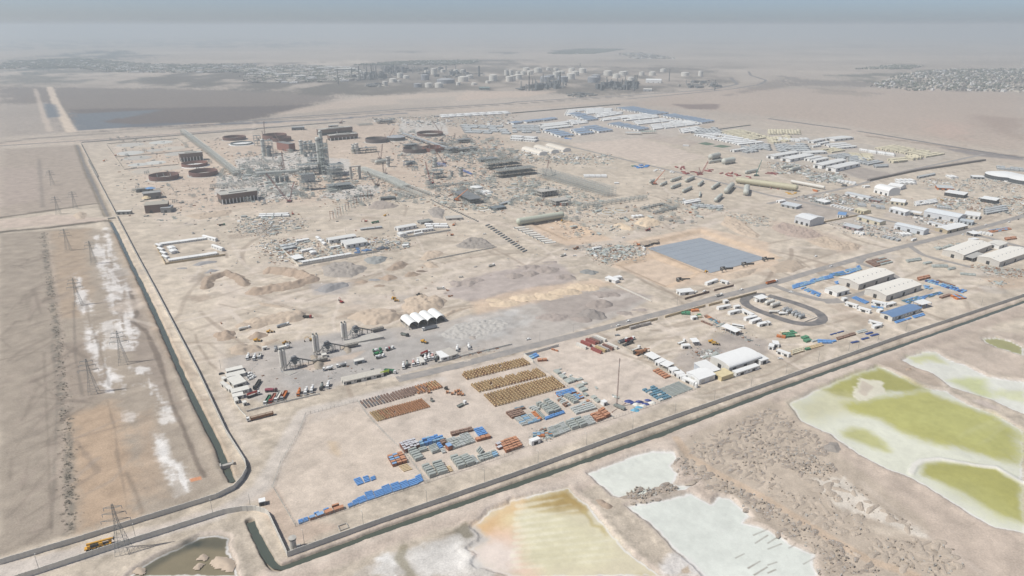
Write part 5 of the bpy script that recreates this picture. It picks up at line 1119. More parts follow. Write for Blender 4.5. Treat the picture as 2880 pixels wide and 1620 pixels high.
building("canopy",P('C3',2490,120),P('C3',2576,95),9,4.5,'s',WHITE,WHITE,label="white canopy at the left end of the oval road yard",cat="canopy");building("site_cabin",P('C3',2460,110),P('C3',2500,105),4,3,'f',WHITE,WHITE,label="white hut at the left tip of the oval road yard",cat="cabin",doors=1)
V(tkw,'C4',60,218,-30,"white tanker truck beside the fuel tanks in the oval","tanker","trucks in the oval yard");V(t_tanker(WHITE,WHITE,9),'C4',150,235,-30,"second white tanker truck inside the oval","tanker","trucks in the oval yard")
wg="cream warehouses on the right"
for a in(('B4',905,1310,1262,1195,25,7,"cream warehouse left of the pair by the blue bundles"),('B4',1180,1425,1535,1310,25,7,"cream warehouse right of the pair by the blue bundles"),('B4',1960,1010,2245,900,26,7,"cream warehouse upper of the pair at the right edge"),('B4',2320,1080,2640,970,26,7,"cream warehouse lower of the pair at the right edge")):
 building("warehouse",P(*a[:3]),P(a[0],a[3],a[4]),a[5],a[6],'g',M((214,209,200)),M((240,235,224),.6,.04),label=a[7],cat="warehouse",group=wg,doors=3,vents=8,simple=False)
building("store_house",P('B4',690,1378),P('B4',815,1345),16,5,'g',WHITE,M((226,222,212)),label="small square cream store at the end of the left warehouse",cat="store",doors=2,simple=False);building("store_house",P('B4',2320,900),P('B4',2405,870),16,5,'g',WHITE,M((228,224,214)),label="small square cream store behind the upper right warehouse",cat="store",doors=1)
building("canopy",P('B4',2050,1030),P('B4',2180,985),14,5,'s',GREYP,M((186,184,178)),label="grey open canopy between the right edge warehouses",cat="canopy");building("canopy",P('B4',2065,775),P('B4',2150,765),12,4,'s',WHITE,WHITE,label="white canopy by the junction at the right",cat="canopy");building("site_cabin",P('B4',2055,830),P('B4',2120,822),7,4,'f',WHITE,WHITE,label="white block in front of the junction canopy",cat="cabin",doors=1)
building("blue_shed",P('C4',1245,300),P('C4',1540,205),13,4.5,'g',OFFW,M((112,142,180),.5,.1),label="long shed with blue roof just above the canal wall",cat="shed",doors=2,windows=10,simple=False)
building("canopy",P('C4',1540,180),P('C4',1640,155),10,5,'s',BLUE,WHITE,label="white roofed canopy on blue base behind the blue shed",cat="canopy")
for a in(('C4',770,140,890,175,4,3.6,"white cabin left of two in line left of the blue shed"),('C4',895,190,1020,225,4,3.6,"white cabin right of two in line left of the blue shed"),('C4',1035,130,1180,160,5,4,"two storey white cabin beside the warehouse corner"),('C4',1185,165,1290,140,5,3,"white cabin between the warehouse and the blue shed"),('C4',1005,320,1140,355,3.5,3,"long white cabin below the track near the blue slabs"),('C4',1070,380,1140,365,4,3,"short white cabin in front of the long one by the slabs"),('C4',760,100,800,95,4,3,"little white cabin at the yard gate"),('C4',1120,220,1160,210,4,3,"little white cabin at the corner of the blue shed"),('C4',0,345,30,340,5,3,"white cabin end at the lower right of the canopy")):
 building("site_cabin",P(*a[:3]),P(a[0],a[3],a[4]),a[5],a[6],'f',WHITE,WHITE,label=a[7],cat="cabin",group="cabins round the blue shed",doors=1,windows=4)
for a in(('B3',1690,1365,1830,1350,9,3.5,'m',"white shed of the roadside compound by the brick walls"),('B3',1965,1265,2075,1225,4,3,'f',"left of two white cabins behind the roadside compound"),('B3',2090,1235,2165,1255,4,3,'f',"right of two white cabins behind the roadside compound"),('B3',935,1210,1040,1245,7,3.5,'m',"white shed at the corner of the gravel yard"),('B3',1045,1215,1110,1205,6,3.5,'f',"white cabin right of the gravel yard shed"),('B3',820,912,900,900,4,3.2,'f',"lone long white container beside the dirt road")):
 building("site_cabin",P(*a[:3]),P(a[0],a[3],a[4]),a[5],a[6],a[7],WHITE,WHITE,label=a[8],cat="cabin",group="cabins by the lined basin",doors=1,windows=2)
def inlet(r,x,y,lb):
 b=mbm(M((74,74,74),.8,.2));b.box(-3,0,-1,.5,6,4.2);b.box(0,3,-1,6.5,.5,4.2);b.box(3,1.2,-1,.5,4,3.2);b.mat(CONC);b.box(-3,-1.2,3.2,.9,5,.15)
 w_=mbm(M((74,74,74),.8,.2));w_.box(8.5,2.2,-1,11,.5,2.6,-.18)
 return put(T("inlet_box",[("chamber",b,[]),("wing_wall",w_,[])]),P(r,x,y),UANG-.25,lb,"inlet box","concrete inlet boxes")
inlet('B3',1690,1215,"dark concrete inlet box on the lower sandy pad");inlet('B3',2130,1105,"dark concrete inlet box at the near corner of the liner");inlet('B3',2345,1058,"dark concrete inlet box at the right side of the liner");inlet('B3',2552,1005,"dark concrete inlet box at the far right of the liner")
# ================ LAYDOWN YARDS: bundles, crates, drums
def t_bundle(m,base=CRATEW,ridged=False,name="wrapped_bundle"):
 """unit size; crowned cover over a timber base"""
 c=mbm(m)
 if ridged:
  for k in range(4):c.cyl((-.5,-.375+.25*k,.85),(.5,-.375+.25*k,.85),.13,n=6)
  c.box(0,0,.1,.98,.96,.72)
 else:c.extr([(-.5,.08),(.5,.08),(.49,.9),(.3,1.0),(-.3,1.0),(-.49,.9)],-.5,.5,'x')
 for x in(-.3,.3):c.box(x,0,.05,.03,1.02,.98)
 b=mbm(base);b.box(-.3,0,0,.12,.9,.12);b.box(.3,0,0,.12,.9,.12);b.box(0,0,0,.1,.9,.11)
 return T(name,[("cover",c,[]),("skid",b,[])])
def t_crate(side,top,name="wooden_crate"):
 c=mbm(side);c.box(0,0,.06,.96,.96,.86)
 for s in(-1,1):
  for k in(-1,0,1):c.box(k*.46,s*.485,.06,.06,.03,.86);c.box(s*.485,k*.46,.06,.03,.06,.86)
 t=mbm(top);t.box(0,0,.925,1.0,1.0,.075);s_=mbm(side)
 for k in(-.35,.35):s_.box(k,0,0,.1,.9,.06)
 return T(name,[("side",c,[]),("lid",t,[]),("skid",s_,[])])
BLUE2=M((108,160,218),.55,.1,.8);LTB=M((150,188,214),.6,.15);TEAL=M((96,140,160),.6,.3)
TB="tarpaulin_bundle"
KD=dict(b=t_bundle(BLUE2,name=TB),g=t_bundle(M((176,182,176),.6,.15),name="strapped_bundle"),w=t_bundle(M((198,202,198),.6,.15),name="steel_bundle"),l=t_bundle(LTB,name=TB),t=t_bundle(TEAL,name=TB),p=t_bundle(STEEL,ridged=True,name="pipe_bundle"),d=t_bundle(M((44,76,140),.6,.2),name=TB),c=t_crate(M((170,112,80),.85,.25),M((198,142,108),.85,.2)),k=t_crate(M((136,98,78),.85,.25),M((152,124,108),.85,.2)),u=t_crate(M((168,108,78),.85),M((140,176,214),.6)),v=t_crate(M((150,96,72),.85),M((208,208,212),.6)),q=t_crate(M((208,176,128),.85),M((222,198,158),.85)),r=t_crate(GREENP,M((84,150,112),.6),"skip"),o=t_crate(ORANGE,M((212,132,76)),"skip"),s=t_crate(TAN,CREAM,"skip"))
KN=dict(b="blue bundle",g="grey bundle",w="pale grey bundle",l="light blue bundle",t="teal grey bundle",p="grey pipe bundle",d="dark blue bundle",c="brown timber crate",k="dark brown crate",u="blue topped crate",v="white topped crate",q="small tan pallet",r="green skip",o="orange skip",s="beige box")
LAY=[]
def grid(r,A,Bp,D,nu,nv,h,kinds,where,fill=(.86,.72),rows_long=True):
 a,b,d=P(r,*A),P(r,*Bp),P(r,*D);rnd=random.Random(len(LAY)+5)
 eu=((b[0]-a[0])/nu,(b[1]-a[1])/nu);ev=((d[0]-a[0])/nv,(d[1]-a[1])/nv)
 lu,lv=math.hypot(*eu),math.hypot(*ev);rz=math.atan2(eu[1],eu[0]);cross=abs(eu[0]*ev[1]-eu[1]*ev[0])/lu
 for j in range(nv):
  cnt={}
  for i in range(nu):
   if nu*nv>8 and rnd.random()<(.16 if kinds in('bbl','bl','lbt','bbt')else.03):continue
   kd=rnd.choice(kinds);cnt[kd]=cnt.get(kd,0)+1
   x=a[0]+eu[0]*(i+.5)+ev[0]*(j+.5);y=a[1]+eu[1]*(i+.5)+ev[1]*(j+.5)
   LAY.append((math.hypot(x,y),kd,x,y,rz+rnd.uniform(-.02,.02),(lu*fill[0],cross*fill[1],h*rnd.uniform(.9,1.1)),where,j+1,cnt[kd],nu,nv))
E2='E2';E3='E3'
w1="in the blue strip"
for A,Bp,D,nv in(((5,1205),(65,1180),(-12,1162),3),((70,1182),(142,1147),(50,1118),4),((150,1155),(258,1112),(110,1078),5),((262,1112),(370,1078),(215,1005),7),((375,1075),(495,1032),(340,990),5),((498,1035),(605,992),(445,925),7),((612,995),(725,955),(565,890),6),((735,957),(835,917),(690,868),5),((842,920),(955,882),(800,842),4),((945,878),(1020,842),(905,782),5)):
 grid(E2,A,Bp,D,1,nv,1.1,'b',w1,(.95,.7))
for A,Bp,D,nv in(((120,905),(215,870),(65,822),5),((225,867),(300,843),(190,790),4),((310,842),(375,815),(295,795),3)):grid(E2,A,Bp,D,1,nv,1.0,'b',"on the empty yard",(.92,.7))
w2="in the lower left yard strip"
for A,Bp,D,nu,nv,k in(((430,918),(532,880),(422,880),2,3,'b'),((540,885),(606,862),(530,850),1,1,'u'),((614,860),(690,832),(604,820),1,1,'u'),((585,820),(640,800),(578,805),1,1,'b'),((680,785),(740,762),(672,770),1,1,'b'),((698,836),(782,803),(685,795),1,1,'c'),((788,800),(900,762),(768,768),1,1,'c'),((765,758),(845,732),(758,742),1,1,'c')):grid('D2',A,Bp,D,nu,nv,2.0 if k!='b' else 1.2,k,w2)
for a in((E2,(600,655),(805,592),(525,522),3,5,2.6,'cccu',"in the brown crate block left of the fence"),(E2,(765,470),(978,398),(690,372),5,4,4.0,'v',"in the tall crate block at the fence"),(E2,(985,385),(1310,300),(938,312),6,3,3.2,'bbl',"in the bright blue block beside the tall crates"),(E2,(905,585),(1030,542),(795,445),1,5,3,'g',"in front of the tall crates"),(E2,(960,465),(1080,430),(940,418),1,2,2.4,'g',"right in front of the bright blue block"),(E2,(1135,480),(1245,440),(1080,392),1,5,2.4,'gw',"in the narrow stack below the bright blue block"),(E2,(1245,412),(1292,392),(1195,345),1,3,2,'b',"in the little blue stack amid grey ones"),(E2,(1275,470),(1330,455),(1240,412),1,3,1.4,'w',"at the end of the narrow stack"),(E2,(1345,447),(1412,420),(1318,380),1,1,4,'u',"standing tall at the corner of the pale block"),(E2,(1270,370),(1330,345),(1240,320),1,2,3,'k',"between the blue and pale blocks"),(E2,(1418,415),(1725,315),(1320,285),5,8,1.7,'wwwg',"in the wide pale block"),(E2,(1405,238),(1700,162),(1380,192),5,2,2,'k',"in the back row of brown crates"),(E2,(1775,247),(1895,208),(1698,148),2,5,1.8,'b',"in the blue block at the upper right"),(E2,(1745,315),(1942,262),(1715,272),3,1,2.4,'c',"in front of the upper right blue block"),(E2,(1100,812),(1208,775),(985,658),1,5,3.2,'g',"in the left half of the near grey stack"),(E2,(1218,770),(1362,728),(1128,622),1,6,3.0,'g',"in the right half of the near grey stack"),(E2,(1490,690),(1602,655),(1370,532),1,5,3.2,'g',"in the left half of the second grey stack"),(E2,(1608,655),(1727,612),(1500,528),1,5,3.0,'g',"in the right half of the second grey stack"),(E2,(1732,612),(1785,592),(1640,512),1,7,1.5,'w',"in the white column beside the second grey stack"),(E2,(1790,588),(1970,527),(1745,515),3,3,2.2,'g',"in the grey row next to the white column"),(E2,(1975,522),(2040,500),(1930,450),1,3,2,'gl',"at the right end of the grey row"),(E2,(1790,500),(1840,440),(1735,440),1,3,2,'g',"behind the grey row"),(E2,(755,717),(870,682),(680,637),6,5,.7,'q',"in the pallet field by the fence"),(E2,(1380,720),(1425,705),(1335,650),1,4,1,'q',"between the two grey stacks"),(E3,(150,1425),(462,1312),(28,1240),4,5,2.6,'c',"in the brown block left of the white container"),(E3,(0,1380),(90,1340),(-40,1270),1,2,2.4,'v',"at the left of the brown block"),(E3,(1035,1132),(1355,1002),(910,970),3,9,1.7,'wwg',"in pale rows beside the white container"),(E3,(650,1130),(1020,1110),(640,1050),5,4,1.5,'tpglo',"in the jumble behind the white container"),(E3,(810,1060),(900,1010),(790,990),2,2,1.6,'gk',"on top end of the jumble"),(E3,(1370,1002),(1512,960),(1238,860),1,4,3,'g',"in the big grey stack left"),(E3,(1525,962),(1660,912),(1390,815),1,4,3,'g',"in the big grey stack right"),(E3,(1668,915),(1820,868),(1560,758),2,8,1.5,'w',"in pale rows beside the grey stack"),(E3,(1840,852),(1985,790),(1700,738),2,4,2.6,'c',"in the orange brown block by the fence"),(E3,(1992,790),(2090,745),(1850,648),2,3,3,'c',"at the right end of the orange brown block"),(E3,(1345,832),(1502,792),(1330,800),1,2,1.4,'bl',"behind the big grey stack"),(E3,(450,922),(800,822),(300,785),3,7,1.7,'wwwl',"in the pale block of the middle stacks"),(E3,(262,790),(525,708),(142,682),4,4,2,'k',"in the dark brown block of the middle stacks"),(E3,(932,715),(1052,682),(828,608),1,4,3,'g',"in the left tall grey stack of the middle"),(E3,(1056,682),(1178,632),(942,565),1,4,3,'g',"in the right tall grey stack of the middle"),(E3,(842,612),(930,575),(690,530),1,3,3,'g',"at the back left of the middle stacks"),(E3,(945,560),(1048,520),(832,472),1,3,3,'g',"at the back right of the middle stacks"),(E3,(880,812),(1245,682),(858,768),4,2,1.6,'b',"along the front of the middle stacks"),(E3,(740,832),(822,800),(608,690),1,6,1.8,'o',"in the orange column of the middle stacks"),(E3,(850,800),(895,770),(700,640),1,8,1.5,'g',"in the ragged grey column of the middle stacks"),(E3,(680,642),(795,602),(555,585),2,3,1.6,'w',"at the rear of the middle stacks"),(E3,(350,640),(520,600),(300,600),3,2,1.6,'ltk',"at the upper left of the middle stacks"),(E3,(1122,395),(1462,302),(1055,308),4,4,1.8,'bbu',"in the blue block below the big drum field"),(E3,(1400,512),(1512,478),(1205,368),1,6,2.8,'g',"in the grey stack below the big drum field"),(E3,(1252,572),(1350,530),(1075,428),2,6,1.8,'wwk',"in the edge rows below the big drum field"),(E3,(1452,712),(1838,600),(1325,588),5,4,1.8,'w',"in the wide pale rows by the fence"),(E3,(1560,570),(1740,500),(1500,510),3,2,1.8,'wc',"behind the wide pale rows"),(E3,(1480,442),(1605,402),(1380,345),2,4,1.5,'ucl',"at the right of the blue block")):
 grid(*a)
C3,C4,B4='C3','C4','B4'
for a in((C3,(570,942),(612,928),(410,800),2,3,2,'gp',"in the upper fence side row"),(C3,(615,930),(655,912),(560,880),1,1,2,'g',"right of the upper fence side row"),(C3,(705,1022),(765,1000),(635,955),2,2,2,'p',"in the middle fence side row"),(C3,(715,950),(765,935),(700,935),1,1,1.6,'g',"alone in the pale yard"),(C3,(745,1065),(775,1055),(705,1030),1,1,1.6,'g',"between the fence side rows"),(C3,(860,1130),(900,1115),(785,1062),2,2,1.8,'p',"in the lower fence side row"),(C3,(1620,1062),(1822,982),(1478,985),4,14,.9,'p',"in the grey pipe field by the wall"),(C3,(1490,1112),(1612,1072),(1302,992),3,7,1.5,'tttw',"in the teal field beside the pipes"),(C3,(1540,882),(1602,862),(1410,800),2,5,1.4,'c',"in the loose crates above the pipe field"),(C3,(195,692),(275,655),(160,660),2,2,1.6,'bl',"at the top corner of the pale yard"),(C3,(260,712),(360,705),(248,690),2,1,2,'c',"near the top corner of the pale yard"),(C3,(400,590),(470,610),(392,578),2,1,1.5,'c',"beside the dark yard wall"),(C4,(380,525),(437,508),(330,465),2,2,2.2,'r',"in the lower row of green skips"),(C4,(190,470),(330,455),(110,415),3,3,2,'rrs',"in the upper row of green skips"),(C4,(85,462),(180,480),(80,440),2,1,2,'o',"left of the green skips"),(C4,(375,600),(425,592),(372,580),1,1,2.2,'r',"alone at the pink blocks"),(C4,(410,590),(560,548),(390,560),7,3,1,'q',"in the cream stone field"),(C4,(240,645),(362,608),(235,600),5,3,1.6,'s',"in the pinkish block field"),(C4,(500,525),(640,528),(495,492),3,2,1.8,'b',"in the pipes beside the stone field"),(C4,(640,520),(682,510),(640,500),1,1,1.8,'b',"right of the pipes beside the stone field"),(C4,(440,520),(500,500),(430,500),2,1,1.4,'w',"beside the lower green skips"),(C4,(838,530),(918,512),(828,512),1,1,1,'d',"nearest the canal wall of four slabs"),(C4,(940,495),(1022,475),(930,478),1,1,1,'d',"second of four slabs"),(C4,(1035,460),(1118,438),(1025,442),1,1,1,'d',"rightmost of four slabs"),(C4,(985,443),(1060,422),(975,425),1,1,1,'d',"uppermost of four slabs"),(C4,(700,495),(885,440),(685,470),3,2,1.5,'k',"in the pinkish stack above the slabs"),(C4,(905,430),(1005,405),(880,405),2,2,1.2,'w',"in the white frames above the slabs"),(C4,(625,445),(770,405),(618,435),2,1,.9,'d',"on the long dark trailer bed"),(C3,(1700,235),(1790,240),(1705,205),2,2,2,'r',"at the top of the scrap row"),(C3,(1830,275),(1910,270),(1820,240),2,2,2,'rs',"behind the white box of the scrap row"),(C3,(1800,210),(1880,205),(1800,190),2,1,2,'o',"at the wall end of the scrap row"),(C3,(1910,310),(2020,355),(1900,290),4,1,1.2,'k',"in the pipe pile of the scrap row"),(C3,(1960,240),(2130,340),(1930,250),6,2,1.4,'kgtoc',"in the scrap row"),(B4,(250,1302),(472,1242),(240,1262),6,4,1.3,'bbl',"in the blue yard by the road"),(B4,(460,1237),(580,1206),(435,1205),3,4,1.3,'bl',"second in the roadside blue yard"),(B4,(570,1212),(662,1190),(545,1180),2,3,1.3,'b',"in the solid blue patch by the road"),(B4,(655,1182),(800,1152),(610,1150),4,4,1.3,'bbt',"fourth in the roadside blue yard"),(B4,(800,1155),(945,1105),(775,1112),5,4,1.3,'bl',"rearmost in the roadside blue yard"),(B4,(690,1255),(738,1245),(670,1228),2,2,1.3,'b',"at the corner of the left warehouse"),(B4,(740,1215),(910,1170),(735,1200),4,1,1.2,'b',"between the blue yard and the warehouse"),(B4,(525,1388),(572,1368),(325,1298),2,12,1.3,'bbl',"in the blue column left of the small store"),(B4,(985,1140),(1065,1120),(975,1125),3,2,1.3,'b',"behind the left warehouse"),(B4,(1075,1082),(1262,1035),(975,1028),3,5,2,'kkg',"in the brown stacks by the main road"),(B4,(1400,1038),(1545,1015),(1385,1012),4,2,2,'g',"in the first grey row of the open lot"),(B4,(1570,1060),(1645,1045),(1560,1040),2,1,2,'g',"in the second group of the open lot"),(B4,(1650,1085),(1810,1085),(1645,1060),4,2,1.8,'gp',"in the third group of the open lot"),(B4,(1815,1115),(1890,1100),(1805,1095),2,2,1.8,'g',"in the fourth group of the open lot"),(B4,(1930,1160),(2090,1170),(1930,1140),4,2,1.6,'gp',"in the fifth group of the open lot"),(B4,(1960,1342),(2008,1322),(1570,1222),3,14,1.5,'bbdl',"in the long row beside the right warehouse"),(B4,(1700,1225),(1880,1285),(1695,1210),7,1,1.8,'k',"behind the long blue row"),(B4,(1512,1222),(1632,1192),(1500,1195),2,2,2.4,'c',"at the head of the long blue row"),(B4,(1600,1312),(1662,1298),(1535,1272),3,4,1.4,'bl',"at the end of the right warehouse"),(C4,(1440,132),(1602,85),(1338,95),6,5,1.2,'lbt',"in the pale blue field behind the blue shed"),(C4,(1560,78),(1765,25),(1525,58),7,4,1.3,'bbt',"in the blue field right of the warehouse"),(C4,(1745,78),(1845,48),(1720,60),3,1,2,'k',"in the short brown row right of the blue field"),(C4,(1900,88),(2002,78),(1820,42),4,2,1.8,'luo',"in the mixed row at the far right"),(C4,(1290,325),(1395,292),(1268,305),3,2,1,'b',"at the left front of the blue shed"),(C4,(1398,292),(1440,278),(1390,275),1,1,1.4,'b',"at the middle front of the blue shed"),(C4,(1470,275),(1585,242),(1445,250),2,2,1.2,'b',"at the right front of the blue shed"),(C4,(980,128),(1022,112),(838,68),2,8,1.3,'b',"in the blue column by the white cabins"),(C4,(1040,160),(1165,180),(1035,145),4,2,1.2,'bl',"below the two storey cabin"),(B4,(2250,735),(2452,702),(2212,712),6,4,1.5,'ocul',"in the mixed yard at the right edge"),(B4,(2390,815),(2500,800),(2380,790),2,2,2.2,'c',"on the trailer at the right edge")):
 grid(*a)
LAY.sort(key=lambda t:t[0])
cntk={};rest={}
def merge(mb_,t,x,y,rz,s):
 c_,s_=math.cos(rz),math.sin(rz);s=s if isinstance(s,tuple)else(s,s,s)
 for n_,b,sub in t.src:
  for bb in[b]+[q_[1]for q_ in sub]:
   o0=len(mb_.v);mb_.v+=[(x+v[0]*s[0]*c_-v[1]*s[1]*s_,y+v[0]*s[0]*s_+v[1]*s[1]*c_,v[2]*s[2])for v in bb.v]
   ix=[]
   for m in bb.mats:mb_.mat(m);ix.append(mb_.cur)
   mb_.f+=[tuple(q_+o0 for q_ in f)for f in bb.f];mb_.m+=[ix[m]for m in bb.m]
def stuff(mb_,name,lab,cat):
 o=struct(link(name,mb_.mesh(name)),'stuff');o["label"]=lab;o["category"]=cat
ROWN=("front","second","third","fourth","fifth","sixth","seventh","eighth","ninth","tenth","eleventh","twelfth","13th","14th")
for d_,kd,x,y,rz,s_,where,j,i,nu,nv in LAY:
 nm=KD[kd].name;cntk[nm]=cntk.get(nm,0)+1
 if cntk[nm]>297:merge(rest.setdefault(nm,MB()),KD[kd],x,y,rz,s_);continue
 lab="%s %s"%(KN[kd],where)
 if nv>1 and nu>1:lab+=", %s in %s row"%(ordn_(i),ROWN[j-1])
 elif nv>1:lab+=", %s from front"%ordn_(j)
 elif nu>1:lab+=", %s along"%ordn_(i)
 put(KD[kd],(x,y),rz,lab,"crate" if 'crate' in KN[kd]else "skip" if 'skip' in KN[kd]else "bundle",KN[kd]+"s",d_>560,sc_=s_)
for nm,mb_ in rest.items():stuff(mb_,nm+"s","the farther %ss stacked about the storage yards on the right"%nm.replace("_"," "),"bundles")
building("long_cabin",P('E3',625,1280),P('E3',790,1222),3.6,3.4,'f',WHITE,WHITE,label="plain white container by the brown crates at the canal wall",cat="container",doors=1,simple=False)
building("long_cabin",P('E3',1960,545),P('E3',2030,520),4,3,'f',WHITE,WHITE,label="small white hut beside the mast trailer",cat="hut",doors=1,simple=False)
for k,(x,y,m,lb)in enumerate(((1175,1105,'d',"dark blue tarpaulin heap leftmost by the canal wall"),(1225,1125,'d',"dark blue tarpaulin heap second by the canal wall"),(1280,1110,'d',"dark blue tarpaulin heap third by the canal wall"),(1345,1135,'d',"dark blue tarpaulin heap lowest right of the group"),(1370,1095,'d',"dark blue tarpaulin heap nearest the teal field"),(1235,1195,'l',"turquoise tarpaulin heap nearest the canal wall"),(1270,1165,'l',"turquoise tarpaulin heap between white bags"),(1250,1135,'w',"white bag heap amid the blue tarpaulins"),(1325,1150,'w',"white bag heap right of the turquoise heap"),(1410,1120,'w',"white bag heap at the end of the teal field"))):
 c=P('C3',x,y);heap(circ(c,3.4,8,.7,k),1.8,{'d':M((40,66,140),.6,.2),'l':M((100,176,206),.6),'w':OFFW}[m],lb,slope=2.2,name="tarpaulin_heap",seed=k,steps=9,group="tarpaulin heaps",cat="tarpaulin heap")
def t_drum(fl,cb):
 f=mbm(fl)
 for s in(-.5,.5):f.cyl((0,s*.74-.06,.5),(0,s*.74+.06,.5),.5,n=14)
 f.mat(cb);f.cyl((0,-.40,.5),(0,.40,.5),.31,n=12);f.mat(DARK);f.cyl((0,-.49,.5),(0,.49,.5),.07,n=6)
 return T("cable_drum",[("drum",f,[])])
DR=dict(y=t_drum(M((226,196,146),.85,.15,1.0),M((172,144,108))),o=t_drum(M((212,160,116),.85,.25,1.0),M((200,146,108))),p=t_drum(M((186,156,140),.85,.3,1.0),M((128,104,92))),n=t_drum(M((168,166,166),.8,.3),M((80,76,76))),b=t_drum(M((190,150,112),.85,.25),M((200,176,128))))
drums=[]
def dgrid(r,A,Bp,D,nu,nv,kinds,where,s0=None,s1=None):
 a,b,d=P(*((r,)+A)),P(*Bp),P(*D);rnd=random.Random(len(drums))
 eu=((b[0]-a[0])/nu,(b[1]-a[1])/nu);ev=((d[0]-a[0])/nv,(d[1]-a[1])/nv);rz=math.atan2(ev[1],ev[0])-math.pi/2
 sz=min(math.hypot(*ev)*.92,math.hypot(*eu)*.84)
 for j in range(nv):
  for i in range(nu):
   if rnd.random()<.015:continue
   x=a[0]+eu[0]*(i+.5)+ev[0]*(j+.5);y=a[1]+eu[1]*(i+.5)+ev[1]*(j+.5);f=i/nu
   kd=rnd.choice(kinds(f));s=sz*((s0 or 1)+((s1 or 1)-(s0 or 1))*f)*rnd.uniform(.93,1.03)
   drums.append((math.hypot(x,y),kd,x,y,rz+rnd.uniform(-.06,.06),s,where,j+1,i+1))
dgrid('E4',(660,1232),('E4',1655,962),('E4',515,1072),22,7,lambda f:'y' if f<.12 else('oo' if f>.3 else 'ob'),"in the small near drum field",1.05,1.0)
dgrid('E4',(435,988),('E4',1880,600),('E4',325,862),27,6,lambda f:'nnp' if f<.25 else('p' if f<.6 else 'ppo' if f<.8 else 'ob'),"in the small far drum field",.85,1.2)
dgrid('C2',(2400,1168),('C3',540,968),('C2',2285,1052),23,7,lambda f:'yyyb',"in the nearest big drum field")
dgrid('C2',(2240,1022),('C3',350,852),('C2',2155,948),22,5,lambda f:'yyb',"in the middle big drum field")
dgrid('C2',(2118,895),('C3',190,738),('C2',2048,832),21,4,lambda f:'yb',"in the far big drum field")
drums.sort(key=lambda t:t[0])
DN=dict(y="tan cable drum",o="orange cable drum",p="pinkish cable drum",n="grey cable drum",b="brown cable drum")
far_=MB()
for k,(d_,kd,x,y,rz,s,where,j,i)in enumerate(drums):
 if k<288:
  o=put(DR[kd],(x,y),rz,"%s %s, %s of %s row"%(DN[kd],where,ordn_(i),ROWN[j-1]),"cable drum","cable drums",sc_=s)
 else:
  merge(far_,DR[kd],x,y,rz,s)
o=struct(link("cable_drums",far_.mesh("cable_drums")),'stuff');o["label"]="rows of tan and pinkish cable drums filling the farther drum fields";o["category"]="cable drums"
for x,y,n_ in((1975,1035,0),(2010,1015,1),(2040,1005,2),(2060,1030,3),(2035,1040,4),(2075,1045,5),(1925,1020,6),(1740,1020,7)):
 put(DR['o'],P('C2',x,y),UANG+1.2,("orange drum leftmost of the loose group","orange drum at the back of the loose group","orange drum top of the loose group","orange drum right of the loose group","orange drum in front of the loose group","orange drum rightmost of the loose group","single brown drum beside the forklift","single pale drum below the far small field")[n_],"cable drum","loose cable drums",sc_=2.6)
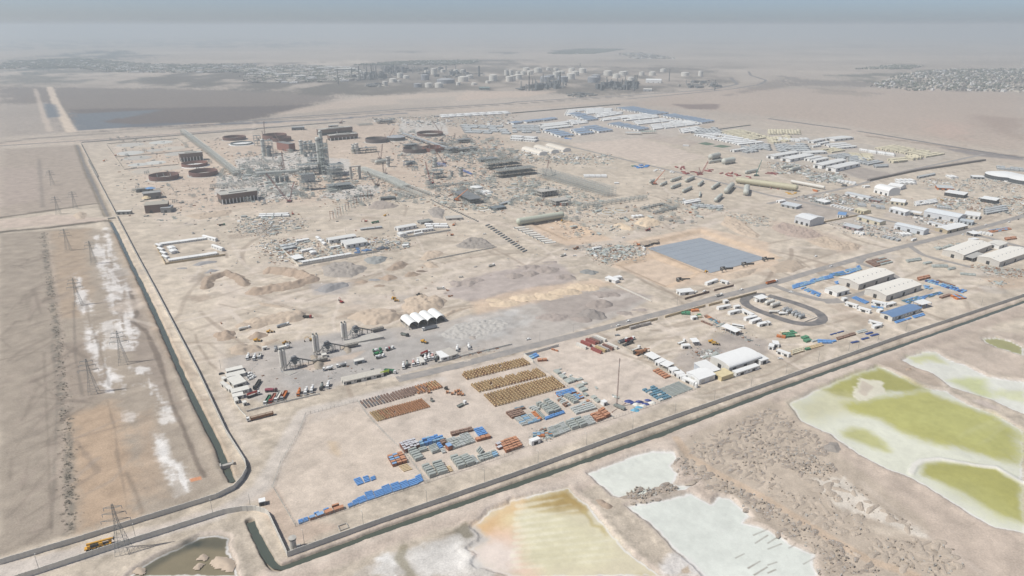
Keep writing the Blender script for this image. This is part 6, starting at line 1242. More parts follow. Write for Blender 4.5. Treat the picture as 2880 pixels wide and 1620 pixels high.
 # ================ HEAPS
hg="stock heaps"
for k,(pts,h,m,lb,kw)in enumerate(((circ(P('C1',2275,440),12,10,.9,1),7.5,SOILD,"tall brown sand cone standing alone left of the plant",dict(slope=11)),(L('C2',-150,300,60,262,250,225,440,200,500,215,490,280,380,310,150,330,-60,370),5,SOIL,"long ridge of brown sand behind the tanker trucks",dict(slope=6)),(L('E1',345,90,430,50,560,40,780,30,900,60,760,130,560,170,400,150),3,SOIL,"low spread of sand behind the short white tanker",dict(slope=6)),(circ(P('E1',690,250),9,10,.8,2),5,SOILD,"brown sand heap with a dark hollow by the loader",dict(slope=8)),(L('E1',740,370,850,330,1000,290,1060,300,900,370,800,400),3,SOIL,"small double sand heap above the batching plant",dict(slope=5)),(L('E1',240,470,330,400,440,370,560,400,700,390,770,430,760,490,620,500,500,550,340,560,250,530),4.5,SOIL,"broad sand heap at the upper left of the batching plant",dict(slope=7)),(L('C2',925,260,1010,210,1200,180,1400,190,1490,240,1420,290,1200,350,1010,300),6,SOIL,"wide brown earth heap left of the vaulted shed",dict(slope=9)),(L('C2',1440,150,1530,60,1700,50,1880,70,1930,110,1820,190,1620,225,1490,200),6,SOIL,"dug out earth mound with machines on it",dict(slope=8,nz=.6)),(L('C2',1890,240,1960,190,2160,150,2170,160,1990,215,1910,255),2.5,SOIL,"thin earth ridge right of the vaulted shed",dict(slope=4)),(L('C2',0,100,120,120,300,150,250,165,60,140),2,SOIL,"thin sand ridge on the pale lane",dict(slope=4)),(L('B1',2080,1280,2100,1200,2280,1140,2400,1190,2460,1250),5.5,SOILD,"horseshoe bank of brown spoil, left arm",dict(line_w=14,closed=False,slope=7)),(L('B2',0,1330,180,1300,400,1260,560,1200,460,1160,320,1130,150,1120),6.5,SOILD,"great ring bank of brown spoil, right arm",dict(line_w=20,closed=False,slope=9)),(L('B2',660,1090,750,1040,900,1030,1050,1060,1110,1090,1050,1140,950,1180,760,1180,680,1150),4.5,RUBBLE,"rubble and sand mound below the contractor compound",dict(slope=8,nz=.6)),(L('B2',1090,1000,1200,970,1330,980,1280,1030,1200,1055,1110,1040),3.5,M((150,152,150),.95,.3,.6),"grey rubble heap right of the compound's lower wall",dict(slope=5,nz=.7)),(L('B2',1300,1110,1380,1050,1480,1025,1540,1050,1480,1090,1380,1120),3.5,SOILD,"brown rubble heap on the pale lane",dict(slope=5,nz=.6)),(L('B2',2000,870,2120,790,2280,785,2420,880,2280,890,2100,895),4,RUBBLE,"wide rubble field beside the lined basin road",dict(slope=6,nz=.9)),(L('B2',1640,1000,1720,920,1850,910,1900,950,1760,1010),2.5,SOIL,"low dug over earth by the retaining wall",dict(slope=5,nz=.6)),(L('B2',1680,1040,1780,1020,1840,1080,1740,1090),2.5,SOIL,"low earth heap by the footings pit",dict(slope=5)),(L('B2',1720,510,1800,470,1900,500,1880,590,1780,580),3,RUBBLE,"rubble heap beside the square footing",dict(slope=5,nz=.8)),(L('B2',590,1310,650,1270,800,1240,930,1235,940,1260,860,1290,700,1340),4,GRAVB,"long grey gravel heap on the pale lane",dict(slope=7)),(circ(P('B2',1075,1225),8,9,.8,3),4,SOILD,"small brown heap right of the long grey heap",dict(slope=8)),(circ(P('B2',1200,1205),8,9,.6,4),2.5,GRAVB,"flat grey heap between two brown heaps",dict(slope=6)),(circ(P('B2',1335,1190),11,9,.8,5),5.5,SOILD,"middle brown heap of the row on the lane",dict(slope=10)),(circ(P('B2',1230,1268),8,9,.7,6),3,SOILD,"small tan heap in front of the row on the lane",dict(slope=7)),(circ(P('B2',1568,1155),11,9,.8,7),5.5,SOILD,"right brown heap of the row on the lane",dict(slope=10)),(circ(P('B2',1670,1120),9,9,.6,8),3.5,M((128,112,100),.95,.2),"dark heap at the end of the row on the lane",dict(slope=8)),(circ(P('B2',2090,1240),20,10,.6,9),5,GRAVELM,"left stone heap in the purplish gravel yard",dict(slope=14)),(circ(P('B2',2190,1210),14,10,.6,19),4.5,GRAVELM,"second stone heap in the purplish gravel yard",dict(slope=11)),(circ(P('B3',20,1165),14,9,.7,10),4.5,GRAVELM,"third stone heap in the purplish gravel yard",dict(slope=11)),(circ(P('B3',160,1080),15,9,.7,11),5,GRAVELM,"rear stone heap in the purplish gravel yard",dict(slope=11)),(circ(P('B3',180,1145),12,9,.7,12),4.5,GRAVELM,"middle stone heap in the purplish gravel yard",dict(slope=9)),(circ(P('B3',370,1110),19,9,.7,13),6,GRAVELM,"broad stone heap at the right of the gravel yard",dict(slope=14)),(circ(P('B3',388,1025),11,9,.6,14),3.5,GRAVELM,"lone dark stone heap behind the gravel yard",dict(slope=9)),(circ(P('B3',540,1180),13,9,.7,15),5,GRAVELM,"rightmost stone heap of the gravel yard",dict(slope=10)),(circ(P('B3',770,1130),12,9,.7,16),4.5,M((142,144,142),.95,.3,.8),"grey broken concrete heap at the yard corner",dict(slope=9,nz=.8)),(circ(P('B3',700,1280),20,9,.6,17),5,SANDM,"right yellow sand heap of the row",dict(slope=14)),(circ(P('B3',540,1330),20,9,.6,18),5,SANDM,"third yellow sand heap of the row",dict(slope=14)),(circ(P('B3',350,1380),18,9,.6,20),5,SANDM,"second yellow sand heap of the row",dict(slope=13)),(circ(P('C3',130,70),18,9,.6,21),4.5,SANDM,"left yellow sand heap of the row",dict(slope=13)),(circ(P('C2',2500,120),15,9,.7,22),4,SANDM,"low yellow sand heap at the left end of the row",dict(slope=11)),(circ(P('C2',2390,85),10,9,.7,23),3,SANDM,"smallest yellow sand heap at the far left",dict(slope=8)),(circ(P('C3',880,130),16,9,.7,24),6,GRAVELM,"rear grey stone heap beside the main road",dict(slope=12)),(circ(P('C3',800,240),17,9,.7,25),7,M((150,142,136),.95,.2),"darkest stone heap beside the main road",dict(slope=12)),(circ(P('C3',700,280),12,9,.7,26),4,GRAVELM,"front stone heap beside the main road",dict(slope=10)),(circ(P('C3',420,260),17,9,.6,27),5,GRAVELM,"left stone heap beside the main road",dict(slope=13)),(circ(P('C3',1130,220),9,9,.7,28),3,GRAVELM,"small stone heap near the road verge",dict(slope=8)),(circ(P('C3',940,30),16,9,.6,29),4,GRAVELM,"flat stone heap behind the roadside heaps",dict(slope=12)),(circ(P('C3',1280,185),8,9,.6,30),2.5,GRAVELM,"smallest stone heap near the yard corner",dict(slope=7)),(L('C2',1850,430,2000,330,2200,290,2450,280,2576,330,2450,400,2300,470,2050,490,1900,480),.9,M((188,184,178),.95,.25,.6),"white crusted slurry mounds in the batching plant",dict(slope=4,nz=1.6)),(circ(P('C2',2170,465),5,8,.8,31),2.5,RUBBLE,"small grey rubble heap in the white slurry",dict(slope=4)),(L('B3',1210,640,1290,590,1380,580,1480,620,1500,650,1350,680),5,SANDM,"large sandy heap behind the red tipper road",dict(slope=8)),(L('B3',1020,650,1100,630,1240,690,1220,710,1100,700),3,SANDM,"low sandy heap left of the large one",dict(slope=6)),(L('B3',1170,840,1480,795,1470,820,1250,870),3,SOIL,"brown soil ridge at the edge of the basin",dict(slope=5)),(circ(P('B3',780,525),10,8,.6,32),3,SOIL,"small soil heap between the tank rings",dict(slope=7)),(L('B4',40,670,150,630,300,680,480,720,560,770,400,790,200,770,60,700),4,M((178,160,148),.95,.25,.5),"long brown spoil field below the tall white shed",dict(slope=6,nz=.9)),(L('B4',400,820,560,770,760,830,960,860,900,910,700,910,500,870),3.5,SOIL,"flat spoil field beside the main road",dict(slope=6,nz=.9)),(L('B4',0,1080,160,1010,300,1010,390,1080,250,1130,60,1140),3,SOIL,"spoil heap between the basin and the main road",dict(slope=6)),(L('B3',2130,1170,2320,1110,2470,1090,2400,1160,2250,1190),3,SOIL,"spoil heap along the near edge of the basin",dict(slope=6)),(L('B3',2150,560,2300,600,2500,760,2480,790,2300,760,2100,640),2.5,SOIL,"spoil along the far edge of the basin",dict(slope=6,nz=.9)),(L('B1',1910,1065,2000,1030,2200,1010,2180,1030,2000,1065),2,GRAVB,"long dark gravel streak in front of the walled camp",dict(slope=4)),(circ(P('B1',1830,1090),7,8,.5,33),1.8,GRAVB,"small dark gravel heap in front of the walled camp",dict(slope=5)),(L('B1',2050,1140,2120,1100,2230,1105,2160,1130),1.8,GRAVB,"dark gravel heaps below the streak",dict(slope=4)),(L('B1',730,560,800,520,880,540,850,600,760,600),3,SOIL,"low dug mound by the double bank",dict(slope=6)),(L('B1',1850,560,2100,530,2350,500,2300,560,2000,600),2,SOIL,"grey spoil along the winding track",dict(slope=5,nz=.8)),(L('B2',1110,490,1180,430,1290,420,1450,460,1380,485,1200,500),5,M((172,160,150),.95,.2),"rounded grey earth mound beside the bare pipe rack posts",dict(slope=9)),(L('D4',540,130,620,80,700,90,760,150,700,190,600,190),2,RUBBLE,"rubble mound at the edge of the green pond",dict(slope=4,nz=.9)),(L('C4',1380,775,1440,770,1440,790,1390,795),1.6,SOILD,"small dark mound between the green ponds",dict(slope=2)),(L('D3',800,650,900,660,1010,730,980,760,880,740),1.8,SOILD,"low brown mounds on the spit between the white ponds",dict(slope=3,nz=1)),(L('D1',2130,1290,2180,1230,2300,1260,2350,1330,2330,1370,2200,1340),1.6,SOIL,"pale island heap in the dark pond",dict(slope=3)),(L('D1',1980,1260,2040,1215,2090,1240,2060,1270),1.2,SOIL,"upper small island in the dark pond",dict(slope=2)),(L('D1',1950,1350,2000,1300,2050,1310,2000,1360),1.2,SOIL,"lower small island in the dark pond",dict(slope=2)),(L('D1',1330,1390,1380,1345,1450,1350,1440,1400),1.2,SOIL,"island at the left shore of the dark pond",dict(slope=2)))):
 heap(pts,h,m,lb,seed=k,group=hg,base=-.05,**kw)
def mound_t(m,seed,rub):
 rnd=random.Random(seed);b=mbm(m);n=12;rings=((1.0,-.15),(.92,.12),(.72,.5),(.42,.82),(.15,.97));vs=[]
 ph=rnd.uniform(0,6)
 for r_,z in rings:
  for i in range(n):
   a=2*math.pi*i/n;w_=1+.22*math.sin(2*a+ph)+.16*math.sin(3*a+ph*2)+rnd.uniform(-.09,.09)*(3 if rub else 1)
   vs.append((r_*w_*math.cos(a),.78*r_*w_*math.sin(a),z*(1+rnd.uniform(-.2,.2)*(1.6 if rub else 1))))
 vs.append((0,0,1.0));fs=[]
 for k in range(len(rings)-1):
  for i in range(n):fs.append((k*n+i,k*n+(i+1)%n,(k+1)*n+(i+1)%n,(k+1)*n+i))
 for i in range(n):fs.append(((len(rings)-1)*n+i,(len(rings)-1)*n+(i+1)%n,len(vs)-1))
 b.add(vs,fs)
 if rub:
  b.mat(M((190,188,184),.9,.3,1.0))
  for _ in range(9):
   a,r_=rnd.uniform(0,6.28),rnd.uniform(.1,.8);b.box(r_*math.cos(a),.78*r_*math.sin(a),.95-r_*.8,rnd.uniform(.1,.4),rnd.uniform(.06,.14),.14,rnd.uniform(0,3))
 return T("mud_mound",[("mound",b,[])])
MUD=M((188,174,158),.97,.2,.5,name="tipped_mud");MUDD=M((170,156,142),.97,.25,.6)
mt=[mound_t(MUD,k,False)for k in range(6)]+[mound_t(MUDD,10+k,True)for k in range(4)]
MF=((L('D3',1700,60,1850,0,'C4',0,1180,200,1230,420,1400,'D4',560,40,640,250,300,200,0,330,'D3',2500,560,2250,430,2050,330,1800,210),5.6,1,'u'),(L('D3',1640,230,1740,230,2100,440,2576,680,'D4',120,770,0,880,'D3',2450,850,2200,620,1900,560,1680,450),6.2,1,'p'),(L('D4',0,390,160,400,130,560,480,640,620,700,1030,860,980,1060,700,1020,300,790,0,620),6.6,0,'d'),(L('D4',380,440,800,420,1060,690,1460,900,1500,1010,1300,960,1000,830,700,690,400,560),7.4,0,'s'),(L('D4',980,1020,1180,1060,1650,1060,1850,1130,2000,1390,1650,1431,1400,1380,1060,1250),6.6,0,'e'),(L('D4',0,740,130,770,480,960,860,1170,1150,1370,1180,1431,500,1431,460,1290,520,1210,300,1100,100,1010,60,900),6.4,1,'f'),(L('D3',1150,600,1280,530,1420,560,1600,500,1680,560,1560,620,1380,690,1200,720),6.0,1,'g'),(L('D4',0,200,300,140,560,280,700,340,640,430,300,400,100,300),6.0,1,'h'))
MN={'u':"below the canal bank",'p':"left of the track",'d':"right of the track",'s':"on the salt strip",'e':"at the far end",'f':"beside the white pond",'g':"crossing the white pond",'h':"by the green pond"}
rnd=random.Random(11);mnds=[]
for poly,sp,rub,key in MF:
 us=[x*UX+y*UY for x,y in poly];vs=[-x*UY+y*UX for x,y in poly];j=0;v=min(vs)
 while v<max(vs):
  u=min(us)+(j%2)*sp*.5
  while u<max(us):
   uu,vv=u+rnd.gauss(0,sp*.13),v+rnd.gauss(0,sp*.13);x,y=uu*UX-vv*UY,uu*UY+vv*UX
   if in_poly(np.array([x]),np.array([y]),poly)[0]and rnd.random()<(.62 if key=='s' else.9):
    mnds.append((math.hypot(x,y),x,y,sp*rnd.uniform(.32,.52),rub and rnd.random()<.6,key))
   u+=sp
  v+=sp*.74;j+=1
mnds.sort();mb_=MB();nn_=0
for d_,x,y,s,rub,key in mnds:
 px_,py_=PX(x,y)
 t=mt[rnd.randrange(6,10)if rub else rnd.randrange(6)];sz=(s*rnd.uniform(.7,1.7),s*rnd.uniform(.7,1.25),rnd.uniform(.6,1.3)*s*.27);rz=UANG+rnd.gauss(.1,.5)
 if nn_<296 and-20<px_<2900 and py_<1640:put(t,(x,y),rz,("grey rubble mound " if rub else "brown mud mound ")+MN[key],"mound","tipped mounds between the ponds",sc_=sz);nn_+=1
 else:merge(mb_,t,x,y,rz,sz)
stuff(mb_,"mud_mounds","the farther tipped mud and rubble mounds between the ponds","mounds")
# ================ REFINERY UNDER CONSTRUCTION
O='O';A1,A2,A3,B1,B2,B3='A1','A2','A3','B1','B2','B3'
def top_h(p,r,x,y):return tip_at(p,r,x,y)[2]
VANG=math.atan2(-UX,UY)if False else UANG+math.pi/2
for r,x,y,rad,h,m,lb,kw in((B1,1655,190,27,9,REDOX,"open dark red tank ring nearest in the left tank farm",dict(ncol=6)),(B1,2050,150,27,9,REDOX,"open dark red tank ring right of the nearest one",{}),(A1,1960,1310,26,7,M((140,96,84),.8),"open red brown tank ring with white floor below the brick building",dict(floor=WHITE)),(A1,2360,1045,29,8,REDOX,"rear tank ring with dark shell beside the pipe rack",{}),(A1,2432,1092,27,4,STEELD,"low tank ring with pale floor beside the pipe rack",dict(floor=WHITE)),(A2,190,1035,31,11,REDOX,"dark red open tank behind the left columns",{}),(A2,262,1060,24,10,M((110,80,74),.8),"second dark red open tank behind the left columns",{}),(A2,1212,1070,28,10,M((110,100,98),.7),"grey open tank left of the conical roof frame",{}),(A2,1410,1050,24,9,M((100,98,100),.7),"tank with a half covered conical roof",dict(roof=M((176,180,184),.6))),(A2,1752,1002,36,8,M((112,84,76),.8),"widest open red tank near the conveyor top",{}),(A2,1600,1170,28,10,M((112,98,94),.7),"grey open tank left of the conveyor foot",{}),(A2,1790,1160,27,10,M((140,92,80),.8),"red brown open tank under the conveyor foot",dict(ncol=5)),(B2,2215,285,11,3,OFFW,"small white flat tank rear of the right group",dict(roof=WHITE)),(B2,2290,325,13,2,WHITE,"broad white tank base in the right group",dict(floor=WHITE)),(B2,2270,488,10,2,TAN,"small tan round basin by the dark sheds",dict(floor=OFFW)),(B3,20,285,16,1.5,TAN,"tan round tank base left of the concrete frame",{}),(B3,965,530,9,1.5,TAN,"left of two tan round bases near the soil heap",{}),(B3,1088,510,9,1.5,TAN,"right of two tan round bases near the soil heap",{}),('B4',2375,185,33,8,M((86,90,94),.6),"large dark tank with white roof at the right edge",dict(roof=WHITE,open_=False)),('B4',2600,225,33,8,M((86,90,94),.6),"dark tank with white roof cut by the right edge",dict(roof=WHITE,open_=False))):
 ring_tank(P(r,x,y),rad,h,m,lb,**kw)
for k,(x,y,rad)in enumerate(((1310,1100,30),(1480,1110,20),(1310,1182,28),(1385,1232,27),(1480,1362,27),(1560,1280,20),(1780,1190,24),(1740,1135,28),(1620,1075,26),(1560,1155,18),(1720,1330,22),(1390,1300,18))):
 b=mbm((CONC,M((196,186,172),.9),M((206,206,200),.8))[k%3]);b.lathe([(.01,.8),(rad-1,.8),(rad,.7),(rad+2.5,0)],36)
 put(T("tank_foundation",[("slab",b,[])]),P(A1,x,y),0,"round concrete tank foundation in the left tank farm","foundation","round tank foundations")
p=P(A2,700,1395);hh=top_h(p,A2,668,950)
steel_frame(p,UANG,15,15,[hh*k/10 for k in range(1,8)],3,3,"tall grey steel tower, highest structure of the refinery yard",deck=[hh*k/10 for k in(1,2,4,6)],deckm=STEEL,eq=8,t=.7,seed=2,name="process_tower")
column(P(A2,684,1385),3.5,hh*.98,"slender column rising from the top of the tall steel tower",PIPEG,6)
for k,(r,x,y,L_,W,ht,nx,ny,lb,eq,m)in enumerate(((A2,545,1400,46,18,22,6,2,"long steel frame left of the tall tower",6,STEEL),(A2,815,1410,26,18,24,4,3,"steel frame right of the tall tower",5,STEEL),(B2,525,300,26,14,30,4,2,"steel frame with grey panels below the tall tower",3,STEEL),(B2,790,200,24,16,24,4,2,"steel frame beside the grey portal",4,STEEL),(A2,120,1195,24,16,32,3,2,"steel frame with columns left of the brick block",4,STEEL),(A2,520,1180,26,14,22,4,2,"steel frame amid the column group",4,STEEL),(A2,20,1110,16,12,26,2,2,"steel frame at the left end of the process block",2,STEEL),(B2,840,290,44,22,9,8,4,"low spindly steel frame below the tall tower",2,STEEL),(B2,300,330,40,26,6,7,4,"low pale scaffold field by the red crane",0,OFFW),(A2,600,1290,30,18,14,5,3,"steel frame behind the tall tower",3,STEEL),(A2,60,1280,60,40,3,8,6,"low white scaffold grid on the concrete slab",0,OFFW),(B1,2400,260,60,30,5,8,5,"low pale scaffold field behind the brick building",0,OFFW),(A2,1090,1180,60,12,12,9,2,"long beige steel rack right of the two white columns",5,M((186,180,160),.7)),(A2,1260,1270,44,8,7,7,1,"low frame carrying a grey pipe gallery",0,STEEL),(A2,1540,1320,22,8,12,3,1,"blue grey steel frame near the blue lying crane",2,M((118,136,160))),(B2,1820,180,22,14,16,3,2,"steel frame beside the tall thin crane",3,STEEL),(A2,1970,1180,30,18,12,4,3,"steel frame behind the centre pipe racks",3,STEEL),(A2,2100,1170,70,14,9,9,2,"long low rack right of the conveyor foot",6,M((180,176,160),.7)),(A2,2330,1260,46,22,6,7,3,"low rack of pipe skids behind the dark blocks",4,STEEL),(A2,1300,880,52,22,10,7,3,"dark steel frame beside the highway",2,STEELD),(A2,2090,1075,40,20,9,5,3,"dark rusty frame near the highway camp",2,STEELD),(A2,1560,1120,36,18,7,5,3,"dark low frame behind the grey open tank",2,STEELD),(A2,1850,1110,26,12,8,4,2,"dark frame beside the conveyor",2,STEELD),(A2,1100,905,44,16,6,8,2,"pale frame of posts by the highway",0,STEEL))):
 steel_frame(P(r,x,y),UANG if k%3 else UANG-.02,L_,W,[ht*(i+1)/max(2,int(ht/6))for i in range(max(2,int(ht/6)))],nx,ny,lb,m,deck=([ht*.5,ht*.98]if eq else[]),eq=eq,t=.5,seed=k)
building("panel_block",P(B2,460,230),P(B2,590,225),12,16,'f',M((156,160,166),.6),M((196,196,190)),label="grey panelled block on stilts below the tall tower",cat="plant block",doors=0)
b=mbm(CONC)
for x in(-9,9):b.lathe([(2.6,0),(2.6,24)],14,o=(x,0,0))
b.box(0,0,24,24,6,1.6);put(T("grey_portal",[("portal",b,[])]),P(B2,1003,190),UANG,"tall grey portal of two thick columns and a beam","portal")
steel_frame(P(A2,2480,1330),UANG,80,24,[7,14,19],10,3,"rear tall dark steel pipe rack block right of centre",M((158,162,152),.6),[7,14],10,seed=41,pipes=5,deckm=M((132,132,124),.8));steel_frame(P(A3,30,1405),UANG,88,26,[7,14],11,3,"front dark steel pipe rack block right of centre",M((152,156,148),.6),[7,14],10,seed=42,pipes=5,deckm=M((126,126,120),.8))
a_,b_=P(A3,300,1420),P(B3,1000,372)
steel_frame(((a_[0]+b_[0])/2,(a_[1]+b_[1])/2),math.atan2(b_[1]-a_[1],b_[0]-a_[0]),math.dist(a_,b_),20,[3.5,7,10.5,14,17],26,2,"very long open steel frame of five levels right of centre",M((202,207,202),.5),seed=43,t=.45)
steel_frame(P(B3,350,355),UANG,36,22,[5,10],6,3,"unfinished concrete frame with slab floors",CONC,[5,10],3,t=.8,seed=44,deckm=CONC);steel_frame(P(B3,480,440),UANG,30,20,[4,8],4,2,"lower unfinished concrete frame with brick infill",CONC,[4,8],0,t=.8,seed=45,deckm=CONC);building("brick_infill",P(B3,500,465),P(B3,580,455),6,5,'f',M((150,96,84),.9),CONC,label="small red brick block in the unfinished frame",cat="building",doors=1)
steel_frame(P(B2,2130,400),UANG+1.57,70,26,[5,9],12,4,"dark barred steel deck beside the orange crane",STEELD,[9],0,seed=46,deckm=M((124,128,130),.7));steel_frame(P(B2,2180,330),UANG+1.57,110,5,[4],24,1,"long dark ladder shaped steel deck behind the barred deck",STEELD,[],0,seed=47)
building("dark_shed",P(B2,2390,512),P(B2,2520,495),14,4,'f',M((96,104,108)),M((120,130,136)),label="low dark shed right of the tan basin",cat="shed",doors=2);building("dark_shed",P(B2,2470,460),P(B2,2576,430),6,3,'f',M((140,146,146)),GREYP,label="low grey shed beside the tan basin",cat="shed",doors=1)
def rack(pts,W,h,lb,seed,m=STEEL,n=5):
 for k,(a,c)in enumerate(zip(pts,pts[1:])):
  Ln=math.dist(a,c);steel_frame(((a[0]+c[0])/2,(a[1]+c[1])/2),math.atan2(c[1]-a[1],c[0]-a[0]),Ln-.6,W,[h*.6,h],max(4,int(Ln/9)),1,lb if len(pts)==2 else lb+(" upper part" if k==0 else " lower part"),m,[],0,t=.5,seed=seed+k,pipes=n,name="pipe_rack",group="pipe racks")
rack(L(A1,1840,985,2080,1170,2385,1420),12,12,"long pipe rack at the right of the left tank farm,",51);rack(L(B2,1050,100,1350,210,1500,290),22,6,"broad rack of pale pipes right of the tall tower,",55,n=9);rack(L(B2,1500,290,1720,375),20,7,"unfinished grey pipe rack with open bays",58,n=2);rack(L(B2,1400,330,1580,385),14,5,"short dark rack of bays beside the open bays",59,STEELD,2)
rack(L(A2,0,1420,430,1390),14,8,"pale pipe rack left of the tall tower",60,n=7);rack(L(B3,700,480,1340,395),10,7,"thin pale steel rack behind the tank bases",61,n=1);rack(L(B3,1300,505,1520,455),6,4,"rear row of dark trestles on the slab",63,STEELD,2);rack(L(B3,1430,545,1640,500),6,4,"front row of dark trestles on the slab",64,STEELD,2);rack(L(B3,1510,455,1640,500),6,4,"end row of dark trestles on the slab",65,STEELD,1);rack(L(B2,1720,285,2130,235),8,3,"low lattice of pale frames above the barred deck",66,n=1)
posts=L(B2,785,600,880,545,990,470,1090,410,1180,370)
for k,f in enumerate(np.linspace(0,3.999,17)):
 i_=int(f);t_=f-i_;x=posts[i_][0]*(1-t_)+posts[i_+1][0]*t_;y=posts[i_][1]*(1-t_)+posts[i_+1][1]*t_
 b=mbm(RUST if k%3==0 else STEEL);b.box(0,0,0,.5,.5,13);b.box(0,6,0,.5,.5,13);b.box(0,3,9,.4,6,.5);b.box(0,3,12.5,.4,6,.5)
 put(T("portal_frame",[("posts",b,[])]),(x,y),math.atan2(posts[4][1]-posts[0][1],posts[4][0]-posts[0][0]),"bare steel portal frame standing on the sand","steel frame","bare portal frames in a row")
a_,b_=P(A2,1480,1015),P(A2,1930,1165);Ln=math.dist(a_,b_);b=mbm(M((150,156,160),.6));b.extr([(-2.5,7),(2.5,7),(2.5,9.5),(0,11),(-2.5,9.5)],-Ln/2,Ln/2,'x');s_=mbm(STEELD)
for k in range(9):
 for y in(-2,2):s_.box(-Ln*.48+k*Ln*.12,y,0,.6,.6,7)
put(T("conveyor_gallery",[("gallery",b,[]),("trestle",s_,[])]),((a_[0]+b_[0])/2,(a_[1]+b_[1])/2),math.atan2(b_[1]-a_[1],b_[0]-a_[0]),"long grey covered conveyor gallery on trestles between the tanks","conveyor")
for k,(r,x,y,rad,ty,lb,m)in enumerate(((A2,985,1180,4.5,1090,"left of two thick white columns",OFFW),(A2,1015,1188,4.5,1080,"right of two thick white columns",OFFW),(A2,1330,1320,3.6,1215,"lone pale column in the middle of the yard",OFFW),(A2,1800,1320,4.5,1225,"thick grey column by the blue lying crane",PIPEG),(B2,2062,165,4,70,"column left of the dark blocks",PIPEG),(B2,1972,170,2,115,"thin column left of the dark blocks",PIPEG),(A2,460,1190,4,1050,"tallest column of the left group",PIPEG),(A2,500,1150,4.5,1060,"second column of the left group",PIPEG),(A2,550,1140,5,1055,"third column of the left group",PIPEG),(A2,590,1165,4,1080,"rightmost column of the left group",PIPEG),(A2,80,1215,4,1040,"column against the left steel frame",PIPEG),(A2,135,1215,4.5,1130,"dark column against the left steel frame",STEELD),(A2,500,1220,3,1180,"short column amid the concrete slab",PIPEG),(A2,555,1225,3,1180,"short column second on the concrete slab",PIPEG),(A2,600,1240,3,1190,"short column third on the concrete slab",PIPEG),(A2,650,1390,4,1020,"column attached to the tall tower",PIPEG),(B2,215,220,3,165,"short column left of the panelled block",STEELD),(B2,265,225,3,170,"short column nearer the panelled block",STEELD),(B2,315,220,3,160,"short column nearest the panelled block",STEELD))):
 p=P(r,x,y);column(p,rad,top_h(p,r,x,ty),lb,m,3)
def finned(r,x1,y1,x2,y2,W,h,n,lb,lower=True):
 a,c=P(r,x1,y1),P(r,x2,y2);Ln=math.dist(a,c);rz=math.atan2(c[1]-a[1],c[0]-a[0])
 wl=mbm(BRICK);wl.box(0,W/2,h*.45,Ln,W,h*.55);wl.mat(M((84,80,78),.9));wl.box(0,W/2+1.5,0,Ln-1,W-3,h*.45);rf=mbm(M((186,184,176),.9));rf.box(0,W/2,h+.005,Ln+.6,W+.6,.6);rf.box(0,W/2,h+.6,Ln*.5,W*.5,1.5)
 parts=[("wall",wl,[]),("roof",rf,[])]
 for k in range(n):f=mbm(WHITE);f.box(-Ln*.48+Ln*.96*k/(n-1),-.5,0,1.1,2.4,h*.55);parts.append(("fin",f,[]))
 cx,cy=(a[0]+c[0])/2,(a[1]+c[1])/2
 return put(T("substation",parts),(cx,cy),rz,lb,"substation","brick substations")
finned(B1,2235,450,2600,400,26,16,11,"nearest brown brick substation with white fins");finned(A1,1820,1275,2050,1255,22,18,8,"brown brick substation with white fins in the left tank farm");finned(A2,745,1060,1030,1035,20,13,8,"front brown brick substation behind the tall tower");finned(A2,650,1010,975,975,22,16,3,"rear brown brick substation behind the tall tower")
for a in((A2,335,1170,400,1160,50,18,M((150,100,88),.9),M((140,140,138)),"reddish brown block left of the column group"),(A2,360,955,490,950,20,8,M((120,124,128)),M((170,176,178)),"grey flat hall near the highway"),(A2,735,925,830,920,14,5,M((120,100,94)),M((190,194,190)),"small brown hall near the highway"),(B1,1465,540,1700,520,26,13,BRICK,M((176,170,156)),"brick substation with tan tent on its roof by the canal wall"),(B1,1455,405,1630,385,18,11,M((122,116,112),.9),M((160,160,156)),"brick block with blue sheet on its roof"),(B1,1375,330,1545,310,8,6,M((110,112,110)),M((150,152,148)),"flat dark block behind the blue sheeted one"),(B2,990,380,1180,365,6,3,M((96,96,92)),M((130,132,128)),"long dark sunken block behind the portal frames"),(B2,1260,410,1410,400,12,4,M((88,92,90)),M((104,108,106)),"dark square pit frame above the grey mound"),(B2,1915,610,2080,600,16,3,CONC,CONC,"square concrete footing among the rubble"),(B2,1660,650,1780,630,14,3,GREYP,M((150,152,146)),"dark flat store behind the white shed compound")):
 building("plant_block",P(*a[:3]),P(a[0],a[3],a[4]),a[5],a[6],'f',a[7],a[8],label=a[9],cat="plant building",doors=2)
building("unfinished_hall",P(B1,1620,535),P(B1,1720,530),20,8,'f',M((150,150,148)),GREYP,label="grey annex right of the brick substation by the wall",cat="annex",doors=1)
heap(circ(P(B1,1525,345),9,8,.7,5),2.5,M((110,160,210),.6),"blue plastic sheet draped over the brick block",slope=6,base=11.2,name="plastic_sheet",cat="sheet");heap(circ(P(B1,1485,455),8,8,.8,6),4,TAN,"tan tent on the roof of the brick substation",slope=6,base=12.7,name="tent",cat="tent")
G_=M((198,202,184),.6,.12);D2_=M((198,200,190),.6,.15)
bullet(P(B3,45,662),P(B3,520,585),5,"giant grey green bullet tank lying above the sandy pad",G_,4,name="bullet_tank");bullet(P('B4',-330,232),P('B4',300,318),5.5,"giant beige bullet tank right of the camp road",M((196,190,160),.6,.2),6,name="bullet_tank");bullet(P('B4',225,235),P('B4',570,300),3,"long white column lying on saddles right of the beige tank",OFFW,6)
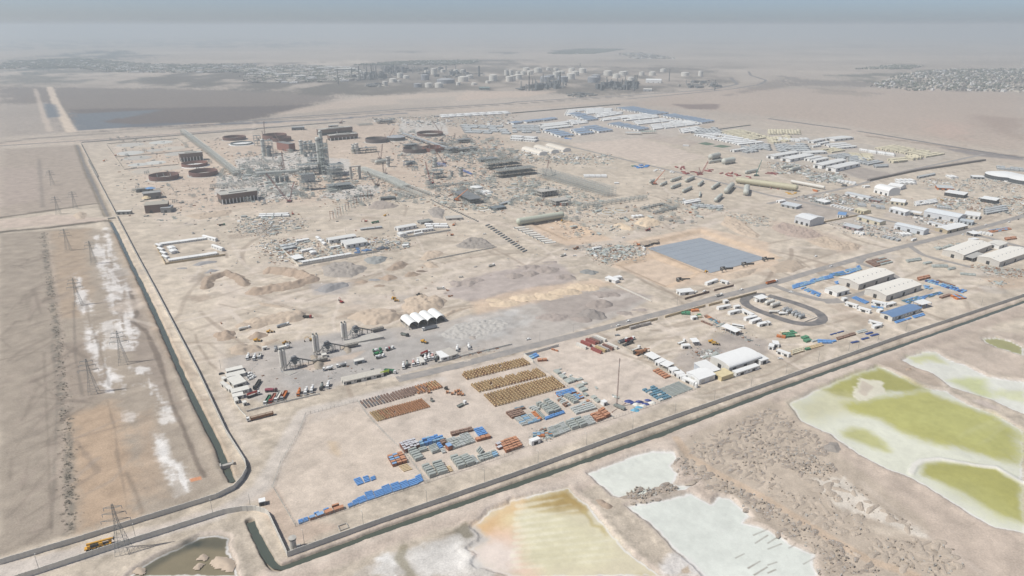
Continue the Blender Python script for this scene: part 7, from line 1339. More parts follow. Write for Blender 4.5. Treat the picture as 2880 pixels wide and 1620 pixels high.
for k,(x1,y1,x2,y2,rad)in enumerate(((1595,225,1700,190,3),(1745,228,1830,190,3.5),(1490,268,1555,238,2.6),(1600,295,1695,258,3),(1715,335,1805,290,3),(1875,270,1920,232,3),(2010,300,2085,250,3.2),(2150,345,2215,275,5.5),(2350,365,2360,300,6),(2045,430,2105,375,4),(1885,380,1895,340,2),(1385,238,1430,215,2.5))):
 bullet(P(B3,x1,y1),P(B3,x2,y2),rad*.85,"grey vessel lying on saddles in the vessel yard",D2_,3,group="vessels lying in the yard")
for a in((A3,1985,1255,2085,1230,6,"rear giant vessel beside the camp"),(A3,2115,1300,2235,1280,6,"front giant vessel beside the camp"),(A3,1975,1290,2110,1268,2.5,"slim vessel in front of the rear giant vessel"),(A3,2345,1395,2470,1370,3,"long flat grey vessel at the red steel heap"),('A4',130,1345,250,1330,3,"left white vessel in front of the camp halls"),('A4',225,1370,310,1350,3.5,"right white vessel in front of the camp halls"),(A2,1200,1300,1350,1275,4,"long grey pipe gallery lying in the middle of the yard"),(A2,1510,1310,1600,1285,3,"blue grey vessel near the blue crane")):
 bullet(P(*a[:3]),P(a[0],a[3],a[4]),a[5],a[6],D2_,3,group="large vessels")
for k in range(9):
 f=k/8;a,c=P(B3,40+300*f-20,690+150*f),P(B3,130+310*f,680+150*f)
 b=mbm(OFFW);b.box(0,0,0,math.dist(a,c),5,1.2);b.mat(STEELD);b.box(-math.dist(a,c)/2+.6,0,1.2,1,5,.8);put(T("concrete_strip",[("slab",b,[])]),((a[0]+c[0])/2,(a[1]+c[1])/2),math.atan2(c[1]-a[1],c[0]-a[0]),"pale concrete strip in the row beside the sandy pad","strip","concrete strips")
for k in range(16):
 f=k/15;p=P(B2,2330+520*f*.72,660+260*f);b=mbm(STEELD);b.box(0,0,0,9,1.6,1.4);b.mat(GREYP);b.box(0,0,1.4,8,1,.4);put(T("precast_beam",[("beam",b,[])]),p,UANG+.35,"dark precast beam in the row along the concrete strips","beam","precast beams in a row")
for k in range(26):
 f=k/25;p=P(B2,1760+470*f,405+215*f);b=mbm(CONC);b.box(0,0,0,4.5,1.3,1.2);b.mat(STEELD);b.box(-1.2,0,1.2,.5,.5,.6);b.box(1.2,0,1.2,.5,.5,.6);put(T("footing",[("block",b,[])]),p,UANG+.5,"pale concrete footing in the long row","footing","concrete footings in a row")
for r,x,y,tx,ty,m,tele,lb in((B2,335,425,100,135,M((140,70,72)),False,"largest red crawler crane with long boom leaning left"),(B2,1765,240,1705,20,M((176,84,72)),False,"red crawler crane right of the long pale rack"),(B2,1215,262,1120,115,M((120,100,90)),False,"slim crane beside the broad pipe rack"),(B2,2025,412,2135,290,ORANGE,True,"orange telescopic crane beside the barred deck"),(B3,1440,248,1540,100,M((190,110,76)),True,"orange telescopic crane among the lying vessels"),(B3,330,160,372,0,M((130,84,80)),False,"dark red crane left of the long open frame"),(B3,418,160,388,75,M((96,92,90)),False,"dark crane in front of the long open frame"),(A3,2465,1415,2515,1250,M((84,130,120)),True,"green crane beside the grey bundles near the camp"),(A2,1895,1290,1805,1150,M((140,90,84)),False,"crane beside the blue lying boom"),(A2,1250,1245,1272,1092,M((130,96,90)),False,"crane beside the lone pale column"),(A2,1295,1400,1275,1285,M((120,104,100)),False,"thin crane right of the grey portal"),(A2,280,1360,258,1165,M((130,76,72)),False,"dark red crane on the concrete slab"),(A2,1320,1055,1392,930,M((176,120,96)),False,"crane between two open tanks"),(A2,1855,975,1778,862,M((150,110,100)),False,"crane beside the widest open tank"),(A2,1868,1058,1910,1005,M((120,100,96)),True,"short boom crane beside the conveyor"),(A2,1980,1070,2003,985,M((110,104,104)),False,"crane near the highway camp"),(A2,700,1165,712,1045,M((120,110,100)),False,"thin crane behind the tall tower"),(A2,85,1045,78,865,M((130,110,110)),False,"thin tall crane at the left by the rear tanks"),(A3,1900,1395,1975,1265,M((160,76,72)),False,"red crawler crane lifting beams near the camp"),(B2,380,300,382,225,M((160,90,84)),True,"small red crane beside the panelled block"),('B4',760,265,680,215,M((150,150,150)),True,"grey truck crane in the pipe yard"),(A2,240,1100,185,985,M((176,150,130)),True,"pale telescopic crane at the rear tanks"),(A2,860,885,872,845,M((130,96,90)),True,"small crane beside the highway")):
 p=P(r,x,y);crane(p,tip_at(p,r,tx,ty),m,lb,2.2 if not tele else 1,tele)
a_,c_=P(A2,1810,1290),P(A2,1915,1310)
for k in range(3):a_,c_=P(A2,1810+k*8,1285+k*12),P(A2,1905+k*6,1298+k*10);b=MB();b.mat(M((60,104,170),.5));lattice(b,(0,0,1.5),(math.dist(a_,c_),0,1.5),2.4,2,8,.3);put(T("boom_section",[("lattice",b,[])]),a_,math.atan2(c_[1]-a_[1],c_[0]-a_[0]),"blue lattice boom section lying on the sand","boom","blue boom sections")
a_,c_=P(B2,2080,110),P(B2,2170,150);b=MB();b.mat(M((60,104,180),.5));lattice(b,(0,0,2),(math.dist(a_,c_),0,2),3,2,8,.4);put(T("boom_section",[("lattice",b,[])]),a_,math.atan2(c_[1]-a_[1],c_[0]-a_[0]),"blue lattice boom lying left of the dark blocks","boom")
for k,(r,x,y,n,m,lb,cat,sz)in enumerate(((A3,1690,1335,5,M((150,70,66),.7),"red steel crane section lying near the camp road","steel section",(12,3,2)),(A3,1800,1385,8,M((150,70,66),.7),"red steel crane section lying by the red crane","steel section",(12,3,2)),(A3,1970,1365,3,M((150,70,66),.7),"red steel crane section right of the red crane","steel section",(12,3,2)),(A3,2200,1400,7,M((156,74,70),.7),"red steel section in the right heap","steel section",(12,3,2)),(B3,2330,180,6,M((156,78,74),.7),"red steel section below the right heap","steel section",(12,3,1.6)),('B4',60,140,4,M((140,66,64),.7),"red steel section left of the white vessels","steel section",(14,3,1.6)),('B4',50,280,3,M((160,90,84),.7),"red steel strip in front of the beige bullet tank","steel section",(26,3,1)),(A3,1320,1320,8,M((70,140,210),.6),"blue sheeted pile beside the camp road","sheeted pile",(9,7,2)),(A3,1520,1370,9,WHITE,"white bag pile beside the camp road","bag pile",(5,4,2)),(A3,1225,1315,1,GREENP,"green pile left of the blue sheeted piles","pile",(9,6,2)),(A3,540,1035,3,M((110,160,214),.6),"blue sheet pile in front of the dormitories","sheeted pile",(12,8,1.5)),(B2,1100,920,6,M((96,132,176),.6),"blue pipe pile at the compound wall","pipe pile",(8,4,1.5)),(B2,1310,900,4,M((92,100,110),.6),"dark pipe pile at the compound wall","pipe pile",(9,4,1.5)),('B4',500,312,2,ORANGE,"orange machine frame beside the lying white column","frame",(9,4,2)),('B4',255,338,3,YEL_,"yellow frame lying at the road crossing","frame",(10,4,1)))):
 rn=random.Random(k);t=t_bundle(m,name="steel_section" if 'steel' in cat else "covered_pile")
 for i in range(n):q_=P(r,x,y);put(t,(q_[0]+rn.uniform(-1,1)*5*n**.6,q_[1]+rn.uniform(-1,1)*5*n**.6),rn.uniform(0,3),lb,cat,lb[:50],True,sc_=tuple(v*rn.uniform(.8,1.15)for v in sz))
 # ================ CAMPS AND INDUSTRY
A4='A4';C1,C2,D1,D2,D3,D4='C1','C2','D1','D2','D3','D4'
def t_hut(wl,rf,name,long_=False):
 w_=mbm(wl);w_.extr([(-.5,0),(.5,0),(.5,.8),(0,.97),(-.5,.8)],-.5,.5,'x');r_=mbm(rf)
 for s in(-1,1):r_.extr([(0,.975),(s*.53,.795),(s*.53,.84),(0,1.02)],-.51,.51,'x')
 d=mbm(DARK)
 for k in range(4):d.box(-.38+.25*k,-.505,.25,.07,.015,.35)
 d.box(-.505,.1,.02,.015,.25,.6);a=mbm(GREYP);a.box(.53,.2,.1,.05,.2,.4)
 return T(name,[("wall",w_,[]),("roof",r_,[]),("window",d,[]),("air_conditioner",a,[])])
HK=dict(b=t_hut(WHITE,M((146,164,184),.5,.1),"dormitory"),w=t_hut(WHITE,WHITE,"white_cabin"),c=t_hut(CREAM,M((228,218,188)),"cream_cabin"),g=t_hut(GREYP,M((190,194,194)),"grey_cabin"),h=t_hut(WHITE,M((226,226,222),.6,.08),"camp_hall"))
HN=dict(b="blue roofed dormitory",w="white cabin",c="cream cabin",g="grey cabin",h="long white hall")
hc={};hrest={};crn=random.Random(4)
def camp(r,A,Bp,D,nu,nv,h,kd,where,fu=.9,fv=.7):
 a,b,d=P(r,*A),P(r,*Bp),P(r,*D);eu=((b[0]-a[0])/nu,(b[1]-a[1])/nu);ev=((d[0]-a[0])/nv,(d[1]-a[1])/nv)
 lu=math.hypot(*eu);rz=math.atan2(eu[1],eu[0]);cr=abs(eu[0]*ev[1]-eu[1]*ev[0])/lu;s=(lu*fu,cr*fv,h)
 if cr>lu*1.15:rz-=math.pi/2;s=(math.hypot(*ev)*fv,lu*fu*cr/math.hypot(*ev),h)
 for j in range(nv):
  for i in range(nu):
   if nu*nv>11 and crn.random()<.08:continue
   x=a[0]+eu[0]*(i+.5)+ev[0]*(j+.5)+crn.uniform(-.06,.06)*lu;y=a[1]+eu[1]*(i+.5)+ev[1]*(j+.5);n_=HK[kd].name;hc[n_]=hc.get(n_,0)+1
   if hc[n_]>297:merge(hrest.setdefault(n_,MB()),HK[kd],x,y,rz,s);continue
   lab=HN[kd]+" "+where+(", %s in %s row"%(ordn_(i+1),ROWN[j])if nu>1 and nv>1 else ", %s from front"%ordn_(j+1)if nv>1 else ", %s from left"%ordn_(i+1)if nu>1 else "")
   put(HK[kd],(x,y),rz,lab,"hall" if kd=='h' else "dormitory" if kd=='b' else "cabin",HN[kd]+"s",True,sc_=s)
for a in((A4,(110,1180),(430,1170),(70,1100),7,4,4,'g',"in the rows left of the garden"),(A3,(1850,1000),(2130,985),(1780,940),6,4,4,'g',"in the rear of the cabin camp"),(A3,(2330,1190),(2600,1160),(2320,1120),6,4,4,'g',"in the rows behind the halls"),(A3,(1600,880),(1900,905),(1560,850),6,2,4,'w',"right of the camp centre"),(A4,(930,1270),(1060,1262),(900,1235),4,3,4,'c',"behind the yellowish groups"),('B4',(900,470),(1180,500),(890,445),6,2,3.5,'g',"in the yard behind the cream shed"),('B4',(1480,470),(1700,440),(1470,430),5,3,3.5,'w',"in the yard above the very long hall"),('B4',(2180,560),(2400,520),(2170,500),4,3,3.5,'g',"in the yard right of the hall"),(A4,(640,1185),(780,1165),(520,1155),5,4,4,'c',"in the small cream block"),(A4,(1590,1232),(1790,1200),(1060,1138),5,11,4,'c',"in the big cream block"),(A4,(1240,1292),(1392,1277),(1210,1255),3,2,6,'c',"in the front yellowish group"),(A4,(1440,1262),(1552,1247),(1380,1230),3,2,6,'c',"in the rear yellowish group"),(A3,(2400,1062),(2600,1030),(2080,975),6,9,4,'c',"in the block behind the sports pitches"),(A4,(0,1000),(330,1000),(0,955),11,5,4,'c',"in the rearmost cream block"),(A4,(20,1092),(240,1065),(0,1035),7,4,4,'c',"in the middle cream block"),(A4,(830,1222),(1070,1232),(800,1188),2,3,4,'c',"in the long cream row"),(A4,(930,1168),(1285,1220),(915,1148),4,3,4,'w',"between the cream blocks"),(A4,(1010,1312),(1170,1282),(590,1218),4,10,4,'g',"in the grey rows behind the halls"),(A4,(1070,1335),(1205,1328),(1060,1310),2,2,4,'g',"at the end of the grey rows"),(A3,(480,1032),(632,1016),(300,970),1,4,6,'b',"in the left front group"),(A3,(675,1010),(832,992),(575,955),1,3,6,'b',"in the middle front group"),(A3,(860,985),(1018,967),(690,930),1,4,6,'b',"in the right front group"),(A3,(-20,905),(75,892),(-20,880),1,1,6,'b',"leftmost behind the front groups"),(A3,(100,892),(275,870),(90,868),1,1,6,'b',"standing apart, middle one"),(A3,(285,874),(442,852),(275,850),1,1,6,'b',"standing apart, right one"),(A3,(745,870),(872,852),(560,798),1,6,6,'b',"in the upper left block"),(A3,(1390,808),(1582,790),(1030,738),1,10,6,'b',"in the rear long block"),(A3,(1900,893),(2042,872),(1480,815),1,10,6,'b',"in the right long block"),(A3,(1260,967),(1382,947),(945,900),1,8,6,'b',"in the front centre block"),(A3,(320,962),(630,925),(250,900),1,3,5,'h',"behind the front dormitories"),(A3,(540,812),(1010,780),(560,752),5,5,4,'w',"in the rear rows of the dormitory camp"),(A3,(830,838),(1100,795),(850,795),4,3,4,'w',"behind the upper left block"),(A3,(900,868),(1250,825),(900,840),4,2,4,'w',"in the camp centre"),(A3,(1120,866),(1470,832),(1100,812),5,4,4,'w',"between the long blocks"),(A3,(1250,905),(1580,870),(1220,868),4,3,4,'w',"below the rear block"),(A3,(1420,955),(1840,905),(1390,905),4,5,4,'w',"in the right front rows"),(A3,(600,905),(760,885),(560,858),3,4,4,'w',"right of the white halls"),(A3,(0,985),(290,985),(0,905),6,5,3.5,'g',"at the left end of the dormitory camp"),(A3,(1700,990),(1890,962),(1690,945),2,3,4,'w',"at the head of the cabin rows"),(A3,(2290,1108),(2545,1085),(1820,1005),3,8,4,'w',"in the long rows by the pitches"),(A2,(1850,830),(2560,790),(1850,800),9,2,3,'w',"in the row beside the highway"),(A2,(2100,985),(2570,1000),(2050,900),5,5,3.5,'g',"along the dark camp road"),(A3,(0,1060),(250,1080),(0,1010),2,2,5,'h',"at the corner of the camp road"),(A4,(40,1257),(320,1207),(0,1225),1,1,8,'h',"rearmost by the vessels"),(A4,(178,1285),(446,1234),(85,1252),1,1,8,'h',"second from the rear by the vessels"),(A4,(350,1210),(592,1196),(330,1180),1,1,6,'h',"with the courtyard"),(A4,(480,1288),(622,1260),(355,1255),1,2,7,'h',"in the centre pair"),(A4,(505,1352),(782,1288),(405,1325),1,1,9,'h',"left of the front pair"),(A4,(655,1384),(928,1322),(545,1352),1,1,9,'h',"right of the front pair"),(A4,(455,1092),(590,1062),(405,1075),1,1,6,'h',"beside the green garden"),(A4,(520,1108),(625,1085),(490,1095),1,1,5,'h',"second beside the green garden"),(A4,(610,1078),(825,1055),(580,1040),1,1,7,'h',"with the dark forecourt"),(A4,(690,1152),(905,1132),(565,1105),1,3,5,'h',"in the set below the forecourt"),(A4,(430,1135),(520,1122),(425,1120),1,1,5,'h',"small one at the garden"),(A4,(100,1060),(330,1075),(90,1035),4,2,4,'w',"between the cream blocks at the rear"),(A4,(330,1060),(425,1060),(310,1040),2,2,4,'w',"left of the garden"),(A4,(2300,1350),(2580,1375),(2290,1320),6,2,4,'g',"at the right edge yard"),(A3,(2220,1180),(2375,1160),(2200,1165),1,1,6,'h',"dark sided one by the pitches"),(B1,(1705,1032),(2195,957),(1695,1012),5,1,3.2,'w',"along the front of the walled camp",.99,.9),(B1,(1610,868),(2085,803),(1605,850),5,1,3.2,'w',"along the back of the walled camp",.99,.9),(B1,(1660,1010),(1700,1000),(1570,855),1,4,3.2,'w',"along the left of the walled camp"),(B1,(2120,845),(2155,835),(2075,770),1,1,5,'w',"at the upper right of the walled camp"),(B1,(2200,940),(2238,930),(2155,868),1,1,5,'w',"at the lower right of the walled camp"),(B1,(1720,955),(1795,940),(1680,890),1,2,4,'w',"inside the walled camp"),(B2,(725,852),(1028,802),(705,815),1,1,6,'h',"upper one of the contractor compound"),(B2,(878,912),(1118,872),(855,840),1,1,7,'h',"lower one of the contractor compound"),(B2,(685,868),(718,862),(595,785),1,3,3.5,'w',"along the left of the upper hall"),(B2,(745,905),(848,885),(740,890),2,1,3.5,'w',"left of the lower hall"),(B2,(460,1052),(965,965),(450,1030),7,1,3.2,'w',"along the lower wall of the compound"),(B2,(400,838),(540,815),(395,820),2,1,3.2,'w',"at the upper left of the compound"),(B2,(450,940),(568,915),(445,920),2,1,3.2,'w',"in the left yard of the compound"),(B2,(270,920),(410,895),(240,870),2,2,3.2,'g',"at the left end of the compound"),(B2,(1050,715),(1270,690),(1045,700),3,1,3,'g',"along the back of the compound"),(B2,(1475,885),(1540,878),(1470,865),1,1,3.5,'w',"alone at the right of the compound"),(B2,(545,965),(610,955),(535,935),1,1,4,'w',"alone in the left yard"),(B2,(1410,728),(1618,690),(1375,700),1,1,6,'h',"of the white shed compound"),(B2,(1450,785),(1525,772),(1415,755),1,1,5,'h',"gabled small one of the white shed compound"),(B2,(1505,752),(1660,725),(1500,735),2,1,3.2,'w',"in front of the compound hall"),(B2,(1665,735),(1800,715),(1655,715),1,1,4.5,'h',"vaulted one of the white shed compound"),(B2,(1720,690),(1950,690),(1690,650),3,2,3.5,'w',"at the right of the white shed compound"),(B2,(1595,768),(1690,750),(1590,755),1,1,3.2,'w',"at the lower wall of the shed compound"),(B2,(30,585),(340,575),(30,550),4,2,3.2,'w',"in the row by the red excavator"),(B3,(1735,455),(1900,425),(1715,425),3,2,3.2,'w',"in the camp at the vessel yard"),(B3,(1830,480),(2130,500),(1800,450),5,2,3,'g',"at the lower edge of the vessel yard"),(B3,(1205,590),(1320,580),(1205,570),3,1,3.2,'w',"beside the large sandy heap"),(B3,(720,180),(960,180),(715,155),4,2,3.2,'w',"at the end of the long open frame"),(B3,(1030,245),(1080,245),(1025,235),1,1,3.2,'w',"alone beside the vessel yard"),(A3,(1720,1115),(1785,1118),(1718,1108),1,1,3.5,'w',"alone on the empty camp plot"),('B4',(1300,252),(1480,250),(1290,205),4,2,4,'w',"behind the industrial sheds"),('B4',(1520,192),(1705,155),(1470,178),1,2,4,'g',"in the pair beside the grey road"),('B4',(700,225),(890,255),(690,205),5,2,3.5,'w',"at the corner of the grey road"),('B4',(640,468),(860,520),(630,452),7,1,3.2,'w',"along the dark yard"),('B4',(1150,785),(1330,830),(1140,765),4,1,3.2,'g',"at the roadside corner of the yard"),('B4',(1330,770),(1440,770),(1325,745),3,1,3.4,'w',"before the long grey shed"),('B4',(2120,745),(2260,770),(2115,728),4,1,3.2,'w',"along the side road"),('B4',(1700,490),(1850,505),(1690,470),5,1,3.2,'g',"in the workshop yard"),('B4',(1810,190),(1900,190),(1800,165),2,1,4,'w',"beside the rusty tank yard"),('B4',(870,745),(970,765),(865,725),2,1,3.4,'w',"below the grey flat shed"),('B4',(1280,700),(1310,705),(1260,670),1,1,4,'w',"at the end of the long grey shed"),('B4',(960,285),(1020,280),(955,270),1,1,4,'w',"at the crossing of the grey road"),('B4',(100,440),(170,430),(90,420),1,1,4,'w',"at the corner of the dark yard")):
 camp(*a)
for n_,mb_ in hrest.items():stuff(mb_,n_+"s","the farther %ss of the workers' camps"%n_.replace("_"," "),"cabins")
ig="industrial sheds on the right"
for r,x1,y1,x2,y2,W,h,roof,wl,rf,lb in(('B4',262,630,415,672,33,10,'g',M((214,216,218)),M((232,234,234)),"tall white gabled shed with green fence"),('B4',695,578,775,588,20,5,'g',WHITE,M((112,152,196),.5),"small shed with bright blue roof"),('B4',1060,325,1210,365,26,8,'a',WHITE,WHITE,"white vaulted shed beyond the dark yard"),('B4',1200,285,1330,305,28,6,'g',WHITE,WHITE,"broad white shed behind the vaulted one"),('B4',770,358,1010,412,14,5,'g',WHITE,M((206,210,212)),"long pale shed along the dark yard"),('B4',1015,418,1120,435,14,4,'f',M((150,110,100)),M((170,172,172)),"grey roofed shed with reddish wall"),('B4',1225,442,1370,460,26,5,'g',CREAM,WHITE,"white shed with wide low roof in the middle yard"),('B4',125,465,280,497,18,4,'m',GREYP,M((206,210,212)),"pale flat shed at the left of the dark yard"),('B4',470,425,570,452,14,4,'m',M((150,156,156)),WHITE,"white roofed workshop in the dark yard"),('B4',870,522,960,548,16,5,'g',M((214,204,170)),CREAM,"cream shed beside the tan wall"),('B4',890,598,1120,660,14,5,'g',CREAM,M((206,208,208)),"long grey shed with cars parked in front"),('B4',745,682,905,720,14,4,'m',M((170,150,150)),M((204,208,210)),"grey flat shed with red end below the car park"),('B4',1265,692,1560,758,16,7,'g',M((212,216,220)),M((216,220,222)),"long blue white shed with dark openings"),('B4',1215,520,1375,563,18,6,'g',M((212,216,220)),WHITE,"pale blue shed at the left of the long hall"),('B4',1415,560,1530,578,12,6,'s',WHITE,WHITE,"open white shed left of the long hall"),('B4',1560,565,1905,632,30,8,'g',M((216,218,220)),M((222,226,228)),"very long pale hall in the right yard"),('B4',1600,645,1790,697,8,4,'g',WHITE,M((210,212,212)),"narrow white shed in front of the long hall"),('B4',1800,742,2005,692,18,5,'g',M((196,180,150)),WHITE,"white roofed store at the road corner"),('B4',1920,640,2050,660,12,5,'m',M((190,200,206)),M((196,204,208)),"small flat shed at the end of the long hall"),('B4',1970,580,2120,600,22,5,'m',WHITE,WHITE,"wide white canopy roof behind the long hall"),('B4',1770,358,1965,388,22,6,'m',DARK,WHITE,"white roofed workshop with dark open front, left one"),('B4',2130,420,2285,445,20,6,'m',DARK,WHITE,"white roofed workshop with dark open front, right one"),('B4',1705,300,1870,310,20,4,'m',ORANGE,M((200,204,204)),"grey roof with orange sides behind the workshops"),('B4',2060,190,2180,195,14,4,'m',GREYP,WHITE,"flat white shed near the right edge tanks"),(A3,95,1155,275,1208,22,3,'a',WHITE,M((228,220,206)),"front one of three pinkish vaulted tents"),(A3,215,1135,395,1188,22,3,'a',WHITE,M((228,220,206)),"middle one of three pinkish vaulted tents"),(A3,335,1120,515,1172,22,3,'a',WHITE,M((228,220,206)),"rear one of three pinkish vaulted tents"),(A3,1145,1000,1300,1000,12,6,'s',GREYP,M((210,214,212)),"grey canopy at the camp entrance"),(A3,1305,990,1455,985,12,6,'s',GREYP,M((150,172,160)),"greenish canopy at the camp entrance"),(B2,395,1032,488,1012,16,4,'s',GREYP,WHITE,"white canopy at the lower left compound corner")):
 B("industrial_shed",r,x1,y1,x2,y2,W,h,roof,wall=wl,rcol=rf,label=lb,cat="shed",group=ig,doors=3)
for k,(r,x,y)in enumerate([('B4',880+28*i,620+8*i)for i in range(8)]+[('B4',1150+22*i,680+5*i)for i in range(3)]+[('B4',1540+40*i,575+6*(i%2))for i in range(2)]+[('B4',1620+60*i,600+8*i)for i in range(3)]):put((PKW,CARW,CARG)[k%3],P(r,x,y),UANG+1.4,"pale vehicle parked in the industrial yards on the right","vehicle","vehicles in the industrial yards",True)
for k,q_ in enumerate((L(A3,1870,1085,1950,1072,2050,1095,1960,1105),L(A3,2020,1115,2100,1098,2210,1115,2120,1130))):
 b=mbm(M((92,112,92),.9,.1));b.prism(q_,.05,.18);tag(link("sports_pitch",b.mesh("sports_pitch")),("left","right")[k]+" dark green sports pitch beside the cabin rows","pitch","sports pitches")
 # ---- small stuff lying about the yards
CL=[T("pipe_stack",[("pipes",KD['p'].src[0][1],[])]),T("spool_pile",[("pile",(lambda b:[b.box(math.cos(i*2.4)*.3,math.sin(i*2.4)*.3,0,.5-.03*i,.18,.3+.08*i,i)for i in range(9)]and b)(mbm(STEEL)),[])]),T("crate_pile",[("pile",(lambda b:[b.box(math.cos(i*2.1)*.32,math.sin(i*2.1)*.32,0,.34,.3,.4+.1*(i%4),i*.4)for i in range(7)]and b)(mbm(BROWN)),[])]),T("skid_unit",[("skid",(lambda b:(b.box(0,0,0,1,.6,.15),b.cyl((-.4,0,.5),(.4,0,.5),.25,n=8),b.box(.3,.2,.15,.2,.2,.9),b)[-1])(mbm(GREYP)),[])]),T("concrete_footing",[("block",(lambda b:(b.box(0,0,0,1,.8,.4),b.box(-.25,0,.4,.2,.5,.5),b.box(.25,0,.4,.2,.5,.5),b)[-1])(mbm(CONC)),[])]),T("dark_machine",[("body",(lambda b:(b.box(0,0,.1,1,.5,.45),b.box(.3,0,.5,.35,.45,.4),b.bar((-.2,0,.5),(-.6,0,.9),.08),b)[-1])(mbm(STEELD)),[])]),T("site_container",[("body",(lambda b:(b.box(0,0,.03,1,.5,.9),b.box(0,0,.93,1.02,.52,.06),[b.box(-.4+.2*i,-.255,.1,.06,.02,.75)for i in range(5)],b)[-1])(mbm(WHITE)),[])]),T("post_frame",[("frame",frame_mb(1,1,[.5,1],2,2,.05,STEEL),[])])]
CN=("grey pipe stack","jumbled steel pile","brown crate pile","grey skid unit","pale concrete footing","dark parked machine","white site container","pale post frame")
rnd=random.Random(23);deb=MB();debm=(STEEL,CONC,OFFW,STEELD,BROWN,M((172,160,146),.9));ccnt=[0]*8;crest=[MB()for _ in range(8)]
for poly,n,ks,where,sz in((L(O,545,430,700,420,770,500,640,515,540,495),144,(1,3,4,0,7,7),"left of the tall tower",8),(L(O,590,385,790,375,800,450,620,455),96,(3,4,1,7,7),"on the white slab",8),(L(O,760,420,980,440,1080,510,900,520,760,500),144,(1,4,0,3,7,7),"below the tall tower",7),(L(O,1000,330,1260,350,1280,440,1060,440,990,400),176,(0,1,3,5,7,7),"in the middle of the refinery",9),(L(O,1060,440,1250,440,1260,540,1100,520),128,(1,4,0,5,7,7),"at the barred deck",7),(L(O,1280,430,1520,500,1500,540,1280,520),128,(0,1,4,7,7),"at the long open frame",7),(L(O,1350,540,1760,500,1760,560,1450,600),80,(4,0,5,7,7),"above the lined basin",6),(L(O,270,340,560,350,560,450,330,460),72,(4,1,5,7,7),"in the left tank farm",7),(L(O,300,460,540,470,560,560,380,560),48,(1,5,7,7),"by the brick substations",6),(L(B2,160,900,600,800,1500,780,1540,880,1000,960,420,1040),165,(1,2,0,5,6),"in the contractor compound",4.5),(L(B2,-150,560,470,600,480,680,60,780,-200,720),105,(1,0,4,6),"in the rubble yard",5),(L(B2,0,820,430,790,400,1030,150,1030),60,(1,2,6),"left of the compound",4.5),(L(B3,1580,370,2130,480,2100,520,1640,420),60,(0,1,5,6),"at the vessel yard edge",5),(L('B4',340,130,720,130,760,230,450,220),112,(0,3,1,6),"in the pipe yard by the halls",6),(L('B4',560,340,1180,370,1250,440,640,440),90,(1,2,5,6),"behind the dark yard",5),(L('B4',330,360,860,420,900,460,460,430),67,(5,1,6),"along the dark yard",5),(L('B4',1560,400,2576,360,2576,560,1700,480),165,(1,2,0,5,6),"in the workshop yard",5),(L('B4',1500,190,2576,180,2576,340,1650,300),105,(5,1,3,6),"in the rusty tank yard",5),(L('B4',640,620,1560,720,1300,800,800,740),82,(3,5,1,6),"in the car park yard",4.5),(L('B4',1450,560,2100,640,1900,690,1500,640),60,(3,5,6),"by the very long hall",4.5),(L(A3,0,1150,300,1180,1000,1200,980,1300,0,1290),90,(1,0,5,6),"by the pinkish tents",7),(L(A2,1850,1100,2576,1150,2576,1290,1900,1230),112,(0,1,3,7,7),"right of the conveyor",8),(L(A2,1050,840,2576,780,2576,900,1500,930),105,(5,1,6),"beside the highway",9),(L(B3,730,870,1350,870,1340,960,900,1040),97,(0,1,2,6),"in the steel yard by the basin",5),(L(B3,2130,540,2576,560,2576,680,2300,650),45,(1,4),"on the rubble by the basin",4),(L(C3,1840,610,2010,600,2100,640,1900,680),27,(2,0,6),"in the oily yard",3),(L(C3,1900,230,2150,330,2480,500,2400,520,2050,350),40,(2,5,1),"in the scrap row",3),(L(C3,1240,1180,1100,1060,380,800,480,780),21,(1,0,6),"along the mast yard fence",3),(L(E3,640,1150,830,980,1010,1090,900,1180),26,(1,0,2),"behind the plain white container",2.2),(L(B4,2050,1060,2576,1110,2576,1180,2300,1170),50,(2,1),"below the right edge warehouses",4),(L(B4,2200,1200,2380,1230,2330,1270),8,(0,),"on the brown lot",4),(L(B4,1690,880,2040,830,1950,870,1700,910),30,(0,5),"beside the upper right warehouse",4),(L(C2,1650,760,2300,580,2500,560,1900,700),20,(1,2),"along the plant's roadside wall",2.5),(L(C2,0,620,400,780,900,720,1500,790,1000,880,300,960,-150,900),16,(2,5,3),"in the batching plant yard",2.4),(L(O,300,420,1000,340,1700,440,1760,560,1100,760,560,820,420,640),130,(5,4,2),"out on the sand of the site",5),(L(A4,0,1290,120,1270,400,1310,420,1400,100,1390),60,(3,0,6),"in front of the camp halls",6)):
 ar=np.array(poly);x0,y0=ar.min(0);x1,y1=ar.max(0);k=0;tr_=0
 dk=0
 while dk<n*22:
  x,y=rnd.uniform(x0,x1),rnd.uniform(y0,y1);dk+=1
  if not in_poly(np.array([x]),np.array([y]),poly)[0]:continue
  x+=rnd.gauss(0,sz*1.6);y+=rnd.gauss(0,sz*1.6);deb.mat(debm[rnd.randrange(6)]);u=rnd.uniform(.25,1)**2*sz*.55
  deb.box(x,y,0,u*rnd.uniform(.6,2),u*rnd.uniform(.15,.6),u*rnd.uniform(.1,.5),UANG+rnd.choice((0,1.57))+rnd.gauss(0,.35))
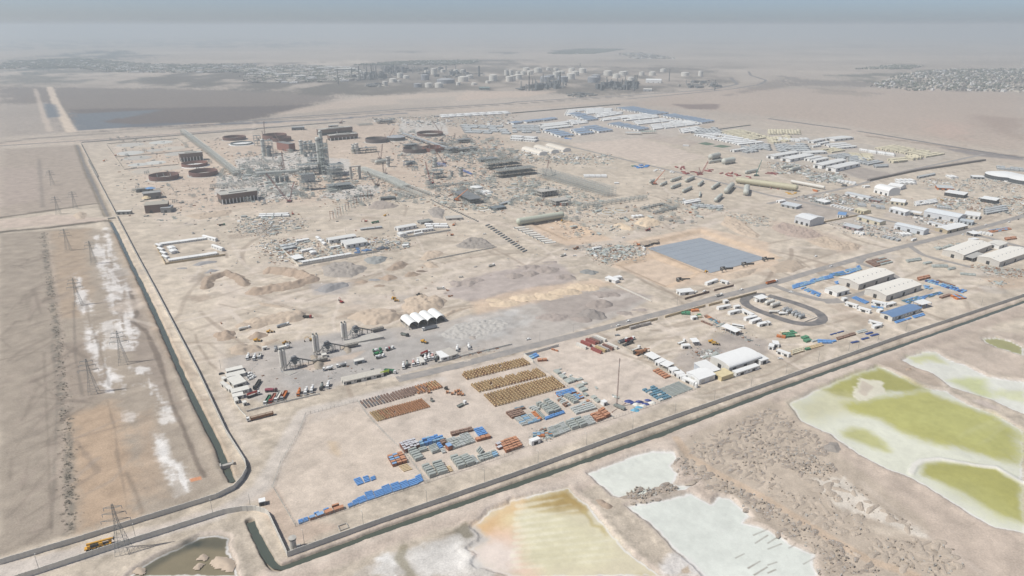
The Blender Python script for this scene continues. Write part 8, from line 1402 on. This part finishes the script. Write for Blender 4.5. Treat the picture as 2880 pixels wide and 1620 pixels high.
 while k<n and tr_<n*30:
  tr_+=1;x,y=rnd.uniform(x0,x1),rnd.uniform(y0,y1)
  if not in_poly(np.array([x]),np.array([y]),poly)[0]:continue
  k+=1;t=rnd.choice(ks);s=sz*rnd.uniform(.5,1.3);s_=(s,s*.7,s*.8)if t==7 else(s*(1.5 if t==0 else 1),s*.7,s*rnd.uniform(.18,.4));rz=UANG+rnd.choice((0,1.57))+rnd.gauss(0,.2);ccnt[t]+=1
  if ccnt[t]>225:merge(crest[t],CL[t],x,y,rz,s_)
  else:put(CL[t],(x,y),rz,CN[t]+" "+where,CN[t].split(" ",1)[1],CN[t]+"s",True,sc_=s_)
for poly,sp,rub,key in MF:
 ar=np.array(poly);x0,y0=ar.min(0);x1,y1=ar.max(0)
 for _ in range(380 if rub else 200):
  x,y=rnd.uniform(x0,x1),rnd.uniform(y0,y1)
  if in_poly(np.array([x]),np.array([y]),poly)[0]:deb.mat(debm[rnd.choice((1,5,5,5))]);u=rnd.uniform(.3,1.5);deb.box(x,y,0,u,u*rnd.uniform(.2,.6),u*rnd.uniform(.3,1.2),rnd.uniform(0,3))
stuff(deb,"construction_debris","loose rubble, offcuts and timber strewn over the refinery yards","debris")
for t in range(8):
 if crest[t].v:stuff(crest[t],CL[t].name+"s","more %ss lying about the refinery yard"%CN[t],"yard clutter")
 # ================ OLD REFINERY AND TOWNS IN THE HAZE
TKW=M((226,222,212),.6,.1);TKG=M((150,154,160),.6,.1)
def ftank(r,x,y,hw,hp,m,lb):
 p=P(r,x,y);t=math.hypot(p[0],p[1],H);k=(p[1]*_cp+H*_sp)/FPX*_S;R_,h=hw*k,hp*k
 b=mbm(m);b.lathe([(R_,0),(R_,h)],20);rf=mbm(m if m is TKW else M((176,178,180)));rf.lathe([(R_+.3,h),(R_*.5,h+R_*.12),(.01,h+R_*.15)],20);st=mbm(STEEL);st.box(R_+.6,0,0,1.2,3,h)
 put(T("oil_tank",[("shell",b,[]),("roof",rf,[]),("stair",st,[])]),p,.8,lb,"tank","oil tanks of the old refinery",True)
WT="white oil tank of the old refinery";GT="dark grey oil tank of the old refinery"
for r,x,y,hw,hp in((A2,1740,520,40,40),(A2,1842,522,42,42),(A2,1300,505,27,42),(A2,1380,470,38,34),(A2,1440,470,20,20),(A2,2085,462,52,45),(A2,2150,430,36,30),(A2,1450,425,30,45),(A2,1510,430,30,25),(A2,2035,500,24,28),(A2,2195,498,30,20),(A2,2330,480,22,22),(A2,2385,455,42,55),(A2,2545,462,32,48),(A2,2520,400,22,50),(A2,2565,400,20,50),(A2,1790,390,30,55),(A2,1720,380,26,30),(A2,1880,370,22,25),(A2,2010,385,24,40),(A2,2080,380,24,35),(A3,10,460,28,55),(A3,60,440,40,45),(A3,60,390,24,30),(A3,115,395,30,35),(A3,180,395,32,38),(A3,262,372,40,42),(A3,362,350,22,25),(A3,440,350,24,22),(A3,145,348,36,22),(A3,445,420,36,50),(A3,490,385,40,25),(A3,600,370,32,40),(A3,635,405,40,42),(A3,710,375,36,42),(A3,590,440,42,55),(A3,965,400,45,42),(A3,1050,428,38,38),(A3,1115,400,42,35),(A3,1145,385,24,26),(A3,1305,402,28,34),(A3,1410,402,34,34),(A3,1520,366,30,28),(A3,1740,408,40,34),(A3,1895,410,24,50),(A3,1195,478,34,55)):ftank(r,x,y,hw,hp,TKW,WT)
for r,x,y,hw,hp in((A2,1702,448,42,50),(A2,1630,520,42,35),(A2,1910,478,90,36),(A3,335,465,52,50),(A3,385,445,42,44),(A3,510,470,52,55),(A3,820,470,60,50),(A3,845,450,45,50)):ftank(r,x,y,hw,hp,TKG,GT)
FS=M((96,102,106),.8,.2)
def stack(r,x,y,hp,w_,lb,kind="flare_stack"):
 p=P(r,x,y);k=(p[1]*_cp+H*_sp)/FPX*_S;b=mbm(FS);b.lathe([(w_*k*.7,0),(w_*k*.5,hp*k),(.05,hp*k+1)],10);b.lathe([(w_*k*.9,hp*k*.7),(w_*k*.9,hp*k*.72)],10)
 put(T(kind,[("shaft",b,[])]),p,0,lb,"stack","stacks of the old refinery",True)
for r,x,y,hp,w_ in((A3,172,558,180,9),(A3,207,556,120,8),(A3,480,524,155,14),(A3,312,480,90,8),(A3,1230,556,150,12),(A3,1250,540,140,10),(A2,830,490,150,7),(A2,968,440,110,8),(A2,1040,430,120,8),(A2,1115,400,110,7),(A2,1165,420,120,9),(A2,1210,410,100,8),(A2,2245,410,100,16),(A2,1090,350,70,6),(A2,1180,350,60,6),(A2,1385,360,60,8),(A3,1580,460,120,6),(A3,2040,550,100,7),(A3,685,310,30,6),(A3,1000,500,60,6),(A3,1060,490,60,6),(A3,1110,490,55,6)):stack(r,x,y,hp,w_,"dark slender stack of the old refinery")
rnd=random.Random(5)
def unit(poly,n,hmax,lb,seed):
 """a dense process unit far off: frames, columns and pipe racks as one plant"""
 ar=np.array(poly);fr=mbm(FS);co=mbm(M((150,152,150),.7,.2));lo=mbm(M((176,172,164),.8,.2));k=0
 while k<n:
  x,y=rnd.uniform(ar[:,0].min(),ar[:,0].max()),rnd.uniform(ar[:,1].min(),ar[:,1].max())
  if not in_poly(np.array([x]),np.array([y]),poly)[0]:continue
  k+=1;t=k%4
  if t==0:fr.box(x,y,0,rnd.uniform(12,34),rnd.uniform(10,24),rnd.uniform(.25,.6)*hmax,UANG)
  elif t==1:h=rnd.uniform(.4,1)*hmax;co.lathe([(2.6,0),(2.6,h),(.05,h+2)],8,o=(x,y,0))
  elif t==2:fr.box(x,y,rnd.uniform(3,8),rnd.uniform(30,70),7,3,UANG+rnd.choice((0,1.57)))
  else:lo.box(x,y,0,rnd.uniform(8,26),rnd.uniform(8,18),rnd.uniform(4,9),UANG)
 c=ar.mean(0);o=link("process_unit",None,None,(c[0],c[1],0))
 for n_,b in(("steelwork",fr),("pipework",co),("sheds",lo)):b.v=[(v[0]-c[0],v[1]-c[1],v[2])for v in b.v];link(n_,b.mesh(n_),o)  # co holds the unit's upright process columns, not pipes
 tag(o,lb,"plant","process units of the old refinery")
unit(L(A3,60,530,300,490,540,480,540,530,250,555,70,560),70,40,"dark process unit at the front left of the old refinery tanks",1);unit(L(A3,840,540,1000,480,1240,480,1250,550,900,555),80,46,"dark process unit at the front right of the old refinery",2);unit(L(A2,900,440,1250,400,1260,340,1530,320,1530,370,1300,440,1000,460),120,50,"hazy process units at the left of the old refinery",3);unit(L(A2,1380,350,1900,330,2300,400,1900,430,1600,400),70,36,"hazy process unit behind the white tanks",4);unit(L(A3,1600,490,2000,460,2150,500,2050,540,1700,520),40,20,"low pale pipe station at the right of the old refinery",5);unit(L(A3,500,610,720,580,880,600,700,630),30,9,"low sheds at the fence of the old refinery",6);unit(L(A2,1100,500,1240,490,1250,520,1120,520),60,12,"pale sheds left of the old refinery tanks",7)
B("refinery_hall",A3,1345,475,1500,478,60,14,'g',wall=WHITE,rcol=WHITE,label="large white hall in front of the old refinery tanks",cat="hall",doors=3);B("refinery_hall",A3,1320,560,1405,562,30,9,'g',wall=GREYP,rcol=OFFW,label="small dark sided hall at the highway by the refinery",cat="hall",doors=2);B("refinery_hall",A2,2245,545,2350,545,30,9,'g',wall=M((104,124,124)),rcol=M((130,152,150)),label="greenish hall in front of the refinery tanks",cat="hall",doors=2)
for x,y,w_,lb in((620,345,200,"long white roofed hall behind the far left refinery, upper"),(800,360,200,"long white roofed hall behind the far left refinery, lower"),(230,415,110,"pale roofed hall in the far left plant"),(410,435,110,"greyish roofed hall in the far left plant")):B("far_hall",A2,x,y,x+w_,y-4,90,14,'f',wall=M((176,176,176)),rcol=M((216,214,206)),label=lb,cat="hall",doors=0)
def town(name,polys,n,lb,s0,s1,tree):
 b=MB();mw_=[M((206,198,184),.9,.2),M((176,168,158),.9,.2),M((150,144,138),.9,.2),M((222,220,216),.8,.1)];tr=M((98,104,92),.95,.3,.1,name="far_foliage")
 for poly in polys:
  ar=np.array(poly);k=0
  while k<n:
   x,y=rnd.uniform(ar[:,0].min(),ar[:,0].max()),rnd.uniform(ar[:,1].min(),ar[:,1].max())
   if not in_poly(np.array([x]),np.array([y]),poly)[0]:continue
   k+=1
   if rnd.random()<tree:
    b.mat(tr)
    for _ in range(5):cx,cy,s=x+rnd.gauss(0,14),y+rnd.gauss(0,10),rnd.uniform(3,7);b.lathe([(.05,0),(s*.8,s*.3),(s,s*.9),(s*.6,s*1.5),(.05,s*1.8)],6,o=(cx,cy,0))
   else:b.mat(rnd.choice(mw_));s=rnd.uniform(s0,s1);h=rnd.uniform(4,9);a=rnd.choice((.2,.25,1.8));b.box(x,y,0,s,s*rnd.uniform(.5,.9),h,a);b.box(x,y,h,s*.4,s*.3,2.5,a)
 stuff(b,name,lb,"town")
town("town",[L(A4,1000,520,1250,430,1450,365,1900,345,2800,335,2800,580,2000,560,1450,555)],1500,"hazy town of low houses and trees on the far right",9,22,.25)
town("town",[L(A1,700,300,1100,285,1900,295,2576,290,2576,370,1800,380,1000,365)],900,"hazy town of low houses and trees on the far left",16,60,.55)
town("town",[L(A2,-100,330,400,300,1000,330,1250,400,900,460,300,480,-100,480)],900,"hazy works and trees left of the old refinery",20,70,.4);town("town",[L(A2,1000,300,1500,260,2290,250,2150,290,1500,300)],500,"hazy tree belt and houses behind the old refinery",14,40,.7)
town("palm_grove",[L(A3,360,180,700,140,1130,140,800,185,450,190)],600,"dark palm grove on the plain behind the refinery",12,30,.97);town("suburb",[L(A3,1060,185,1300,175,1660,235,1250,235)],260,"scattered houses on the plain right of the palm grove",14,40,.1);town("village",[L(A4,860,340,1300,300,1560,310,1400,340)],200,"small green village on the far right plain",14,40,.7);town("woodland",[L(A1,-100,340,100,260,800,230,1500,290,700,330)],700,"dark hazy woodland on the far left",20,50,.85)
# ================ HAZE
mh=bpy.data.materials.new("haze");mh.use_nodes=True;th_=mh.node_tree
for n in list(th_.nodes):th_.nodes.remove(n)
oh=th_.nodes.new("ShaderNodeOutputMaterial");pv=th_.nodes.new("ShaderNodeVolumePrincipled")
pv.inputs["Color"].default_value=(.665,.735,.775,1);pv.inputs["Density"].default_value=1.5e-4;pv.inputs["Anisotropy"].default_value=0.15
th_.links.new(pv.outputs[0],oh.inputs["Volume"])
mb=MB();mb.mat(mh);mb.box(0,59000,-6,260000,124000,H+50)
struct(link("haze",mb.mesh("haze")),'stuff')
# ================ labels that would read the same get told apart by their place
ORD=["","first","second","third","fourth","fifth","sixth","seventh","eighth","ninth","tenth","eleventh","twelfth"]
def ordn(n):
 if n<len(ORD):return ORD[n]
 return "%d%s"%(n,"th" if 10<=n%100<=20 else{1:"st",2:"nd",3:"rd"}.get(n%10,"th"))
bylab={}
for o,lab,row in REG:bylab.setdefault(lab,[]).append((o,row))
for lab,lst in bylab.items():
 if len(lst)==1:continue
 if lst[0][1]is not None:
  for o,(rr_,kk)in lst:o["label"]="%s, %s from left in %s row"%(lab,ordn(kk),ordn(rr_))
  rows={}
 else:
  n=len(lst)
  lst.sort(key=lambda t:-PX(*t[0].location[:2])[1])
  if n>14:
   nb=max(2,round(math.sqrt(n)*.7));per=math.ceil(n/nb)
   for b_ in range(nb):
    band=sorted(lst[b_*per:(b_+1)*per],key=lambda t:PX(*t[0].location[:2])[0])
    for k,(o,_)in enumerate(band):o["label"]="%s, %s from left in %s band"%(lab,ordn(k+1),ordn(b_+1))
  else:
   lst.sort(key=lambda t:PX(*t[0].location[:2])[0])
   for k,(o,_)in enumerate(lst):o["label"]="%s, %s from the left"%(lab,"rightmost counting last" if False else ordn(k+1))
 if not lst[0][0].get("group"):
  for o,_ in lst:o["group"]=lab[:60]
